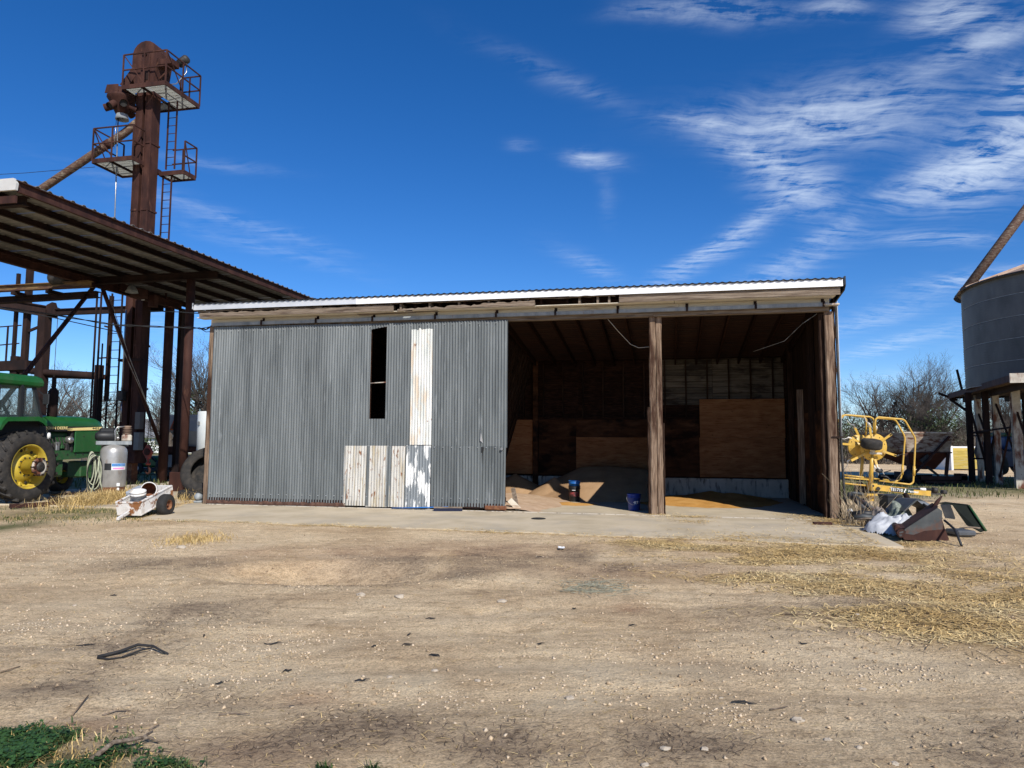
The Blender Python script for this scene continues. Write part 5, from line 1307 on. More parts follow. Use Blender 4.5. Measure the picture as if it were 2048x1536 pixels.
# planks and steel lying beside the tractor
def lying(name, label, cat, p0, p1, w, h, m, z=.0):
    a, b = gp(*p0), gp(*p1); a.z = b.z = z + h / 2 + .01
    centre(tag(MB().bar(a, b, w, h).build(name, m, None), label, cat))
lying('steel_beam', 'rusty steel beam lying on the ground in front of the tractor wheel', 'beam', (20, 1019), (112, 1013), .12, .09, RUST, .02)
lying('wood_block', 'short rusty channel end lying across the steel beam by the tractor', 'steel scrap', (106, 1007), (124, 1013), .22, .10, RUST_DK, .05)
lying('plank', 'long dark plank on the concrete pad behind the tractor wheel', 'plank', (100, 995), (185, 991), .16, .05, RUST_DK, .045)
lying('plank', 'pale plank on the concrete pad beside the tractor wheel', 'plank', (88, 991), (140, 990), .14, .05, WOOD, .045)
lying('timber', 'short timber lying between the column base and the shed corner', 'timber', (356, 994), (392, 993), .15, .11, WOODV, .02)
# ------------------------------------------------------------------ left background: spreader, tank, tyres, mower, house
def P_(px, py, Y): return dp(px, py, Y)
HY = 27.5
hp0 = dp(368, 900, HY)
spr = thing('fertilizer_spreader', 'grey steel hopper spreader with an orange triangle sign behind the columns', 'spreader', frame((hp0.x, hp0.y, 0)))
SPG = mat('dull_stainless', [(.36, .37, .38), (.44, .45, .46), (.50, .51, .52)], 2, .4, .2, .03, 40)
def loft(q, A, B):
    n = len(A); q.add([*A, *B], [(i, (i + 1) % n, n + (i + 1) % n, n + i) for i in range(n)] + [tuple(range(n - 1, -1, -1)), tuple(range(n, 2 * n))])
def pxbox(q, x0, y0, x1, y1, Y, dep):
    a, b = dp(x0, y1, Y), dp(x1, y0, Y); q.box(min(a.x, b.x), max(a.x, b.x), Y, Y + dep, min(a.z, b.z), max(a.z, b.z))
def sp_(name, m, fn, parent=None): mb = MB(); fn(mb); return mb.build(name, m, parent or spr)
def hopper(q):
    t0, t1, b0, b1 = dp(338, 862, HY), dp(398, 862, HY), dp(364, 899, HY), dp(384, 899, HY)
    top = dp(338, 829, HY).z
    loft(q, [(t0.x, HY, t0.z), (t1.x, HY, t0.z), (t1.x, HY + 1.6, t0.z), (t0.x, HY + 1.6, t0.z)], [(t0.x, HY, top), (t1.x, HY, top), (t1.x, HY + 1.6, top), (t0.x, HY + 1.6, top)])
    loft(q, [(b0.x, HY + .5, b0.z), (b1.x, HY + .5, b0.z), (b1.x, HY + 1.1, b0.z), (b0.x, HY + 1.1, b0.z)], [(t0.x, HY, t0.z), (t1.x, HY, t0.z), (t1.x, HY + 1.6, t0.z), (t0.x, HY + 1.6, t0.z)])
hpr = sp_('hopper', SPG, hopper)
ORNG = mat('faded_orange', [(.50, .10, .03), (.58, .15, .05)], 5, .6)
tri = [dp(348.5, 838, HY - .02), dp(357, 860, HY - .02), dp(339.5, 860, HY - .02)]
ctr = sum(tri, Vector()) / 3
def trisign(q, k0, k1):
    o_ = [ctr + (t - ctr) * k0 for t in tri]; i_ = [ctr + (t - ctr) * k1 for t in tri]
    q.add([*o_, *i_], [(i, (i + 1) % 3, 3 + (i + 1) % 3, 3 + i) for i in range(3)] if k1 else [(0, 1, 2)])
sg = sp_('triangle_sign', ORNG, lambda q: trisign(q, 1.1, .72))
sp_('sign_centre', mat('dark_orange', [(.13, .06, .04), (.17, .08, .05)], 5, .6), lambda q: trisign(q, .71, 0), sg)
sp_('frame', RUST, lambda q: (pxbox(q, 318, 893, 402, 905, HY + .3, .15), pxbox(q, 336, 905, 343, 955, HY + .4, .2), pxbox(q, 382, 905, 392, 930, HY + .3, .15)))
sp_('side_plate', RUST, lambda q: q.prism([(dp(306, 893, HY).x, dp(306, 893, HY).z), (dp(340, 893, HY).x, dp(340, 893, HY).z), (dp(340, 930, HY).x, dp(340, 930, HY).z), (dp(322, 925, HY).x, dp(322, 925, HY).z)], HY + .5, HY + .55))
sp_('fan_housing', GALV_OLD, lambda q: pxbox(q, 336, 910, 384, 934, HY + .3, .5))
sp_('chassis', DARKM, lambda q: pxbox(q, 330, 942, 405, 952, HY + .2, 1.5))
sp_('underbody', BLACK, lambda q: pxbox(q, 338, 952, 400, 968, HY + .5, 1.2))
for px in (326, 402):
    c = dp(px, 946, HY + .8); 
    sp_('wheel', BLACK, lambda q: q.lathe([(.1, -.14), (.34, -.15), (.42, -.10), (.42, .10), (.34, .15), (.1, .14), (0, .1)], 24, Matrix.Translation((c.x, c.y, .42)) @ Matrix.Rotation(R(80), 4, 'Y')))
# white tank next to the shed corner
WY = 25.0
wt = dp(409, 905, WY)
wtk = thing('white_tank', 'white upright tank half hidden behind the left shed corner', 'tank', frame((wt.x, WY, 0)))
zt0, zt1 = dp(409, 903, WY).z, dp(409, 822, WY).z
MB().lathe([(0, zt0), (.30, zt0), (.34, zt0 + .03), (.34, zt1 - .06), (.32, zt1 - .02), (0, zt1)], 26, Matrix.Translation((wt.x + .08, WY, 0))).build('body', mat('white_tank_paint', [(.56, .60, .60), (.66, .70, .70)], 3, .4), wtk)
MB().bbox(wt.x - .12, wt.x - .06, WY - .36, WY - .31, zt0 + .9, zt0 + 1.02, .01).build('latch', STEEL, wtk)
MB().bbox(wt.x - .3, wt.x + .45, WY - .3, WY + .3, 0, zt0, .02).build('stand', DARKM, wtk)
# old tyres beside the shed
def tyre(label, c, r, w, Mr, grp=None):
    o = MB().lathe([(r * .56, -w * .42), (r * .62, -w * .5), (r * .85, -w * .5), (r * .97, -w * .38), (r, -w * .2), (r, w * .2), (r * .97, w * .38), (r * .85, w * .5), (r * .62, w * .5), (r * .56, w * .42), (r * .60, w * .3), (r * .9, w * .3), (r * .9, -w * .3), (r * .6, -w * .3), (r * .56, -w * .42)], 40, Matrix.Translation(c) @ Mr).build('old_tyre', TAN_RUB if r > .6 else BLACK, None)
    centre(tag(o, label, 'tyre', grp))
tyre('big worn tractor tyre leaning beside the left shed corner', S(-.95, 1.5, .72), .70, .42, Matrix.Rotation(R(-20), 4, 'Z') @ Matrix.Rotation(R(62), 4, 'X') @ Matrix.Rotation(R(18), 4, 'Y'))
tyre('smaller black tyre lying flat under the leaning tractor tyre', S(-.95, 1.15, .14), .52, .26, I4)
mt = S(*sf(399, 977, .2))
o = MB().lathe([(0, -.14), (.06, -.13), (.09, -.10), (.09, .10), (.06, .14), (0, .14)], 16, Matrix.Translation((mt.x, mt.y, .16)) @ Matrix.Rotation(R(75), 4, 'X')).bbox(mt.x - .1, mt.x + .1, mt.y - .1, mt.y + .1, .03, .08, .01).build('electric_motor', GALV_OLD, None)
centre(tag(o, 'small grey electric motor on the ground by the shed corner', 'motor'))
# green mower far behind
MY = 33.0
mw = dp(300, 930, MY)
mow = thing('mower', 'green mower with a white-rimmed wheel far behind the elevator base', 'mower', frame((mw.x, MY, 0)))
MB().bbox(mw.x - .3, mw.x + 1.0, MY - .3, MY + .6, .35, .85, .08).build('body', GRN, mow)
MB().bbox(mw.x - .9, mw.x + .9, MY - .4, MY + .5, .15, .32, .05).build('deck', BLKPL, mow)
c = dp(272, 935, MY - .4)
w_ = MB().lathe([(.16, -.1), (.28, -.1), (.31, -.05), (.31, .05), (.28, .1), (.16, .1)], 24, Matrix.Translation((c.x, c.y, .31)) @ Matrix.Rotation(R(90), 4, 'X')).build('wheel', BLACK, mow)
MB().lathe([(0, .11), (.15, .105), (.17, .08), (.17, -.08)], 20, Matrix.Translation((c.x, c.y, .31)) @ Matrix.Rotation(R(90), 4, 'X')).build('rim', WHITE, w_)
MB().lathe([(0, .02), (.10, .0), (.12, -.3), (0, -.3)], 14, Matrix.Translation((dp(262, 905, MY).x, MY, .95))).build('seat', mat('pale_seat', [(.45, .47, .42)], 3, .6), mow)
MB().tube([(c.x + .1, c.y, .75), (c.x + .5, c.y, .95), (c.x + .9, c.y, .6)], .05, 8).build('arm', BLKPL, mow)
# house
HSY = 85.0
hx0, hx1 = dp(262, 880, HSY).x, dp(430, 880, HSY).x
zw, zr = dp(300, 874, HSY).z, dp(300, 836, HSY).z
hou = thing('farm_house', 'distant white house with a grey shingle roof and three windows', 'house', frame(((hx0 + hx1) / 2, HSY, 0)))
MB().box(hx0, hx1, HSY, HSY + 7, 0, zw + .05).build('wall', WHITE, hou)
MB().prism([(-.4, zw), (3.5, zr), (7.4, zw), (7.4, zw - .12), (-.4, zw - .12)], hx0 - .4, hx1 + .4, Matrix.Translation((0, HSY, 0)) @ Matrix(((0, 1, 0, 0), (1, 0, 0, 0), (0, 0, 1, 0), (0, 0, 0, 1)))).build('roof', mat('grey_shingles', [(.16, .17, .18), (.22, .23, .24)], 3, .9), hou)
WINM = mat('window_glass', [(.05, .06, .07), (.08, .09, .1)], 2, .15)
for px in (287, 316, 341, 380):
    x = dp(px, 884, HSY).x
    w_ = MB().box(x - .42, x + .42, HSY - .05, HSY - .01, .85, 1.75).build('window', CREAMW, hou)
    MB().box(x - .35, x + .35, HSY - .07, HSY - .052, .92, 1.68).build('pane', WINM, w_)

# ------------------------------------------------------------------ yellow hay tedder folded up behind the right post
TY = 20.0
def z8(x, y): return (1660 + x / 5.278, 800 + y / 5.278)
def T8(x, y, d=0.0): return dp(*z8(x, y), TY + d)
tb = dp(1745, 990, TY)
ted = thing('hay_tedder', 'yellow folded hay tedder with round rotors standing behind the junk pile', 'hay tedder', frame((tb.x, TY, 0)))
TYEL = mat('yellow_machine_paint', [(.50, .30, .045), (.58, .36, .06), (.54, .35, .08)], 4, .4, 0, .03, 40, stain=(.42, .27, .08), st=.62, sscale=5, spec=.45)
def tq(name, m, fn, parent=None): mb = MB(); fn(mb); return mb.build(name, m, parent or ted)
def tubes(pts, d=0.0, r=.024, name='guard_tube', m=None):
    # rounded polyline
    Q = [T8(*p, d) for p in pts]; out = [Q[0]]
    for i in range(1, len(Q) - 1):
        a, b, c = Q[i - 1], Q[i], Q[i + 1]
        k = min(.09, (b - a).length * .4, (c - b).length * .4)
        p0 = b + (a - b).normalized() * k; p1 = b + (c - b).normalized() * k
        for t in (0, .25, .5, .75, 1): out.append(p0 * (1 - t) ** 2 + b * 2 * t * (1 - t) + p1 * t * t)
    out.append(Q[-1])
    return tq(name, m or TYEL, lambda q: q.tube(out, r, 10))
tubes([(90, 225), (150, 155), (425, 178), (460, 200), (462, 365)], .0)
tubes([(60, 260), (130, 155), (365, 182), (385, 212), (378, 375)], .35)
tubes([(478, 365), (478, 208), (505, 180), (785, 205), (902, 405), (888, 700), (878, 870), (845, 892), (520, 852)], -.1)
tubes([(470, 375), (478, 190), (690, 205), (792, 390), (765, 720), (752, 820), (705, 862), (560, 840)], .35)
tubes([(130, 790), (520, 838)], .2); tubes([(130, 818), (420, 842)], .05); tubes([(130, 878), (385, 903)], .15)
tq('tube_joint', TYEL, lambda q: q.tube([T8(889, 700, -.1), T8(886, 800, -.1)], .034, 10))
tq('tube_joint', TYEL, lambda q: q.tube([T8(766, 690, .35), T8(762, 790, .35)], .034, 10))
def disc(cx, cy, rr_, d, hub):
    c = T8(cx, cy, d); r = rr_ / 5.278 / F * (TY + d)
    A = Matrix.Translation(c) @ Matrix.Rotation(R(96), 4, 'X') @ Matrix.Rotation(R(6), 4, 'Y')
    dk = tq('rotor_disc', TYEL, lambda q: q.lathe([(0, .05), (r * .25, .05), (r * .3, .025), (r * .92, .02), (r, .0), (r * .99, -.03), (r * .9, -.035), (0, -.03)], 40, A))
    for k in range(8):
        a = k * math.pi / 4 + .3
        tq('bolt', DARKM, lambda q: q.tube([A @ Vector((math.cos(a) * r * .8, math.sin(a) * r * .8, .015)), A @ Vector((math.cos(a) * r * .8, math.sin(a) * r * .8, .032))], .012, 6), dk)
    return dk
d1 = disc(465, 500, 146, 0.0, True)
d2 = disc(305, 485, 122, .40, False)
CLAMP = mat('pale_tine_clamp', [(.62, .60, .54), (.70, .68, .62)], 5, .5)
def arm(x0, y0, x1, y1, d, parent, tip=True):
    a, b = T8(x0, y0, d), T8(x1, y1, d - .04)
    ar = tq('tine_arm', TYEL, lambda q: (q.bar(a, b, .018, .075, (0, 1, 0)) if False else q.bar(a, b, .06, .02, (0, -1, 0))), parent)
    if tip:
        e = (b - a).normalized(); n = Vector((-e.z, 0, e.x))
        tq('tine', CLAMP if tip == 1 else DARKM, lambda q: (q.tube([b - e * .06, b + e * .03, b + e * .06 + n * .05], .022, 6), q.tube([b + e * .02, b + n * .09 + e * .12, b + n * .12 + e * .24], .008, 5)), ar)
for (x0, y0, x1, y1, tipk) in ((435, 410, 418, 262, 1), (545, 435, 650, 358, 2), (555, 540, 700, 588, 2), (475, 625, 500, 705, 1), (395, 555, 225, 640, 0), (340, 455, 205, 398, 1)):
    arm(x0, y0, x1, y1, -.05, d1, tipk)
for (x0, y0, x1, y1, tipk) in ((300, 375, 255, 275, 1), (225, 470, 115, 462, 0), (260, 590, 195, 640, 1), (470, 340, 490, 300, 1), (470, 660, 470, 700, 1)):
    arm(x0, y0, x1, y1, .36, d2, tipk)
wc = T8(440, 465, -.22)
wl = tq('wheel', TAN_RUB, lambda q: q.lathe([(0, .11), (.11, .12), (.22, .125), (.262, .09), (.27, .04), (.27, -.04), (.262, -.09), (.22, -.125), (.11, -.12), (0, -.11)], 32, Matrix.Translation(wc) @ Matrix.Rotation(R(12), 4, 'X') @ Matrix.Rotation(R(3), 4, 'Y')))
tq('wheel_fork', RUST_PALE, lambda q: (q.bar(T8(450, 520, -.2), T8(450, 570, -.1), .12, .04), q.bar(T8(420, 560, -.15), T8(545, 565, -.12), .05, .05)))
tq('post', TYEL, lambda q: q.tube([T8(440, 570, .02), T8(438, 700, .02), T8(430, 890, .05)], [.05, .055, .062], 14))
tq('post', TYEL, lambda q: q.tube([T8(342, 600, .4), T8(335, 720, .4), T8(330, 805, .4)], .045, 12))
bx = tq('swivel_box', TYEL, lambda q: q.bbox(T8(388, 0).x, T8(458, 0).x, TY - .06, TY + .2, T8(0, 955).z, T8(0, 880).z, .012))
tq('box_hole', BLACK, lambda q: q.lathe([(0, 0), (.03, 0), (.03, -.02)], 14, Matrix.Translation((T8(410, 0).x, TY - .062, T8(0, 903).z)) @ Matrix.Rotation(R(90), 4, 'X')), bx)
tq('box_underside', BLACK, lambda q: q.box(T8(390, 0).x, T8(456, 0).x, TY - .05, TY + .18, T8(0, 975).z, T8(0, 956).z), bx)
ba, bb_ = T8(455, 920, .02), T8(1055, 985, -.02)
bm = tq('drawbar', TYEL, lambda q: q.bar(ba, bb_, .10, .155))
dirb = (bb_ - ba).normalized(); L_ = (bb_ - ba).length; upb = Vector((-dirb.z, 0, dirb.x))
def on_beam(t0, t1, h0, h1, m, name, off=.004):
    y = ba.lerp(bb_, .5).y - .05 - off
    tq(name, m, lambda q: q.add([ba + dirb * L_ * t + upb * h - Vector((0, 0, 0)) + Vector((0, y - (ba + dirb * L_ * t).y - .004, 0)) for (t, h) in ((t0, h0), (t1, h0), (t1, h1), (t0, h1))], [(0, 1, 2, 3)]), bm)
BG_ = mat('decal_green_black', [(.01, .03, .015), (.015, .04, .02)], 3, .5)
on_beam(.30, .485, -.06, .06, BLKPL, 'decal')
on_beam(.485, .78, -.06, .06, BG_, 'decal')
on_beam(.78, .80, -.06, .06, WHITE, 'decal')
def onb_text(s_, t, w, h, off, m):
    p = ba + dirb * L_ * t; ang = math.atan2(dirb.z, dirb.x)
    y = ba.lerp(bb_, .5).y - .05 - off
    tq('lettering', m, lambda q: q.text(s_, w, Matrix.Translation((p.x, y - .004, p.z)) @ Matrix.Rotation(-ang, 4, 'Y'), h, .015), bm)
onb_text('TE1710', .37, .095, .009, .008, WHITE) if False else onb_text('TE1710', .39, .34, .085, .008, WHITE)
onb_text('Vermeer', .69, .30, .07, .008, WHITE)
on_beam(.525, .545, -.055, .0, WHITE, 'decal', .008); on_beam(.54, .56, .0, .055, WHITE, 'decal', .008)
tq('hinge_knob', DARKM, lambda q: q.tube([T8(510, 935, -.12), T8(510, 935, .0)], .05, 12))
sh_ = tq('drive_shaft', BLKPL, lambda q: q.tube([T8(650, 928, .0), T8(1085, 948, -.05)], .038, 14))
tq('shaft_label', WHITE, lambda q: q.tube([T8(945, 941, -.04), T8(1008, 944, -.045)], .0395, 14), sh_)
tq('universal_joint', DARKM, lambda q: q.tube([T8(1080, 948, -.05), T8(1130, 955, -.06)], .075, 12))
tq('joint_yoke', DARKM, lambda q: q.bbox(T8(1120, 0).x, T8(1165, 0).x, TY - .14, TY + .02, T8(0, 985).z, T8(0, 945).z, .02))
tq('hitch_tongue', DARKM, lambda q: q.bar(T8(1050, 985, -.02), T8(1165, 992, -.05), .08, .05))
tq('base_foot', TYEL, lambda q: (q.prism([(T8(310, 0).x, T8(0, 1035).z), (T8(345, 0).x, T8(0, 985).z), (T8(520, 0).x, T8(0, 985).z), (T8(545, 0).x, T8(0, 1030).z), (T8(520, 0).x, T8(0, 1005).z), (T8(345, 0).x, T8(0, 1005).z)], TY - .1, TY + .3), q.bar((tb.x, TY + .1, .0), (tb.x, TY + .1, T8(0, 985).z), .14, .14)))
tq('ground_wheel', BLACK, lambda q: q.lathe([(.06, -.09), (.20, -.10), (.25, -.05), (.25, .05), (.20, .10), (.06, .09)], 24, Matrix.Translation((tb.x - .1, TY + .45, .25)) @ Matrix.Rotation(R(80), 4, 'Y')))
tq('hose', BLKPL, lambda q: (q.tube([T8(540, 800, -.1), T8(600, 810, -.12), T8(640, 850, -.12), T8(680, 850, -.1)], .025, 6), q.tube([T8(500, 745, -.08), T8(560, 765, -.1), T8(640, 745, -.1)], .015, 6)))
tq('hose', BLKPL, lambda q: q.tube([T8(490, 735, -.1), T8(520, 755, -.1), T8(550, 740, -.1)], .05, 8))

# ------------------------------------------------------------------ junk pile at the right corner of the shed
def z7(x, y): return (1640 + x / 3.84, 700 + y / 3.84)
def J(x, y, Y): return dp(*z7(x, y), Y)
BY = 12.0
bq = gp(1840, 1083)
lb = thing('loader_bucket', 'rusty loader bucket lying on its side in front of the junk pile', 'loader bucket', frame((bq.x, bq.y, 0)))
DKPL = mat('dark_scuffed_steel', [(.045, .05, .05), (.065, .07, .07), (.09, .09, .085)], 5, .55, .2, .1, 40, stain=(.10, .05, .035), st=.6, sscale=4)
depv = Vector((.44, 1.0, 0)).normalized() * .85
def plate(name, m, pts, Y, th=.03, parent=None, root=None):
    A = [J(*p, Y) for p in pts]; off = Vector((-.02, 1, 0)) * th
    mb = MB(); loft(mb, A, [a + off for a in A]); return mb.build(name, m, parent or root)
up = [(650, 1378), (905, 1213), (938, 1235), (938, 1300), (960, 1375), (800, 1390), (720, 1420), (650, 1410)]
lo_ = [(650, 1410), (720, 1420), (800, 1390), (960, 1375), (990, 1450), (985, 1480), (650, 1455), (610, 1442), (588, 1408), (600, 1382), (640, 1376), (650, 1378)]
plate('side_plate', DKPL, up, BY, .02, root=lb); 
plate('side_plate', RUST, [(640, 1378), (650, 1410), (720, 1420), (800, 1390), (960, 1375), (990, 1450), (985, 1480), (650, 1457), (640, 1448)], BY - .002, .02, root=lb)
def shell(q):
    front = [J(*p, BY + .01) for p in [(905, 1213), (650, 1378), (600, 1382), (588, 1408), (610, 1442), (650, 1457), (985, 1480)]]
    P = np.array([[list(f + depv * t) for f in front] for t in (0, .5, 1)])
    q.grid(P, False)
    P2 = P.copy(); P2[..., 2] += .02; P2[..., 0] += .015; q.grid(P2, False)
MB_s = MB(); shell(MB_s); MB_s.build('shell', RUST, lb)
plate('pivot_box', RUST, [(590, 1400), (600, 1382), (640, 1376), (662, 1395), (645, 1440), (610, 1440)], BY - .05, .05, root=lb)
plate('pivot_slot', DKPL, [(608, 1398), (640, 1392), (640, 1402), (610, 1410)], BY - .054, .004, root=lb); plate('pivot_slot', DKPL, [(606, 1418), (630, 1416), (628, 1430), (612, 1432)], BY - .054, .004, root=lb)
MB().tube([J(605, 1385, BY) + depv * .1, J(605, 1385, BY) + depv * .95], .05, 10).build('pivot_tube', RUST, lb)
def junk(name, label, cat, m, fn):
    mb = MB(); fn(mb); o = mb.build(name, m, None); return centre(tag(o, label, cat))
junk('steel_strip', 'brown bent steel strip sticking up behind the loader bucket', 'steel strip', RUST, lambda q: q.bar(J(938, 1120, 12.4), J(855, 1235, 12.3), .09, .012, (0, 1, 0)) if False else q.tube([J(936, 1122, 12.4), J(905, 1160, 12.4), J(862, 1232, 12.35)], [.012, .03, .04], 6))
junk('bent_pipe', 'thin bent black pipe leaning on the ground right of the loader bucket', 'pipe', BLKPL, lambda q: q.tube([J(955, 1308, 12.0), J(1000, 1345, 11.9), J(1032, 1375, 11.7), J(1060, 1435, 11.55), J(1088, 1505, 11.4)], .019, 8))
def hoodshell(q):
    prof = [(640, 1238), (690, 1190), (740, 1148), (765, 1142), (800, 1160), (850, 1195), (910, 1225)]
    A = [J(*p, 13.2) for p in prof]; A.append(J(910, 1300, 13.2)); off = Vector((.15, 1.0, 0))
    P = np.array([[list(a + off * t + Vector((0, 0, -.05 * t))) for a in A] for t in (0, .4, .9)]); q.grid(P, False)
    Q_ = P.copy(); c_ = np.array(J(790, 1260, 13.2)); Q_ = c_ + (P - c_) * np.array([.90, 1, .90]); q.grid(Q_, False)
    q.add([*[tuple(p) for p in P[0]], *[tuple(p) for p in Q_[0]]], [(i, i + 1, len(A) + i + 1, len(A) + i) for i in range(len(A) - 1)])
junk('machine_hood', 'black arched machine hood lying open behind the white plastic sheet', 'machine hood', DKPL, hoodshell)
junk('hood_flap', 'grey plastic flap with a black handle resting on the machine hood', 'plastic flap', mat('grey_plastic', [(.13, .14, .15), (.18, .19, .20)], 4, .5), lambda q: loft(q, [J(752, 1160, 13.15), J(800, 1168, 13.15), J(905, 1228, 13.0), J(850, 1232, 13.0)], [J(752, 1152, 13.25), J(800, 1160, 13.25), J(905, 1218, 13.1), J(850, 1222, 13.1)]))
junk('flap_handle', 'small black handle on the grey plastic flap', 'handle', BLACK, lambda q: q.tube([J(795, 1185, 13.05), J(815, 1200, 12.98), J(838, 1205, 12.95)], .022, 8))
junk('body_panel', 'dark green bent body panel leaning at the right end of the junk pile', 'body panel', [mat('black_green_panel', [(.010, .012, .011), (.016, .020, .015)], 4, .85, spec=.1)], lambda q: (loft(q, [J(1015, 1190, 13.25), J(1140, 1195, 13.2), J(1272, 1388, 12.9), J(1232, 1400, 12.9), J(1125, 1345, 13.05)], [J(1020, 1188, 13.3), J(1144, 1193, 13.25), J(1276, 1386, 12.95), J(1238, 1398, 12.95), J(1130, 1343, 13.1)]),
     loft(q, [J(905, 1180, 13.4), J(960, 1170, 13.4), J(1140, 1190, 13.2), J(1142, 1205, 13.2)], [J(905, 1175, 13.9), J(960, 1165, 13.9), J(1140, 1186, 13.7), J(1142, 1200, 13.7)])))
junk('panel_edge', 'bright green edge strip along the leaning body panel', 'panel edge', GRN_D, lambda q: q.tube([J(1143, 1194, 13.18), J(1205, 1285, 13.03), J(1276, 1390, 12.88)], .022, 6))
junk('rubber_mat', 'crumpled black rubber sheet draped behind the loader bucket', 'rubber sheet', BLACK, lambda q: loft(q, [J(925, 1195, 13.0), J(1000, 1190, 13.1), J(1035, 1300, 12.9), J(960, 1290, 12.8)], [J(925, 1185, 13.4), J(1000, 1180, 13.5), J(1040, 1290, 13.3), J(960, 1280, 13.2)]))
junk('plastic_pan', 'flat grey plastic pan lying between the bucket and the body panel', 'plastic pan', mat('slate_plastic', [(.06, .065, .07), (.09, .095, .10)], 4, .45), lambda q: q.bbox(J(950, 0, 12.6).x, J(1095, 0, 12.6).x, 12.45, 12.85, .02, .12, .03))
jbx = junk('battery_box', 'black plastic box standing under the tedder drawbar', 'plastic box', BLKPL, lambda q: (q.bbox(J(472, 0, 14.6).x, J(585, 0, 14.6).x, 14.6, 14.95, .0, J(0, 1118, 14.6).z, .012), q.bbox(J(468, 0, 14.6).x, J(589, 0, 14.6).x, 14.585, 14.97, J(0, 1128, 14.6).z, J(0, 1112, 14.6).z, .01)))
def heap(cx, cy, Y, rx, rz, ry, seed, rough, n=26, sharp=False):
    c = J(cx, cy, Y); aa = np.linspace(-1, 1, n); X, Yg = np.meshgrid(aa, aa, indexing='ij'); r = np.sqrt(X * X + Yg * Yg)
    Z = rz * np.clip(1 - r ** 2, 0, 1) ** .9 * (.45 + 1.0 * fbm(X * 2.2 + seed, Yg * 2.2 + seed, seed, 2) + .35 * (1 - 2 * np.abs(2 * fbm(X * 2.6 + 7 * seed, Yg * 2.6, seed + 9, 2) - 1))) + rough * (fbm(X * 9 + seed, Yg * 9, seed + 3, 2) - .5) * (r < 1)
    P = np.stack([c.x + X * rx, c.y + Yg * ry, np.maximum(Z, -.01)], -1)
    msk = r[:-1, :-1] < 1.0
    return P, msk
def heapobj(name, label, cat, m, *a, smooth=False, **k):
    P, msk = heap(*a, **k); return centre(tag(MB().grid(P, True, None, msk).build(name, m, None), label, cat))
WSH = mat('white_plastic_sheet', [(.42, .43, .44), (.54, .55, .56), (.62, .63, .63)], 4, .45, 0, .1, 30)
heapobj('plastic_sheet', 'larger crumpled heap of white plastic sheet left of the loader bucket', 'plastic sheet', WSH, 535, 1340, 13.0, .46, .30, .40, 3, .02, n=34)
heapobj('plastic_sheet', 'smaller crumpled white plastic sheet tucked against the loader bucket', 'plastic sheet', WSH, 660, 1340, 12.9, .40, .28, .36, 9, .02, n=34)
heapobj('plastic_sheet', 'small scrap of white plastic sheet at the left foot of the junk pile', 'plastic sheet', WSH, 420, 1320, 13.3, .14, .16, .15, 5, .05)
heapobj('net_bundle', 'grey green bundle of hay netting on top of the white plastic', 'netting', mat('grey_green_netting', [(.10, .12, .095), (.19, .215, .175), (.30, .31, .26)], 14, .9, 0, .6, 30), 590, 1300, 13.6, .38, .36, .35, 12, .10)
heapobj('net_bundle', 'brownish bundle of old twine beside the black plastic box', 'netting', mat('brown_grey_netting', [(.14, .11, .09), (.22, .18, .15), (.30, .26, .22)], 14, .9, 0, .6, 30), 460, 1300, 13.8, .28, .28, .3, 15, .10)
for k, (a, b, ya, yb, r_, lab) in enumerate((((225, 1115), (345, 1225), 14.9, 14.2, .05, 'upper dark steel bar slanting down behind the shed post'), ((255, 1125), (430, 1240), 14.7, 14.0, .045, 'lower dark steel bar slanting down beside the black box'),
        ((240, 1265), (400, 1262), 14.0, 13.8, .06, 'long dark pipe lying on the ground beside the twine bundle'), ((260, 1285), (410, 1290), 13.6, 13.5, .05, 'second dark pipe lying in front of the long pipe'), ((590, 1150), (660, 1200), 14.6, 14.2, .035, 'short curved dark hose right of the black box'),
        ((215, 1105), (330, 1108), 15.0, 15.0, .035, 'level dark bar above the slanting bars'), ((285, 1302), (430, 1300), 13.3, 13.2, .016, 'thin pale stick in front of the dark pipes'), ((1070, 1370), (1230, 1368), 12.9, 12.8, .014, 'thin pale stick under the body panel'), ((655, 1110), (690, 1180), 14.8, 14.6, .05, 'rusty stub of pipe below the tedder drawbar'))):
    A, B = J(*a, ya), J(*b, yb); A.z = max(A.z, r_); B.z = max(B.z, r_)
    junk('scrap_bar', lab, 'scrap bar', [DKPL, DKPL, BLKPL, DKPL, BLKPL, DKPL, WOOD, WOOD, RUST_DK][k], lambda q: q.tube([A, A.lerp(B, .5) + Vector((0, 0, .02)), B], r_, 8))
# dry weeds and sticks in the pile
TWG = mat('dry_weed_stalks', [(.24, .18, .11), (.36, .28, .18), (.48, .40, .28)], 5, .9, 0, 0, 30, island=.35)
def weeds(q):
    r2 = random.Random(77)
    for k in range(260):
        p = J(r2.uniform(170, 480), r2.uniform(1190, 1290), r2.uniform(13.8, 16.2)); p.z = 0
        h = r2.uniform(.2, .9) * (1.5 if k % 7 == 0 else .8); d = Vector((r2.uniform(-.5, .5), r2.uniform(-.3, .3), 1)); e = p + d * h * .5; f = e + Vector((d.x * 1.6 + r2.uniform(-.3, .3), d.y, .8)) * h * .45
        q.tube([p, e, f], [.006, .005, .003], 3, None, False)
mb = MB(); weeds(mb); tag(mb.build('dry_weeds', TWG, None), 'dry brown weed stalks growing through the junk pile', 'weeds', None, 'stuff')

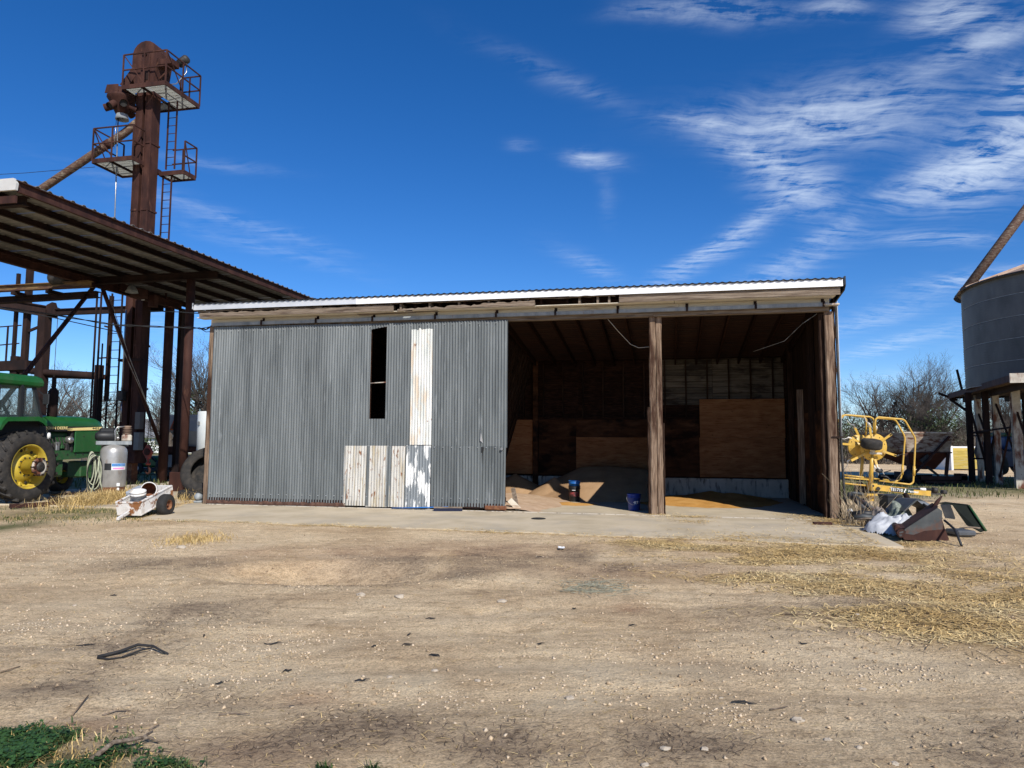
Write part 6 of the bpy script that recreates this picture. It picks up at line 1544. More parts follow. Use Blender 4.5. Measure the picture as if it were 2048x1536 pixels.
# ------------------------------------------------------------------ rusty gravity hopper wagon in the right background
GY = 28.5
def G8(x, y, d=0.0): return dp(*z8(x, y), GY + d)
gw = thing('hopper_wagon', 'rusty white gravity hopper on a steel skid behind the tedder', 'hopper', frame((dp(1850, 960, GY).x, GY, 0)))
def gq(name, m, fn, parent=None): mb = MB(); fn(mb); return mb.build(name, m, parent or gw)
HOPW = mat('rusted_cream_hopper', [(.20, .155, .11), (.29, .235, .18), (.36, .31, .25)], 2.5, .8, 0, .1, 30, (1, 1, 2), stain=(.10, .04, .022), st=.53, sscale=3, sstretch=(1, 1, 3.5), stain2=(.06, .025, .016), st2=.66, s2scale=6)
zt_, zm, zb = G8(0, 340).z, G8(0, 550).z, G8(0, 735).z
X0, X1, XM0, XM1, XB = G8(770, 0).x, G8(1278, 0).x, G8(800, 0).x, G8(1250, 0).x, G8(1140, 0).x
bk = 2.4
def hop(q):
    A = [(X0, GY, zt_), (X1, GY, zt_), (X1 + .1, GY + bk, zt_), (X0 - .9, GY + bk, zt_)]
    B = [(XM0, GY + .05, zm), (XM1, GY + .05, zm), (XM1, GY + bk - .1, zm), (XM0 - .5, GY + bk - .1, zm)]
    n = 4; q.add([*A, *B], [(i, n + i, n + (i + 1) % n, (i + 1) % n) for i in range(4)])
    q.add([(x, y, z - .01) for (x, y, z) in A], [(0, 1, 2, 3)])
gb = gq('box', HOPW, hop)
gq('top_rim', RUST_PALE, lambda q: q.bar((X0 - .03, GY, zt_), (X1 + .03, GY, zt_), .06, .06), gb)
gq('seam', RUST, lambda q: q.bar((XM0 - .05, GY + .02, zm), (XM1 + .05, GY + .02, zm), .05, .05), gb)
def lowr(q):
    B = [(XM0, GY + .05, zm), (XM1, GY + .05, zm), (XM1, GY + bk - .1, zm), (XM0 - .5, GY + bk - .1, zm)]
    C = [(XB - .35, GY + .7, zb), (XB + .15, GY + .7, zb), (XB + .15, GY + 1.3, zb), (XB - .35, GY + 1.3, zb)]
    loft(q, C, B)
gq('chute', mat('red_rust_chute', [(.09, .025, .015), (.13, .04, .022)], 4, .8), lowr)
gq('diagonal_brace', RUST, lambda q: q.bar(G8(1262, 385, -.06), G8(880, 790, -.1), .10, .06))
gq('leg', RUST, lambda q: q.bar(G8(800, 560, -.03), G8(845, 810, -.05), .12, .08)); gq('leg', RUST, lambda q: q.bar(G8(1248, 560, -.03), G8(1225, 800, -.05), .11, .08))
gq('leg', RUST_DK, lambda q: q.bar(G8(770, 560, .1), G8(880, 760, .1), .08, .06))
gq('gate_plate', DARKM, lambda q: q.prism([(G8(915, 0).x, G8(0, 630).z), (G8(1000, 0).x, G8(0, 565).z), (G8(1045, 0).x, G8(0, 610).z), (G8(960, 0).x, G8(0, 675).z)], GY - .02, GY + .02))
gq('gate_plate', BLACK, lambda q: q.prism([(G8(970, 0).x, G8(0, 700).z), (G8(1000, 0).x, G8(0, 690).z), (G8(1120, 0).x, G8(0, 790).z), (G8(1100, 0).x, G8(0, 800).z)], GY - .02, GY + .02))
gq('base_beam', RUST, lambda q: q.box(G8(880, 0).x, G8(1365, 0).x, GY - .3, GY - .15, G8(0, 835).z, G8(0, 795).z)); gq('base_beam', RUST_DK, lambda q: q.box(G8(720, 0).x, G8(1360, 0).x, GY + .1, GY + 2.2, G8(0, 875).z, G8(0, 850).z))
gq('base_beam', RUST, lambda q: q.box(G8(900, 0).x, G8(1375, 0).x, GY - .45, GY - .3, G8(0, 868).z, G8(0, 845).z))
gq('base_post', RUST, lambda q: q.box(G8(1300, 0).x, G8(1362, 0).x, GY - .3, GY + .2, G8(0, 850).z, G8(0, 770).z))
gq('skid', RUST_DK, lambda q: (q.box(G8(760, 0).x, G8(1340, 0).x, GY - .2, GY + .0, 0, .28), q.box(G8(760, 0).x, G8(1340, 0).x, GY + 1.9, GY + 2.1, 0, .28)))
gq('hydraulic_pump', DARKM, lambda q: q.lathe([(0, -.2), (.18, -.18), (.2, 0), (.18, .2), (0, .22)], 16, Matrix.Translation(G8(820, 800, -.2)) @ Matrix.Rotation(R(40), 4, 'Y')))
gq('barrel', BLACK, lambda q: q.tube([G8(718, 830, -.2), G8(718, 755, -.2)], .14, 14))
# yellow slatted wagon far behind
YY = 43.0
yw = thing('yellow_wagon', 'far yellow plank-sided wagon beyond the hopper', 'wagon', frame((dp(1940, 935, YY).x, YY, 0)))
YP = mat('weathered_yellow_planks', [(.36, .26, .045), (.48, .36, .08), (.42, .35, .16)], 3, .8, 0, .1, 20, (.6, 1, 6), rnd=.15)
x0, x1 = dp(1906, 920, YY).x, dp(2010, 920, YY).x; za, zb_ = dp(1906, 938, YY).z, dp(1906, 896, YY).z
for k in range(7):
    MB().box(x0, x1, YY, YY + .05, za + (zb_ - za) * k / 7 + .008, za + (zb_ - za) * (k + 1) / 7).build('plank', YP, yw)
MB().box(x0 - .12, x0, YY - .03, YY + 2, za - .1, zb_ + .12).build('end_post', WHITE, yw)
MB().box(x0, x1, YY - .01, YY + .06, zb_, zb_ + .1).build('top_rail', WHITE, yw)
MB().box(x0, x1, YY + .06, YY + 2, za - .15, za - .02).build('deck', WOOD, yw)
for k in (.15, .8):
    MB().lathe([(0, -.12), (.3, -.12), (.36, -.06), (.36, .06), (.3, .12), (0, .12)], 20, Matrix.Translation((x0 + (x1 - x0) * k, YY + .4, .34)) @ Matrix.Rotation(R(90), 4, 'X')).build('wheel', BLACK, yw)

# ------------------------------------------------------------------ grain bin on its steel stand
FLc, BLc = gp(2021, 752, 3.78), gp(1897, 789, 3.78)
ea = (FLc - BLc); ea.z = 0; side = ea.length; ea.normalize(); eb = Vector((-ea.y, ea.x, 0))
if eb.x < 0: eb = -eb
BC = (FLc + BLc) / 2 + eb * 4.35; BC.z = 0
BR = 4.55
PMx = Matrix(((eb.x, -ea.x, 0, BLc.x), (eb.y, -ea.y, 0, BLc.y), (0, 0, 1, 0), (0, 0, 0, 1)))     # x into the platform, -y towards the viewer
st_ = thing('bin_stand', 'tall rusty steel stand with flaking pale legs under the grain bin', 'bin stand', frame((BC.x, BC.y, 0)))
def bp_(name, m, fn, parent=None): mb = MB(PMx); fn(mb); return mb.build(name, m, parent or st_)
for k in range(29): bp_('deck_plank', WOODV, lambda q: q.box(.05 + k * .3, .34 + k * .3, -side + .03, -.03, 3.66, 3.72))
for (p, q_) in (((0, 0), (0, -side)), ((0, -side), (8.7, -side)), ((8.7, 0), (8.7, -side)), ((0, 0), (8.7, 0))):
    bp_('edge_channel', RUST if p[0] == 0 else RUST_DK, lambda m: m.bar((*p, 3.70), (*q_, 3.70), .07, .22))
bp_('front_board', RUST_PALE, lambda q: q.box(-.05, 8.75, -side - .11, -side - .045, 3.55, 3.86))
bp_('rim_post', RUST_DK, lambda q: q.bar((.25, -1.6, 3.7), (.05, -1.7, 4.75), .07, .07)); bp_('rim_post', RUST_DK, lambda q: q.bar((.2, -2.6, 3.7), (.18, -2.6, 4.2), .05, .05))
bp_('corner_brace', RUST_DK, lambda q: q.bar((-.35, .15, 3.85), (.3, -.2, 3.5), .1, .1)); bp_('corner_brace', RUST_DK, lambda q: q.bar((0, -.3, 3.55), (.6, -1.0, 2.9), .09, .09))
PMi = PMx.inverted()
legs = [(gp(1945, 968), .20, RUST_DK), (gp(1963, 964), .21, RUST_PALE), (gp(1979, 970), .2, RUST_DK), (gp(1999, 970), .22, RUST_PALE), (gp(2040, 977), .26, RUST_PALE), (gp(2078, 982), .24, RUST_PALE), (gp(2110, 972), .24, RUST_PALE), (gp(2060, 964), .22, RUST_DK)]
LP = []
for (p, w, m) in legs:
    q_ = PMi @ p; LP.append(q_)
    bp_('leg', m, lambda q: q.ibeam((q_.x, q_.y, 0), (q_.x, q_.y, 3.6), w, w, .03, (0, 1, 0)))
for (i, j, z0, z1) in ((0, 2, 3.2, .4), (1, 3, 2.9, .5), (0, 4, 2.0, 2.2), (3, 4, 3.2, .9), (4, 3, 3.0, .2), (0, 2, 1.0, 1.0), (0, 2, 2.0, 2.0), (2, 3, .7, 2.3), (4, 5, 2.9, .5), (0, 1, 1.9, 1.9)):
    bp_('brace', RUST_DK if z0 != 3.0 else RUST, lambda q: q.bar((LP[i].x, LP[i].y, z0), (LP[j].x, LP[j].y, z1), .06, .06))
for x in (.6, 2.2, 4.2, 6.2, 8.0): bp_('joist', RUST_DK, lambda q: q.box(x - .06, x + .06, -side, 0, 3.42, 3.655))
bn = thing('grain_bin', 'large round grey corrugated grain bin with conical roof at the right edge', 'grain bin', frame((BC.x, BC.y, 3.73)))
BINM = mat('dull_bin_metal', [(.085, .087, .085), (.112, .114, .112), (.14, .142, .138)], 1.6, .65, .0, .04, 60, (1, 1, .5), rnd=.12, stain=(.15, .155, .155), st=.68, sscale=3)
ring = (7.62 - 3.73) / 5
for k in range(5):
    z0 = 3.73 + k * ring; n = 16
    prof = [(BR + .012 * math.cos(2 * math.pi * i / 2.0 * .5) + (.004 if k % 2 else 0), z0 + ring * i / n) for i in range(n + 1)]
    prof = [(BR + .026 * (1 if i % 2 else -1) + (.003 * (k % 2)), z0 + ring * i / n + (.0 if i < n else -.003)) for i in range(n + 1)]
    rg = MB().lathe(prof, 96, Matrix.Translation((BC.x, BC.y, 0))).build('wall_ring', BINM, bn)
    MB().lathe([(BR + .014, z0 - .012), (BR + .022, z0), (BR + .014, z0 + .012)], 96, Matrix.Translation((BC.x, BC.y, 0))).build('ring_seam', GALV_OLD, rg)
BROOF = mat('tan_rusty_bin_roof', [(.32, .20, .13), (.40, .28, .20), (.46, .38, .31)], 3, .6, .2, .05, 40)
nr = 32
for k in range(nr):
    a0 = 2 * math.pi * k / nr; a1 = 2 * math.pi * (k + 1) / nr - .004
    V = []
    for (r_, z) in ((BR + .16, 7.56), (.35, 9.2)):
        for a in (a0, a1): V.append((BC.x + r_ * math.cos(a), BC.y + r_ * math.sin(a), z))
    sg_ = MB().add(V, [(0, 1, 3, 2)])
    sg_.bar(Vector(V[0]) + Vector((0, 0, .02)), Vector(V[2]) + Vector((0, 0, .02)), .05, .05)
    sg_.build('roof_panel', BROOF, bn)
MB().lathe([(BR + .165, 7.52), (BR + .18, 7.56), (BR + .10, 7.60)], 96, Matrix.Translation((BC.x, BC.y, 0))).build('eave_ring', DARKM, bn)
MB().lathe([(.36, 9.18), (.36, 9.4), (.42, 9.42), (0, 9.6)], 20, Matrix.Translation((BC.x, BC.y, 0))).build('roof_cap', GALV_OLD, bn)
lx = dp(1937, 700, 28.2)
MB().bbox(lx.x - .02, lx.x + .12, 28.15, 28.3, 3.75, 7.3, .01).build('corner_strip', BLACK, bn)
pp = thing('spout_pipe', 'long rusty spout pipe slanting down behind the grain bin', 'pipe', frame(tuple(dp(1916, 601, 31.5))))
SPD = Vector((dp(2048, 424, 31.5) - dp(1916, 601, 31.5)))
A0 = dp(1916, 601, 31.5)
MB().tube([A0, A0 + SPD * 1.0, A0 + SPD * 2.2], .20, 16).build('pipe', SPM, pp)
MB().tube([A0 - SPD * .001, A0 + SPD * .001], .185, 16).build('mouth', BLACK, pp)
MB().tube([A0 + SPD * .02, A0 + SPD * .12], .215, 16).build('sleeve', RUST_DK, pp)
# blue machine parked under the bin
UY = 33.5
bl = thing('blue_machine', 'dark blue cabbed machine parked in shade under the grain bin', 'machine', frame((dp(2015, 960, UY).x, UY, 0)))
def U8(x, y, d=0): return dp(*z8(x, y), UY + d)
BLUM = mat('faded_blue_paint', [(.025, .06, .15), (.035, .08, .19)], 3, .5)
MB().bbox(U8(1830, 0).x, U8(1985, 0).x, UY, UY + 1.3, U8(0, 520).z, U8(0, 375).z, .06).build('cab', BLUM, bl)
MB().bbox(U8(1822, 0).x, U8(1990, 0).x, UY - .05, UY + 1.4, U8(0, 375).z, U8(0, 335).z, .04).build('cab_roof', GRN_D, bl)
MB().bbox(U8(1800, 0).x, U8(2060, 0).x, UY + .1, UY + 1.2, .5, U8(0, 522).z, .05).build('body', mat('dark_navy_paint', [(.012, .02, .05), (.02, .03, .07)], 3, .5), bl)  # body in a darker navy than the cab
MB().lathe([(.3, -.2), (.75, -.22), (.85, -.14), (.85, .14), (.75, .22), (.3, .2), (0, .1)], 30, Matrix.Translation((U8(1760, 0).x, UY + .6, .85)) @ Matrix.Rotation(R(65), 4, 'Y')).build('wheel', BLACK, bl)
MB().bbox(U8(1690, 0).x, U8(1835, 0).x, UY + .3, UY + 1.0, 1.4, U8(0, 555).z, .04).build('bonnet', GRN_D, bl)
MB().lathe([(.2, -.16), (.5, -.18), (.58, -.1), (.58, .1), (.5, .18), (.2, .16), (0, .1)], 26, Matrix.Translation((U8(2030, 0).x, UY + .4, .58)) @ Matrix.Rotation(R(65), 4, 'Y')).build('wheel', BLACK, bl)
# ------------------------------------------------------------------ bare winter trees
BARK = mat('grey_bark', [(.075, .06, .048), (.115, .095, .078), (.16, .135, .115)], 4, .95, 0, .2, 20, (1, 1, .4), spec=.1)
TWIGM = mat('grey_brown_twigs', [(.075, .064, .055), (.115, .10, .088)], 2, .95, spec=.1)
MISL = mat('mistletoe_leaves', [(.035, .06, .018), (.06, .085, .03)], 6, .8, island=.35)
def segs_mesh(name, segs, n, m, parent):
    """segs: list of (p0,r0,p1,r1)"""
    S_ = np.array([[*a, ra, *b, rb] for (a, ra, b, rb) in segs]); P0, R0, P1, R1 = S_[:, :3], S_[:, 3], S_[:, 4:7], S_[:, 7]
    D = P1 - P0; D /= np.maximum(np.linalg.norm(D, axis=1, keepdims=True), 1e-9)
    ref = np.where(np.abs(D[:, 2:3]) > .9, np.array([[1., 0, 0]]), np.array([[0, 0, 1.]]))
    X = np.cross(D, ref); X /= np.linalg.norm(X, axis=1, keepdims=True); Y = np.cross(D, X)
    V = []
    for (P, Rr) in ((P0, R0), (P1, R1)):
        for k in range(n):
            a = 2 * math.pi * k / n; V.append(P + X * (Rr * math.cos(a))[:, None] + Y * (Rr * math.sin(a))[:, None])
    V = np.stack(V, 1).reshape(-1, 3); M = len(segs); base = np.arange(M)[:, None] * 2 * n
    Fq = np.concatenate([np.concatenate([base + k, base + (k + 1) % n, base + n + (k + 1) % n, base + n + k], 1)[:, None] for k in range(n)], 1).reshape(-1, 4)
    return raw_mesh(name, V, Fq, m, parent)
def raw_mesh(name, V, Fa, m, parent=None, smooth=False):
    me = bpy.data.meshes.new(name); k = Fa.shape[1]
    me.vertices.add(len(V)); me.vertices.foreach_set('co', np.ascontiguousarray(V, float).ravel())
    me.loops.add(Fa.size); me.loops.foreach_set('vertex_index', Fa.ravel().astype(np.int32))
    me.polygons.add(len(Fa)); me.polygons.foreach_set('loop_start', np.arange(0, Fa.size, k, dtype=np.int32)); me.polygons.foreach_set('loop_total', np.full(len(Fa), k, np.int32))
    if smooth: me.polygons.foreach_set('use_smooth', np.ones(len(Fa), bool))
    me.materials.append(m); me.update(); me.validate()
    o = bpy.data.objects.new(name, me); col.objects.link(o)
    if parent is not None: o.parent = parent
    return o
def grow(seed, H, spread, levels=5, first=.22, stems=1):
    r2 = random.Random(seed); trunk, tw, tips = [], [], []
    def branch(p, d, L, r, lev):
        n = 4 if lev < 3 else 3
        seg = L / n; pts = [p]
        for i in range(n):
            w = .10 + .07 * lev
            d = (d + Vector((r2.uniform(-w, w), r2.uniform(-w, w), r2.uniform(-w * .6, w * .9) + .03 * lev))).normalized()
            q = p + d * seg; r_a, r_b = r * (1 - .5 * i / n), r * (1 - .5 * (i + 1) / n)
            (trunk if lev < 2 else tw).append((tuple(p), r_a, tuple(q), r_b))
            p = q; pts.append((p, d, r_b))
        if lev >= levels:
            tips.append(p); return
        kids = [6, 6, 5, 4, 3, 2][lev]
        for c in range(kids):
            t = first + (1 - first) * (c + .5 + r2.uniform(-.35, .35)) / kids if lev == 0 else .18 + .82 * (c + r2.random()) / kids
            i = min(n - 1, int(t * n)); base, dd, rr_ = pts[i + 1]
            if i > 0: b0 = pts[i][0]
            else: b0 = pts[0] if isinstance(pts[0], Vector) else pts[0][0]
            bp = b0.lerp(base, t * n - i)
            ax = dd.orthogonal().normalized(); ax.rotate(Matrix.Rotation(r2.uniform(0, 6.283), 3, dd))
            sp = r2.uniform(.55, 1.05) * spread
            nd = (dd * math.cos(sp) + ax * math.sin(sp)).normalized()
            if nd.z < -.1: nd.z *= -.3
            branch(bp, nd.normalized(), L * r2.uniform(.50, .68) * (1.15 if lev == 0 else 1), max(rr_ * r2.uniform(.5, .68), .006), lev + 1)
    for s_ in range(stems):
        d0 = Vector((r2.uniform(-.28, .28), r2.uniform(-.2, .2), 1)).normalized() if stems > 1 else Vector((r2.uniform(-.08, .08), r2.uniform(-.08, .08), 1))
        branch(Vector((.3 * s_ - .15 * (stems - 1), 0, -.1)), d0, H * .55, H * .030 + .05, 0)
    return trunk, tw, tips
PROTO = []
for (sd, stems) in ((3, 3), (8, 2), (21, 1), (34, 2)):
    trunk, tw, tips = grow(sd, 9.0, .85, 5, .2, stems)
    zmax = max(t[2][2] for t in tw)
    PROTO.append((trunk, tw, tips, zmax))
def leaf_clump(cs, r, n, seed, size):
    g = np.random.default_rng(seed); V = []
    for c in cs:
        u_ = g.normal(size=(n, 3)); u_ /= np.linalg.norm(u_, axis=1, keepdims=True); p = np.array(c) + u_ * (r * g.random((n, 1)) ** .45) * np.array([1, 1, .85])
        a = g.normal(size=(n, 3)); b = g.normal(size=(n, 3)); a *= size / np.linalg.norm(a, axis=1, keepdims=True); b *= size * .6 / np.linalg.norm(b, axis=1, keepdims=True)
        V.append(np.stack([p - a, p + b, p + a, p - b], 1).reshape(-1, 3))
    V = np.concatenate(V); return V, np.arange(len(V)).reshape(-1, 4)
made = {}
def tree(label, px, Y, top_px, proto, rz, mist=0, wid=1.0):
    b = dp(px, 900, Y); ht = dp(px, top_px, Y).z
    trunk, tw, tips, zmax = PROTO[proto]; s_ = ht / zmax
    root = bpy.data.objects.new('bare_tree', None); col.objects.link(root)
    root.location = (b.x, Y, -.05); root.rotation_euler = (0, 0, rz); root.scale = (s_ * wid, s_ * wid, s_)
    tag(root, label, 'tree', 'bare winter trees round the yard')
    if proto not in made:
        t_ = segs_mesh('trunk', trunk, 6, BARK, root); c_ = segs_mesh('crown', tw, 3, TWIGM, root)
        made[proto] = (t_.data, c_.data)
    else:
        for nm, me in zip(('trunk', 'crown'), made[proto]):
            o = bpy.data.objects.new(nm, me); col.objects.link(o); o.parent = root
    if mist:
        r2 = random.Random(px); cs = [tuple(Vector(r2.choice(tips)) * r2.uniform(.72, .95)) for _ in range(mist)]
        for k in range(mist):
            V, Fa = leaf_clump([cs[k]], r2.uniform(.25, .55), 110, k + px, .07)
            raw_mesh('mistletoe', V, Fa, MISL, root)['kind'] = 'stuff'
tree('tallest bare tree right of the shed, dotted with mistletoe', 1838, 62, 700, 0, .4, 9, 1.0)
tree('broad bare tree between the shed post and the tallest tree', 1765, 66, 735, 1, 1.9, 4, 1.05)
tree('smaller bare tree just behind the right shed post', 1705, 70, 790, 2, .2, 4, 1.1)
tree('low bare tree with thick mistletoe left of the grain bin', 1888, 58, 752, 3, 2.6, 9, 1.15)
tree('bare tree seen through the left legs of the bin stand', 1955, 66, 775, 1, 4.2, 3)
tree('bare tree seen through the right legs of the bin stand', 2025, 70, 745, 0, 3.4, 3)
tree('bare tree between the tractor cab and the elevator tower', 172, 48, 722, 2, 2.2, 0, 1.15)
tree('bare tree directly behind the tractor muffler', 108, 55, 705, 3, .7, 0)
tree('bare tree at the left edge behind the cab window', 30, 60, 760, 1, .9, 1)
tree('bare tree behind the ladder of the elevator tower', 225, 60, 760, 1, 5.2, 0, .9)
tree('tall bare tree behind the shed corner column', 402, 50, 664, 0, 5.3, 4, 1.05)
tree('bare tree between the elevator tower and the pipe columns', 338, 58, 738, 3, 3.9, 3)
# far brush, one tangled mass along the horizon
def brush(name, label, runs, n, hmax, m, lw=.035):
    segs = []; r2 = random.Random(5)
    for k in range(n):
        (x0, y0, x1, y1, h) = r2.choice(runs); t = r2.random()
        p = Vector((x0 + (x1 - x0) * t + r2.uniform(-1, 1), y0 + (y1 - y0) * t + r2.uniform(-2.5, 2.5), 0)); hh = h * r2.uniform(.35, 1.0)
        d = Vector((r2.uniform(-.6, .6), r2.uniform(-.4, .4), 1)).normalized(); q = p + d * hh * .5
        segs.append((tuple(p), lw, tuple(q), lw * .7))
        for j in range(3):
            e = q + Vector((r2.uniform(-.7, .7), r2.uniform(-.5, .5), r2.uniform(.2, 1))).normalized() * hh * .5; segs.append((tuple(q), lw * .6, tuple(e), lw * .2))
            f = q.lerp(e, .5); g_ = f + Vector((r2.uniform(-.8, .8), r2.uniform(-.5, .5), r2.uniform(-.1, .9))).normalized() * hh * .3; segs.append((tuple(f), lw * .4, tuple(g_), lw * .15))
    o = segs_mesh(name, segs, 3, m, None); tag(o, label, 'brush', None, 'stuff')
BRUSHM = mat('dark_brush', [(.05, .042, .034), (.085, .07, .056), (.12, .10, .08)], .5, .95, spec=.1, island=.3)
brush('far_brush', 'dark tangled brush along the far right side of the yard', [(24, 56, 60, 52, 3.2), (26, 62, 70, 58, 4.2), (40, 48, 60, 46, 2.5)], 2600, 3, BRUSHM)
brush('far_brush', 'low grey brush along the far left side of the field', [(-75, 96, -20, 100, 3.0), (-90, 105, 0, 108, 4.5), (-22, 100, 34, 84, 4.0)], 2400, 3, BRUSHM, .05)
cs = [(dp(x, 900, y).x, y, z) for (x, y, z) in ((1700, 60, 2.6), (1690, 58, 1.6), (1720, 64, 1.2), (1890, 57, 3.2), (1905, 58, 2.0), (1870, 60, 2.2), (1880, 62, 4.2), (1830, 60, 3.0), (286, 80, .8), (300, 78, .6), (1815, 64, 1.4), (1925, 60, 1.4))]
V, Fa = leaf_clump(cs, 1.5, 420, 9, .11); tag(raw_mesh('evergreen_brush', V, Fa, MISL), 'dark green evergreen scrub among the far trees', 'scrub', None, 'stuff')

# ------------------------------------------------------------------ straw, gravel, litter, grass
def world_samples(n, x0, x1, y0, y1, dens, seed):
    g = np.random.default_rng(seed); out = []
    tot = 0
    while tot < n:
        x = g.uniform(x0, x1, n * 3); y = g.uniform(y0, y1, n * 3); k = g.random(n * 3) < dens(x, y); out.append(np.c_[x[k], y[k]]); tot += k.sum()
        if len(out) > 40: break
    return np.concatenate(out)[:n], g
def gh(x, y):
    z = gz(x, y); ins = slab_in(x, y) > .02
    a, b = shed_ab(x, y)
    zs = .02 + .03 * np.clip((b - slab_front(a)) / 4.0, 0, 1)
    pad = (a > -6.9) & (a < -.75) & (b > -1.55) & (b < 8.5)
    return np.where(ins, np.maximum(z, zs), np.where(pad, np.maximum(z, .045), z))
def strands(name, m, pts, g, lmin, lmax, wmin, wmax, lift, label, cat, droop=.0, par=None):
    n = len(pts); x, y = pts.T; z = gh(x, y) + .003
    a = g.uniform(0, 2 * math.pi, n); L = g.uniform(lmin, lmax, n); w = g.uniform(wmin, wmax, n)
    d = np.c_[np.cos(a), np.sin(a), g.uniform(-.02, lift, n)]; s = np.c_[-np.sin(a), np.cos(a), g.uniform(-.3, .3, n)]
    P = np.c_[x, y, z]
    mid = P + d * (L / 2)[:, None] + np.c_[np.zeros(n), np.zeros(n), g.uniform(0, .10, n) * L]
    end = P + d * L[:, None] + s * (g.uniform(-.15, .15, n) * L)[:, None]; end[:, 2] = np.maximum(end[:, 2], gh(end[:, 0], end[:, 1]) + .004)
    W_ = s * w[:, None] / 2; W_[:, 2] = np.abs(W_[:, 2]) * .3
    V = np.stack([P - W_, P + W_, mid + W_, mid - W_, end + W_ * .6, end - W_ * .6], 1).reshape(-1, 3)
    i = np.arange(n)[:, None] * 6; Fa = np.concatenate([i + np.array([[0, 1, 2, 3]]), i + np.array([[3, 2, 4, 5]])]).reshape(-1, 4)
    o = raw_mesh(name, V, Fa, m); return tag(o, label, cat, None, 'stuff')
STRAW = mat('loose_straw', [(.50, .33, .125), (.68, .495, .22), (.80, .65, .36)], .8, .8, island=.4, spec=.2)
STRAWD = mat('dark_litter', [(.09, .063, .042), (.15, .108, .072), (.22, .165, .11)], .8, .9, island=.4, spec=.1)
def d_straw(x, y):
    br = np.clip((fbm(x * .8, y * 1.6, 31, 5) - .33) * 2.8, 0, 1); return mask(x, y, STRAW_PX) * br
pts, g_ = world_samples(19000, -.5, 15, 6.0, 17, d_straw, 1); strands('loose_straw', STRAW, pts, g_, .05, .20, .005, .011, .12, 'loose yellow straw scattered at the right side of the yard', 'straw')
pts, g_ = world_samples(4500, -.5, 15, 5.0, 17, d_straw, 2); strands('dark_straw', STRAWD, pts, g_, .05, .2, .004, .009, .08, 'dark rotting straw among the pale straw on the right', 'straw')
def d_damp_shade(x, y): return mask(x, y, DAMP_SHADE_PX) * np.clip((fbm(x * 2.1, y * 2.1, 20, 4) - .3) * 2.4, 0, 1)
pts, g_ = world_samples(15000, -7, 9, 2.7, 13, d_damp_shade, 3); strands('twig_litter', STRAWD, pts, g_, .012, .075, .002, .0045, .15, 'fine dark twig litter on the near dirt', 'litter')
pts, g_ = world_samples(9000, -8, 10, 2.7, 14, lambda x, y: np.clip((fbm(x * 1.1, y * 1.1, 91) - .35) * 2.2, 0, 1), 4); strands('pale_litter', STRAW, pts, g_, .012, .08, .002, .005, .12, 'fine pale straw litter across the dirt yard', 'litter')
# curb of straw along the slab edge, at the middle post and round the right post
def d_edge(x, y):
    s_ = slab_in(x, y); a, b = shed_ab(x, y); return np.exp(-((s_ + .05) / .10) ** 2) * (b < -.5) * np.clip((fbm(x * 1.2, y * 1.2, 95) - .3) * 2.5, 0, 1) + np.exp(-(((a - 11.6) / .45) ** 2 + ((b + .35) / .14) ** 2)) + .6 * np.exp(-(((a - 14.6) / .5) ** 2 + ((b + .3) / .3) ** 2)) + .5 * np.exp(-(((a - 10.95) / .25) ** 2 + ((b + .1) / .2) ** 2))
pts, g_ = world_samples(3800, -8, 8, 10, 18.5, d_edge, 5); strands('edge_straw', STRAW, pts, g_, .05, .2, .004, .009, .15, 'straw drifted along the concrete edge and round the posts', 'straw')
# gravel chips
def stones(name, m, pts, g, smin, smax, label):
    n = len(pts); s_ = smin + (smax - smin) * g.random(n) ** 5
    base = np.array([(1, 0, 0), (-1, 0, 0), (0, 1, 0), (0, -1, 0), (0, 0, 1), (0, 0, -1)], float)
    V = base[None] * s_[:, None, None] * g.uniform(.6, 1.25, (n, 6, 1)) * np.array([1, 1, .65]); V += g.normal(size=V.shape) * s_[:, None, None] * .18
    a = g.uniform(0, 6.283, n); c, s2 = np.cos(a)[:, None], np.sin(a)[:, None]; X = V[..., 0] * c - V[..., 1] * s2; Y = V[..., 0] * s2 + V[..., 1] * c
    V[..., 0] = X + pts[:, :1]; V[..., 1] = Y + pts[:, 1:]; V[..., 2] += (gh(pts[:, 0], pts[:, 1]) + s_ * .25)[:, None]
    tri = np.array([(0, 2, 4), (2, 1, 4), (1, 3, 4), (3, 0, 4), (2, 0, 5), (1, 2, 5), (3, 1, 5), (0, 3, 5)])
    Fa = (np.arange(n)[:, None, None] * 6 + tri[None]).reshape(-1, 3)
    return tag(raw_mesh(name, V.reshape(-1, 3), Fa, m), label, 'gravel', None, 'stuff')
CHIP = mat('pale_gravel_chips', [(.44, .34, .22), (.53, .42, .29), (.60, .50, .37)], 1.5, .9, 0, .2, 60, island=.28, spec=.15)
CLOD = mat('dirt_clods', [(.34, .245, .15), (.46, .345, .22), (.55, .425, .28)], 1.5, .95, 0, .2, 60, island=.3, spec=.1)
pts, g_ = world_samples(20000, -7, 8, 2.7, 12, lambda x, y: (.10 + mask(x, y, PALE_PX)) * np.clip((fbm(x * 1.5, y * 1.5, 99) - .40) * 3, 0, 1), 6); stones('gravel', CHIP, pts, g_, .002, .016, 'small pale gravel chips strewn over the dirt')
pts, g_ = world_samples(2500, 5, 22, 10.5, 24, lambda x, y: .7 * (slab_in(x, y) < -.3) * (x > .55 * y) + 0, 7); stones('gravel', CHIP, pts, g_, .006, .03, 'coarser pale gravel of the drive at the right')
pts, g_ = world_samples(900, -12, -4, 11, 15, lambda x, y: px_blob(x, y, 200, 1075, 230, 18), 8); stones('gravel', CHIP, pts, g_, .005, .02, 'pale gravel strip in front of the garden cart')
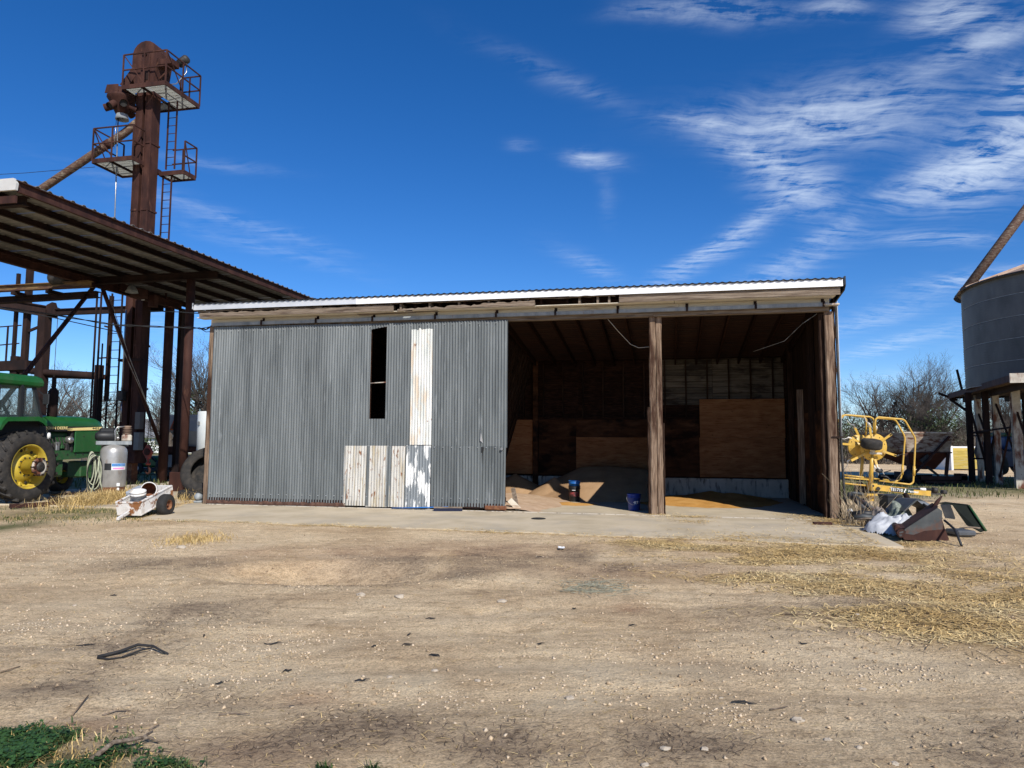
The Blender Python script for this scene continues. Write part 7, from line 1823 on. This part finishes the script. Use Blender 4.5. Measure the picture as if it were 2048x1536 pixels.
pts, g_ = world_samples(11000, -7.5, 8.5, 2.6, 13, lambda x, y: (.10 + .9 * np.clip((fbm(x * 1.3, y * 1.3, 121) - .42) * 3, 0, 1)) * np.clip(6.5 / y, .12, 1) * (slab_in(x, y) < -.1), 26); stones('dirt_clods', CLOD, pts, g_, .0025, .020, 'small crumbs of dry dirt strewn over the yard')
# single rocks
ROCKM = mat('pale_rock', [(.32, .26, .19), (.42, .355, .27), (.50, .44, .35)], 9, .9, 0, .4, 40)
for k, (px, py, s_) in enumerate(((800, 1194, .07), (722, 1192, .06), (1005, 1202, .07), (362, 1098, .10), (1330, 1505, .035), (1410, 1505, .03), (1442, 1388, .022), (1655, 1478, .03), (1718, 1497, .025), (1595, 1442, .05), (1725, 1370, .035), (780, 1352, .03), (870, 1340, .035), (1140, 1392, .04), (1290, 1533, .03), (955, 1362, .03), (1715, 1229, .03), (1000, 1326, .025), (1790, 1533, .03), (150, 1212, .03))):
    c = gp(px, py); r2 = random.Random(k); n, m_ = 7, 10; P = np.zeros((n, m_ + 1, 3))
    for i in range(n):
        for j in range(m_ + 1):
            th, ph = math.pi * i / (n - 1), 2 * math.pi * (j % m_) / m_; d = Vector((math.sin(th) * math.cos(ph), math.sin(th) * math.sin(ph), math.cos(th)))
            q_ = d * s_ * .6 * (1 + .45 * mnoise.noise(d * 1.6 + Vector((k * 7, 0, 0)))); P[i, j] = (c.x + q_.x * 1.3, c.y + q_.y, float(gz(c.x, c.y)) + q_.z * .55 + s_ * .12)
    centre(tag(MB().grid(P, False).build('rock', ROCKM, None), 'small pale limestone rock half sunk in the dirt yard', 'rock', 'loose rocks on the dirt yard'))
# dark scraps
CHAR = mat('charred_wood', [(.012, .012, .013), (.03, .028, .027)], 12, .8, 0, .4, 40)
for k, (px, py, L, an) in enumerate(((815, 1290, .14, .2), (868, 1310, .16, 2.9), (577, 1332, .12, .5), (725, 1364, .14, .3), (546, 1283, .22, .25), (818, 1263, .09, 1.2), (1080, 1288, .1, .1), (1606, 1288, .11, 2.8), (228, 1193, .12, .05), (172, 1287, .2, .15), (1078, 1114, .16, 3.0), (440, 1367, .08, .4), (1485, 1405, .26, -.05), (1265, 1246, .12, .1), (1148, 1213, .08, 0), (862, 1236, .14, .1), (409, 1270, .05, 1.5), (748, 1292, .05, .7))):
    c = gp(px, py); L *= .62; z = float(gz(c.x, c.y)) + .009; r2 = random.Random(k + 40)
    pts = [Vector((c.x + math.cos(an) * L * (t - .5) + r2.uniform(-.01, .01), c.y + math.sin(an) * L * (t - .5) + r2.uniform(-.015, .015), z + r2.uniform(-.004, .008))) for t in np.linspace(0, 1, 5)]
    centre(tag(MB().tube(pts, [.003, .006, .0075, .005, .002], 6).build('charred_scrap', CHAR, None), 'short charred black scrap lying on the dirt yard', 'scrap', 'charred scraps on the dirt yard'))
def stick(name, label, pxs, r_, m, forks=()):
    mb = MB()
    def ln(L_, rr_):
        Q = []
        for (px, py, dz) in L_:
            p = gp(px, py); Q.append(Vector((p.x, p.y, float(gz(p.x, p.y)) + rr_ + dz)))
        mb.tube(Q, [rr_ * (1.0 - .55 * i / (len(Q) - 1)) for i in range(len(Q))], 7)
    ln(pxs, r_)
    for f_ in forks: ln(f_, r_ * .7)
    centre(tag(mb.build(name, m, None), label, 'branch'))
stick('charred_branch', 'long black charred branch loop lying at the left of the near dirt', [(195, 1318, 0), (240, 1310, .01), (275, 1301, .02), (305, 1303, .02), (322, 1310, .01), (336, 1314, 0)], .014, CHAR, [[(195, 1318, 0), (218, 1319, .0), (245, 1317, .0)], [(245, 1317, 0), (280, 1309, .015), (305, 1305, .02)]])
stick('branch', 'grey forked branch across the clover at the bottom left corner', [(180, 1538, .02), (225, 1513, .05), (265, 1502, .04), (285, 1494, .03), (304, 1484, .04)], .014, WOOD, [[(285, 1494, .03), (300, 1488, .02), (315, 1490, .01)]])
for k, pxs in enumerate(([(143, 1425, .0), (160, 1412, .01), (177, 1397, .01)], [(205, 1424, .0), (232, 1418, .01), (262, 1414, .0)], [(85, 1466, .01), (110, 1466, .01), (128, 1463, 0)], [(298, 1460, 0), (318, 1452, .01)], [(0, 1346, 0), (20, 1343, .01), (40, 1337, 0)], [(437, 1430, 0), (470, 1426, 0), (500, 1431, .01)], [(120, 1456, 0), (153, 1449, .01)], [(1540, 1420, 0), (1575, 1416, .005)], [(1560, 1228, 0), (1600, 1230, .01), (1640, 1233, 0)])):
    stick('twig', 'thin dry twig lying on the near dirt', pxs, .006, WOOD if k % 2 else STRAWD); 
for o in [o for o in col.objects if o.name.split('.')[0] == 'twig']: o['group'] = 'thin twigs on the near dirt'
# paper scrap, twine tangle, drain, broom, brick
c = gp(1123, 1097); P, msk = np.zeros((9, 9, 3)), None
for i in range(9):
    for j in range(9): P[i, j] = (c.x + (i - 4) * .012, c.y + (j - 4) * .022, .015 + .02 * abs(mnoise.noise((i * .5, j * .5, 3))))
centre(tag(MB().grid(P, False).build('paper_scrap', WHITE, None), 'crumpled white paper scrap on the dirt before the shed', 'paper'))
segs = []; r2 = random.Random(3); c = gp(1190, 1173)
for k in range(300):
    p = Vector((c.x + r2.gauss(0, .20), c.y + r2.gauss(0, .16), 0)); p.z = float(gz(p.x, p.y)) + r2.uniform(.003, .02); a = r2.uniform(0, 6.28); q = p + Vector((math.cos(a), math.sin(a), 0)) * r2.uniform(.04, .14); q.z = float(gz(q.x, q.y)) + r2.uniform(.003, .025); segs.append((tuple(p), .0028, tuple(q), .0028))
tag(segs_mesh('net_wrap_scrap', segs, 3, mat('grey_green_twine', [(.25, .24, .17), (.36, .35, .26)], 5, .8), None), 'flat grey green tangle of net wrap on the dirt', 'netting', None, 'stuff')
dr = S(*sloc(gp(1077, 1038, .03)).xy, .0)
o = MB().lathe([(0, .034), (.11, .034), (.125, .038), (.14, .034), (.15, .026)], 24, Matrix.Translation((dr.x, dr.y, .012))).build('floor_drain', BLACK, None)
centre(tag(o, 'dark round drain cover in the concrete apron', 'drain'))
bh = S(6.12, -.5, .03); bh2 = S(6.74, -.36, .03)
brm = thing('push_broom', 'blue-black push broom lying on the apron at the sliding door', 'broom', frame(((bh.x + bh2.x) / 2, (bh.y + bh2.y) / 2, .03)))
MB().bar(bh + Vector((0, 0, .09)), bh2 + Vector((0, 0, .09)), .07, .03).build('head', WOOD, brm)
MB().bar(bh + Vector((0, 0, .038)), bh2 + Vector((0, 0, .038)), .09, .072).build('bristles', mat('blue_black_bristles', [(.008, .012, .03), (.015, .02, .05)], 60, .9, 0, .5, 90), brm)
h0 = (bh + bh2) / 2 + Vector((0, 0, .10)); h1 = S(5.05, -.30, .06)
MB().tube([h0, h1], .013, 8).build('handle', BLUEL, brm)
bk_ = gp(1645, 1051, .02)
o = MB(frame((bk_.x, bk_.y, .025), R(-8))).bbox(-.17, .17, -.05, .05, 0, .06, .008).build('wood_block', RUST, None)
centre(tag(o, 'reddish brown wood block lying by the right shed post', 'block'))

# grass
def blades(name, m, pts, g, hmin, hmax, w, lean, label, cat='grass', seg=2):
    n = len(pts); x, y = pts.T; z = gh(x, y) - .005; a = g.uniform(0, 6.283, n); h = g.uniform(hmin, hmax, n); ln = g.uniform(.1, lean, n)
    d = np.c_[np.cos(a), np.sin(a)] * (ln * h)[:, None]; b = g.uniform(0, 6.283, n); s = np.c_[np.cos(b), np.sin(b), np.zeros(n)] * (w * g.uniform(.6, 1.3, n))[:, None]
    P = np.c_[x, y, z]; mid = P + np.c_[d * .35, h * .62]; top = P + np.c_[d, h * np.maximum(.25, 1 - ln * .45)]
    V = np.stack([P - s / 2, P + s / 2, mid + s * .4, mid - s * .4, top + s * .06, top - s * .06], 1).reshape(-1, 3)
    i = np.arange(n)[:, None] * 6; Fa = np.concatenate([i + np.array([[0, 1, 2, 3]]), i + np.array([[3, 2, 4, 5]])]).reshape(-1, 4)
    return tag(raw_mesh(name, V, Fa, m), label, cat, None, 'stuff')
GRASS = mat('green_grass', [(.022, .055, .012), (.045, .085, .022), (.09, .12, .04)], 2, .7, island=.35, spec=.25)
GRASSF = mat('dull_green_grass', [(.05, .075, .02), (.09, .105, .035), (.17, .15, .07)], 1.2, .8, island=.4, spec=.2)
HAY = mat('golden_dry_grass', [(.38, .255, .09), (.52, .37, .15), (.62, .47, .23)], 2, .8, island=.35, spec=.2)
pts, g_ = world_samples(13000, -4.5, 0, 2.5, 6, lambda x, y: mask(x, y, GREEN_PX[:4] + GREEN_PX[5:]) ** 1.2 * np.clip((fbm(x * 4, y * 4, 101) - .36) * 3.2, 0, 1), 11)
blades('clover_grass', GRASS, pts, g_, .012, .07, .008, 1.6, 'bright green clover and grass patch in the bottom left corner')
pts, g_ = world_samples(450, -4.5, 0, 2.5, 6, lambda x, y: mask(x, y, GREEN_PX[:3]), 31); blades('dead_grass', HAY, pts, g_, .02, .08, .005, 2.0, 'dead straw blades mixed into the clover patch')
V, Fa = [], []
g_ = np.random.default_rng(5); m_ = 7000; pts2, _ = world_samples(m_, -4.5, 0, 2.5, 6, lambda x, y: mask(x, y, GREEN_PX[:3]) ** 1.6 * np.clip((fbm(x * 4, y * 4, 101) - .36) * 3.2, 0, 1), 12)
z = gh(*pts2.T) + g_.uniform(.012, .05, len(pts2)); a = g_.uniform(0, 6.28, len(pts2)); s_ = g_.uniform(.006, .014, len(pts2)); u1 = np.c_[np.cos(a), np.sin(a), g_.uniform(-.4, .4, len(pts2))] * s_[:, None]; u2 = np.c_[-np.sin(a), np.cos(a), g_.uniform(-.4, .4, len(pts2))] * s_[:, None]
C = np.c_[pts2, z]; V = np.stack([C - u1, C - u2, C + u1, C + u2], 1).reshape(-1, 3)
tag(raw_mesh('clover_leaves', V, np.arange(len(V)).reshape(-1, 4), mat('clover_green', [(.022, .062, .014), (.038, .09, .022)], 3, .6, island=.3)), 'small round clover leaves in the bottom left corner', 'clover', None, 'stuff')
def d_left(x, y):
    a, b = shed_ab(x, y); return ((x < -6.2) & (y > 12.6)) * np.exp(-((y - 15.6 - .12 * (x + 8)) / 1.1) ** 2) * (slab_in(x, y) < -.05) * np.clip((fbm(x * 1.5, y * 1.5, 103) - .3) * 2.4, 0, 1) * ~((a > -6.9) & (a < -.75) & (b > -1.55))
pts, g_ = world_samples(6000, -16, -5, 12.5, 18, d_left, 13); blades('green_grass', GRASSF, pts, g_, .02, .08, .010, 1.0, 'short green grass in front of the tractor and the garden cart')
pts, g_ = world_samples(1600, -16, -5, 13, 18, d_left, 14); blades('dry_grass', HAY, pts, g_, .02, .10, .008, 2.0, 'flattened golden dry grass in front of the tractor')
def d_hay(x, y):
    out = 0
    for (px, py, rx, ry, k) in ((200, 1006, 34, 8, 1.0), (225, 1008, 22, 7, 1.0), (382, 1004, 22, 4, .3)): out = out + k * px_blob(x, y, px, py, rx, ry)
    return np.clip(out, 0, 1)
pts, g_ = world_samples(2600, -16, -5, 13.5, 20, d_hay, 15); blades('hay_tuft', HAY, pts, g_, .10, .42, .010, 1.9, 'thick golden tuft of dry grass at the foot of the compressor')
pts, g_ = world_samples(900, 0.5, 3.0, 12.5, 13.6, lambda x, y: .0 * x + 1, 16) if False else world_samples(700, -6, -3.5, 10, 12.6, lambda x, y: px_blob(x, y, 388, 1083, 45, 7), 16); blades('hay_tuft', HAY, pts, g_, .04, .14, .008, 2.0, 'small flat golden wisp of hay on the dirt')
pts, g_ = world_samples(9000, 9, 34, 21, 34, lambda x, y: sstep(20.8, 22.6, y - .35 * (x - 14)) * (1 - sstep(31, 34, y)) * np.clip((fbm(x * .7, y * .7, 105) - .28) * 2.4, 0, 1), 17); blades('green_grass', GRASSF, pts, g_, .05, .22, .022, .8, 'green grass strip round the bin stand')
pts, g_ = world_samples(12000, -34, -7, 22, 48, lambda x, y: np.clip((fbm(x * .5, y * .5, 107) - .2) * 2, 0, 1), 18); blades('field_grass', GRASSF, pts, g_, .06, .26, .03, .8, 'dull green field grass behind the tractor')
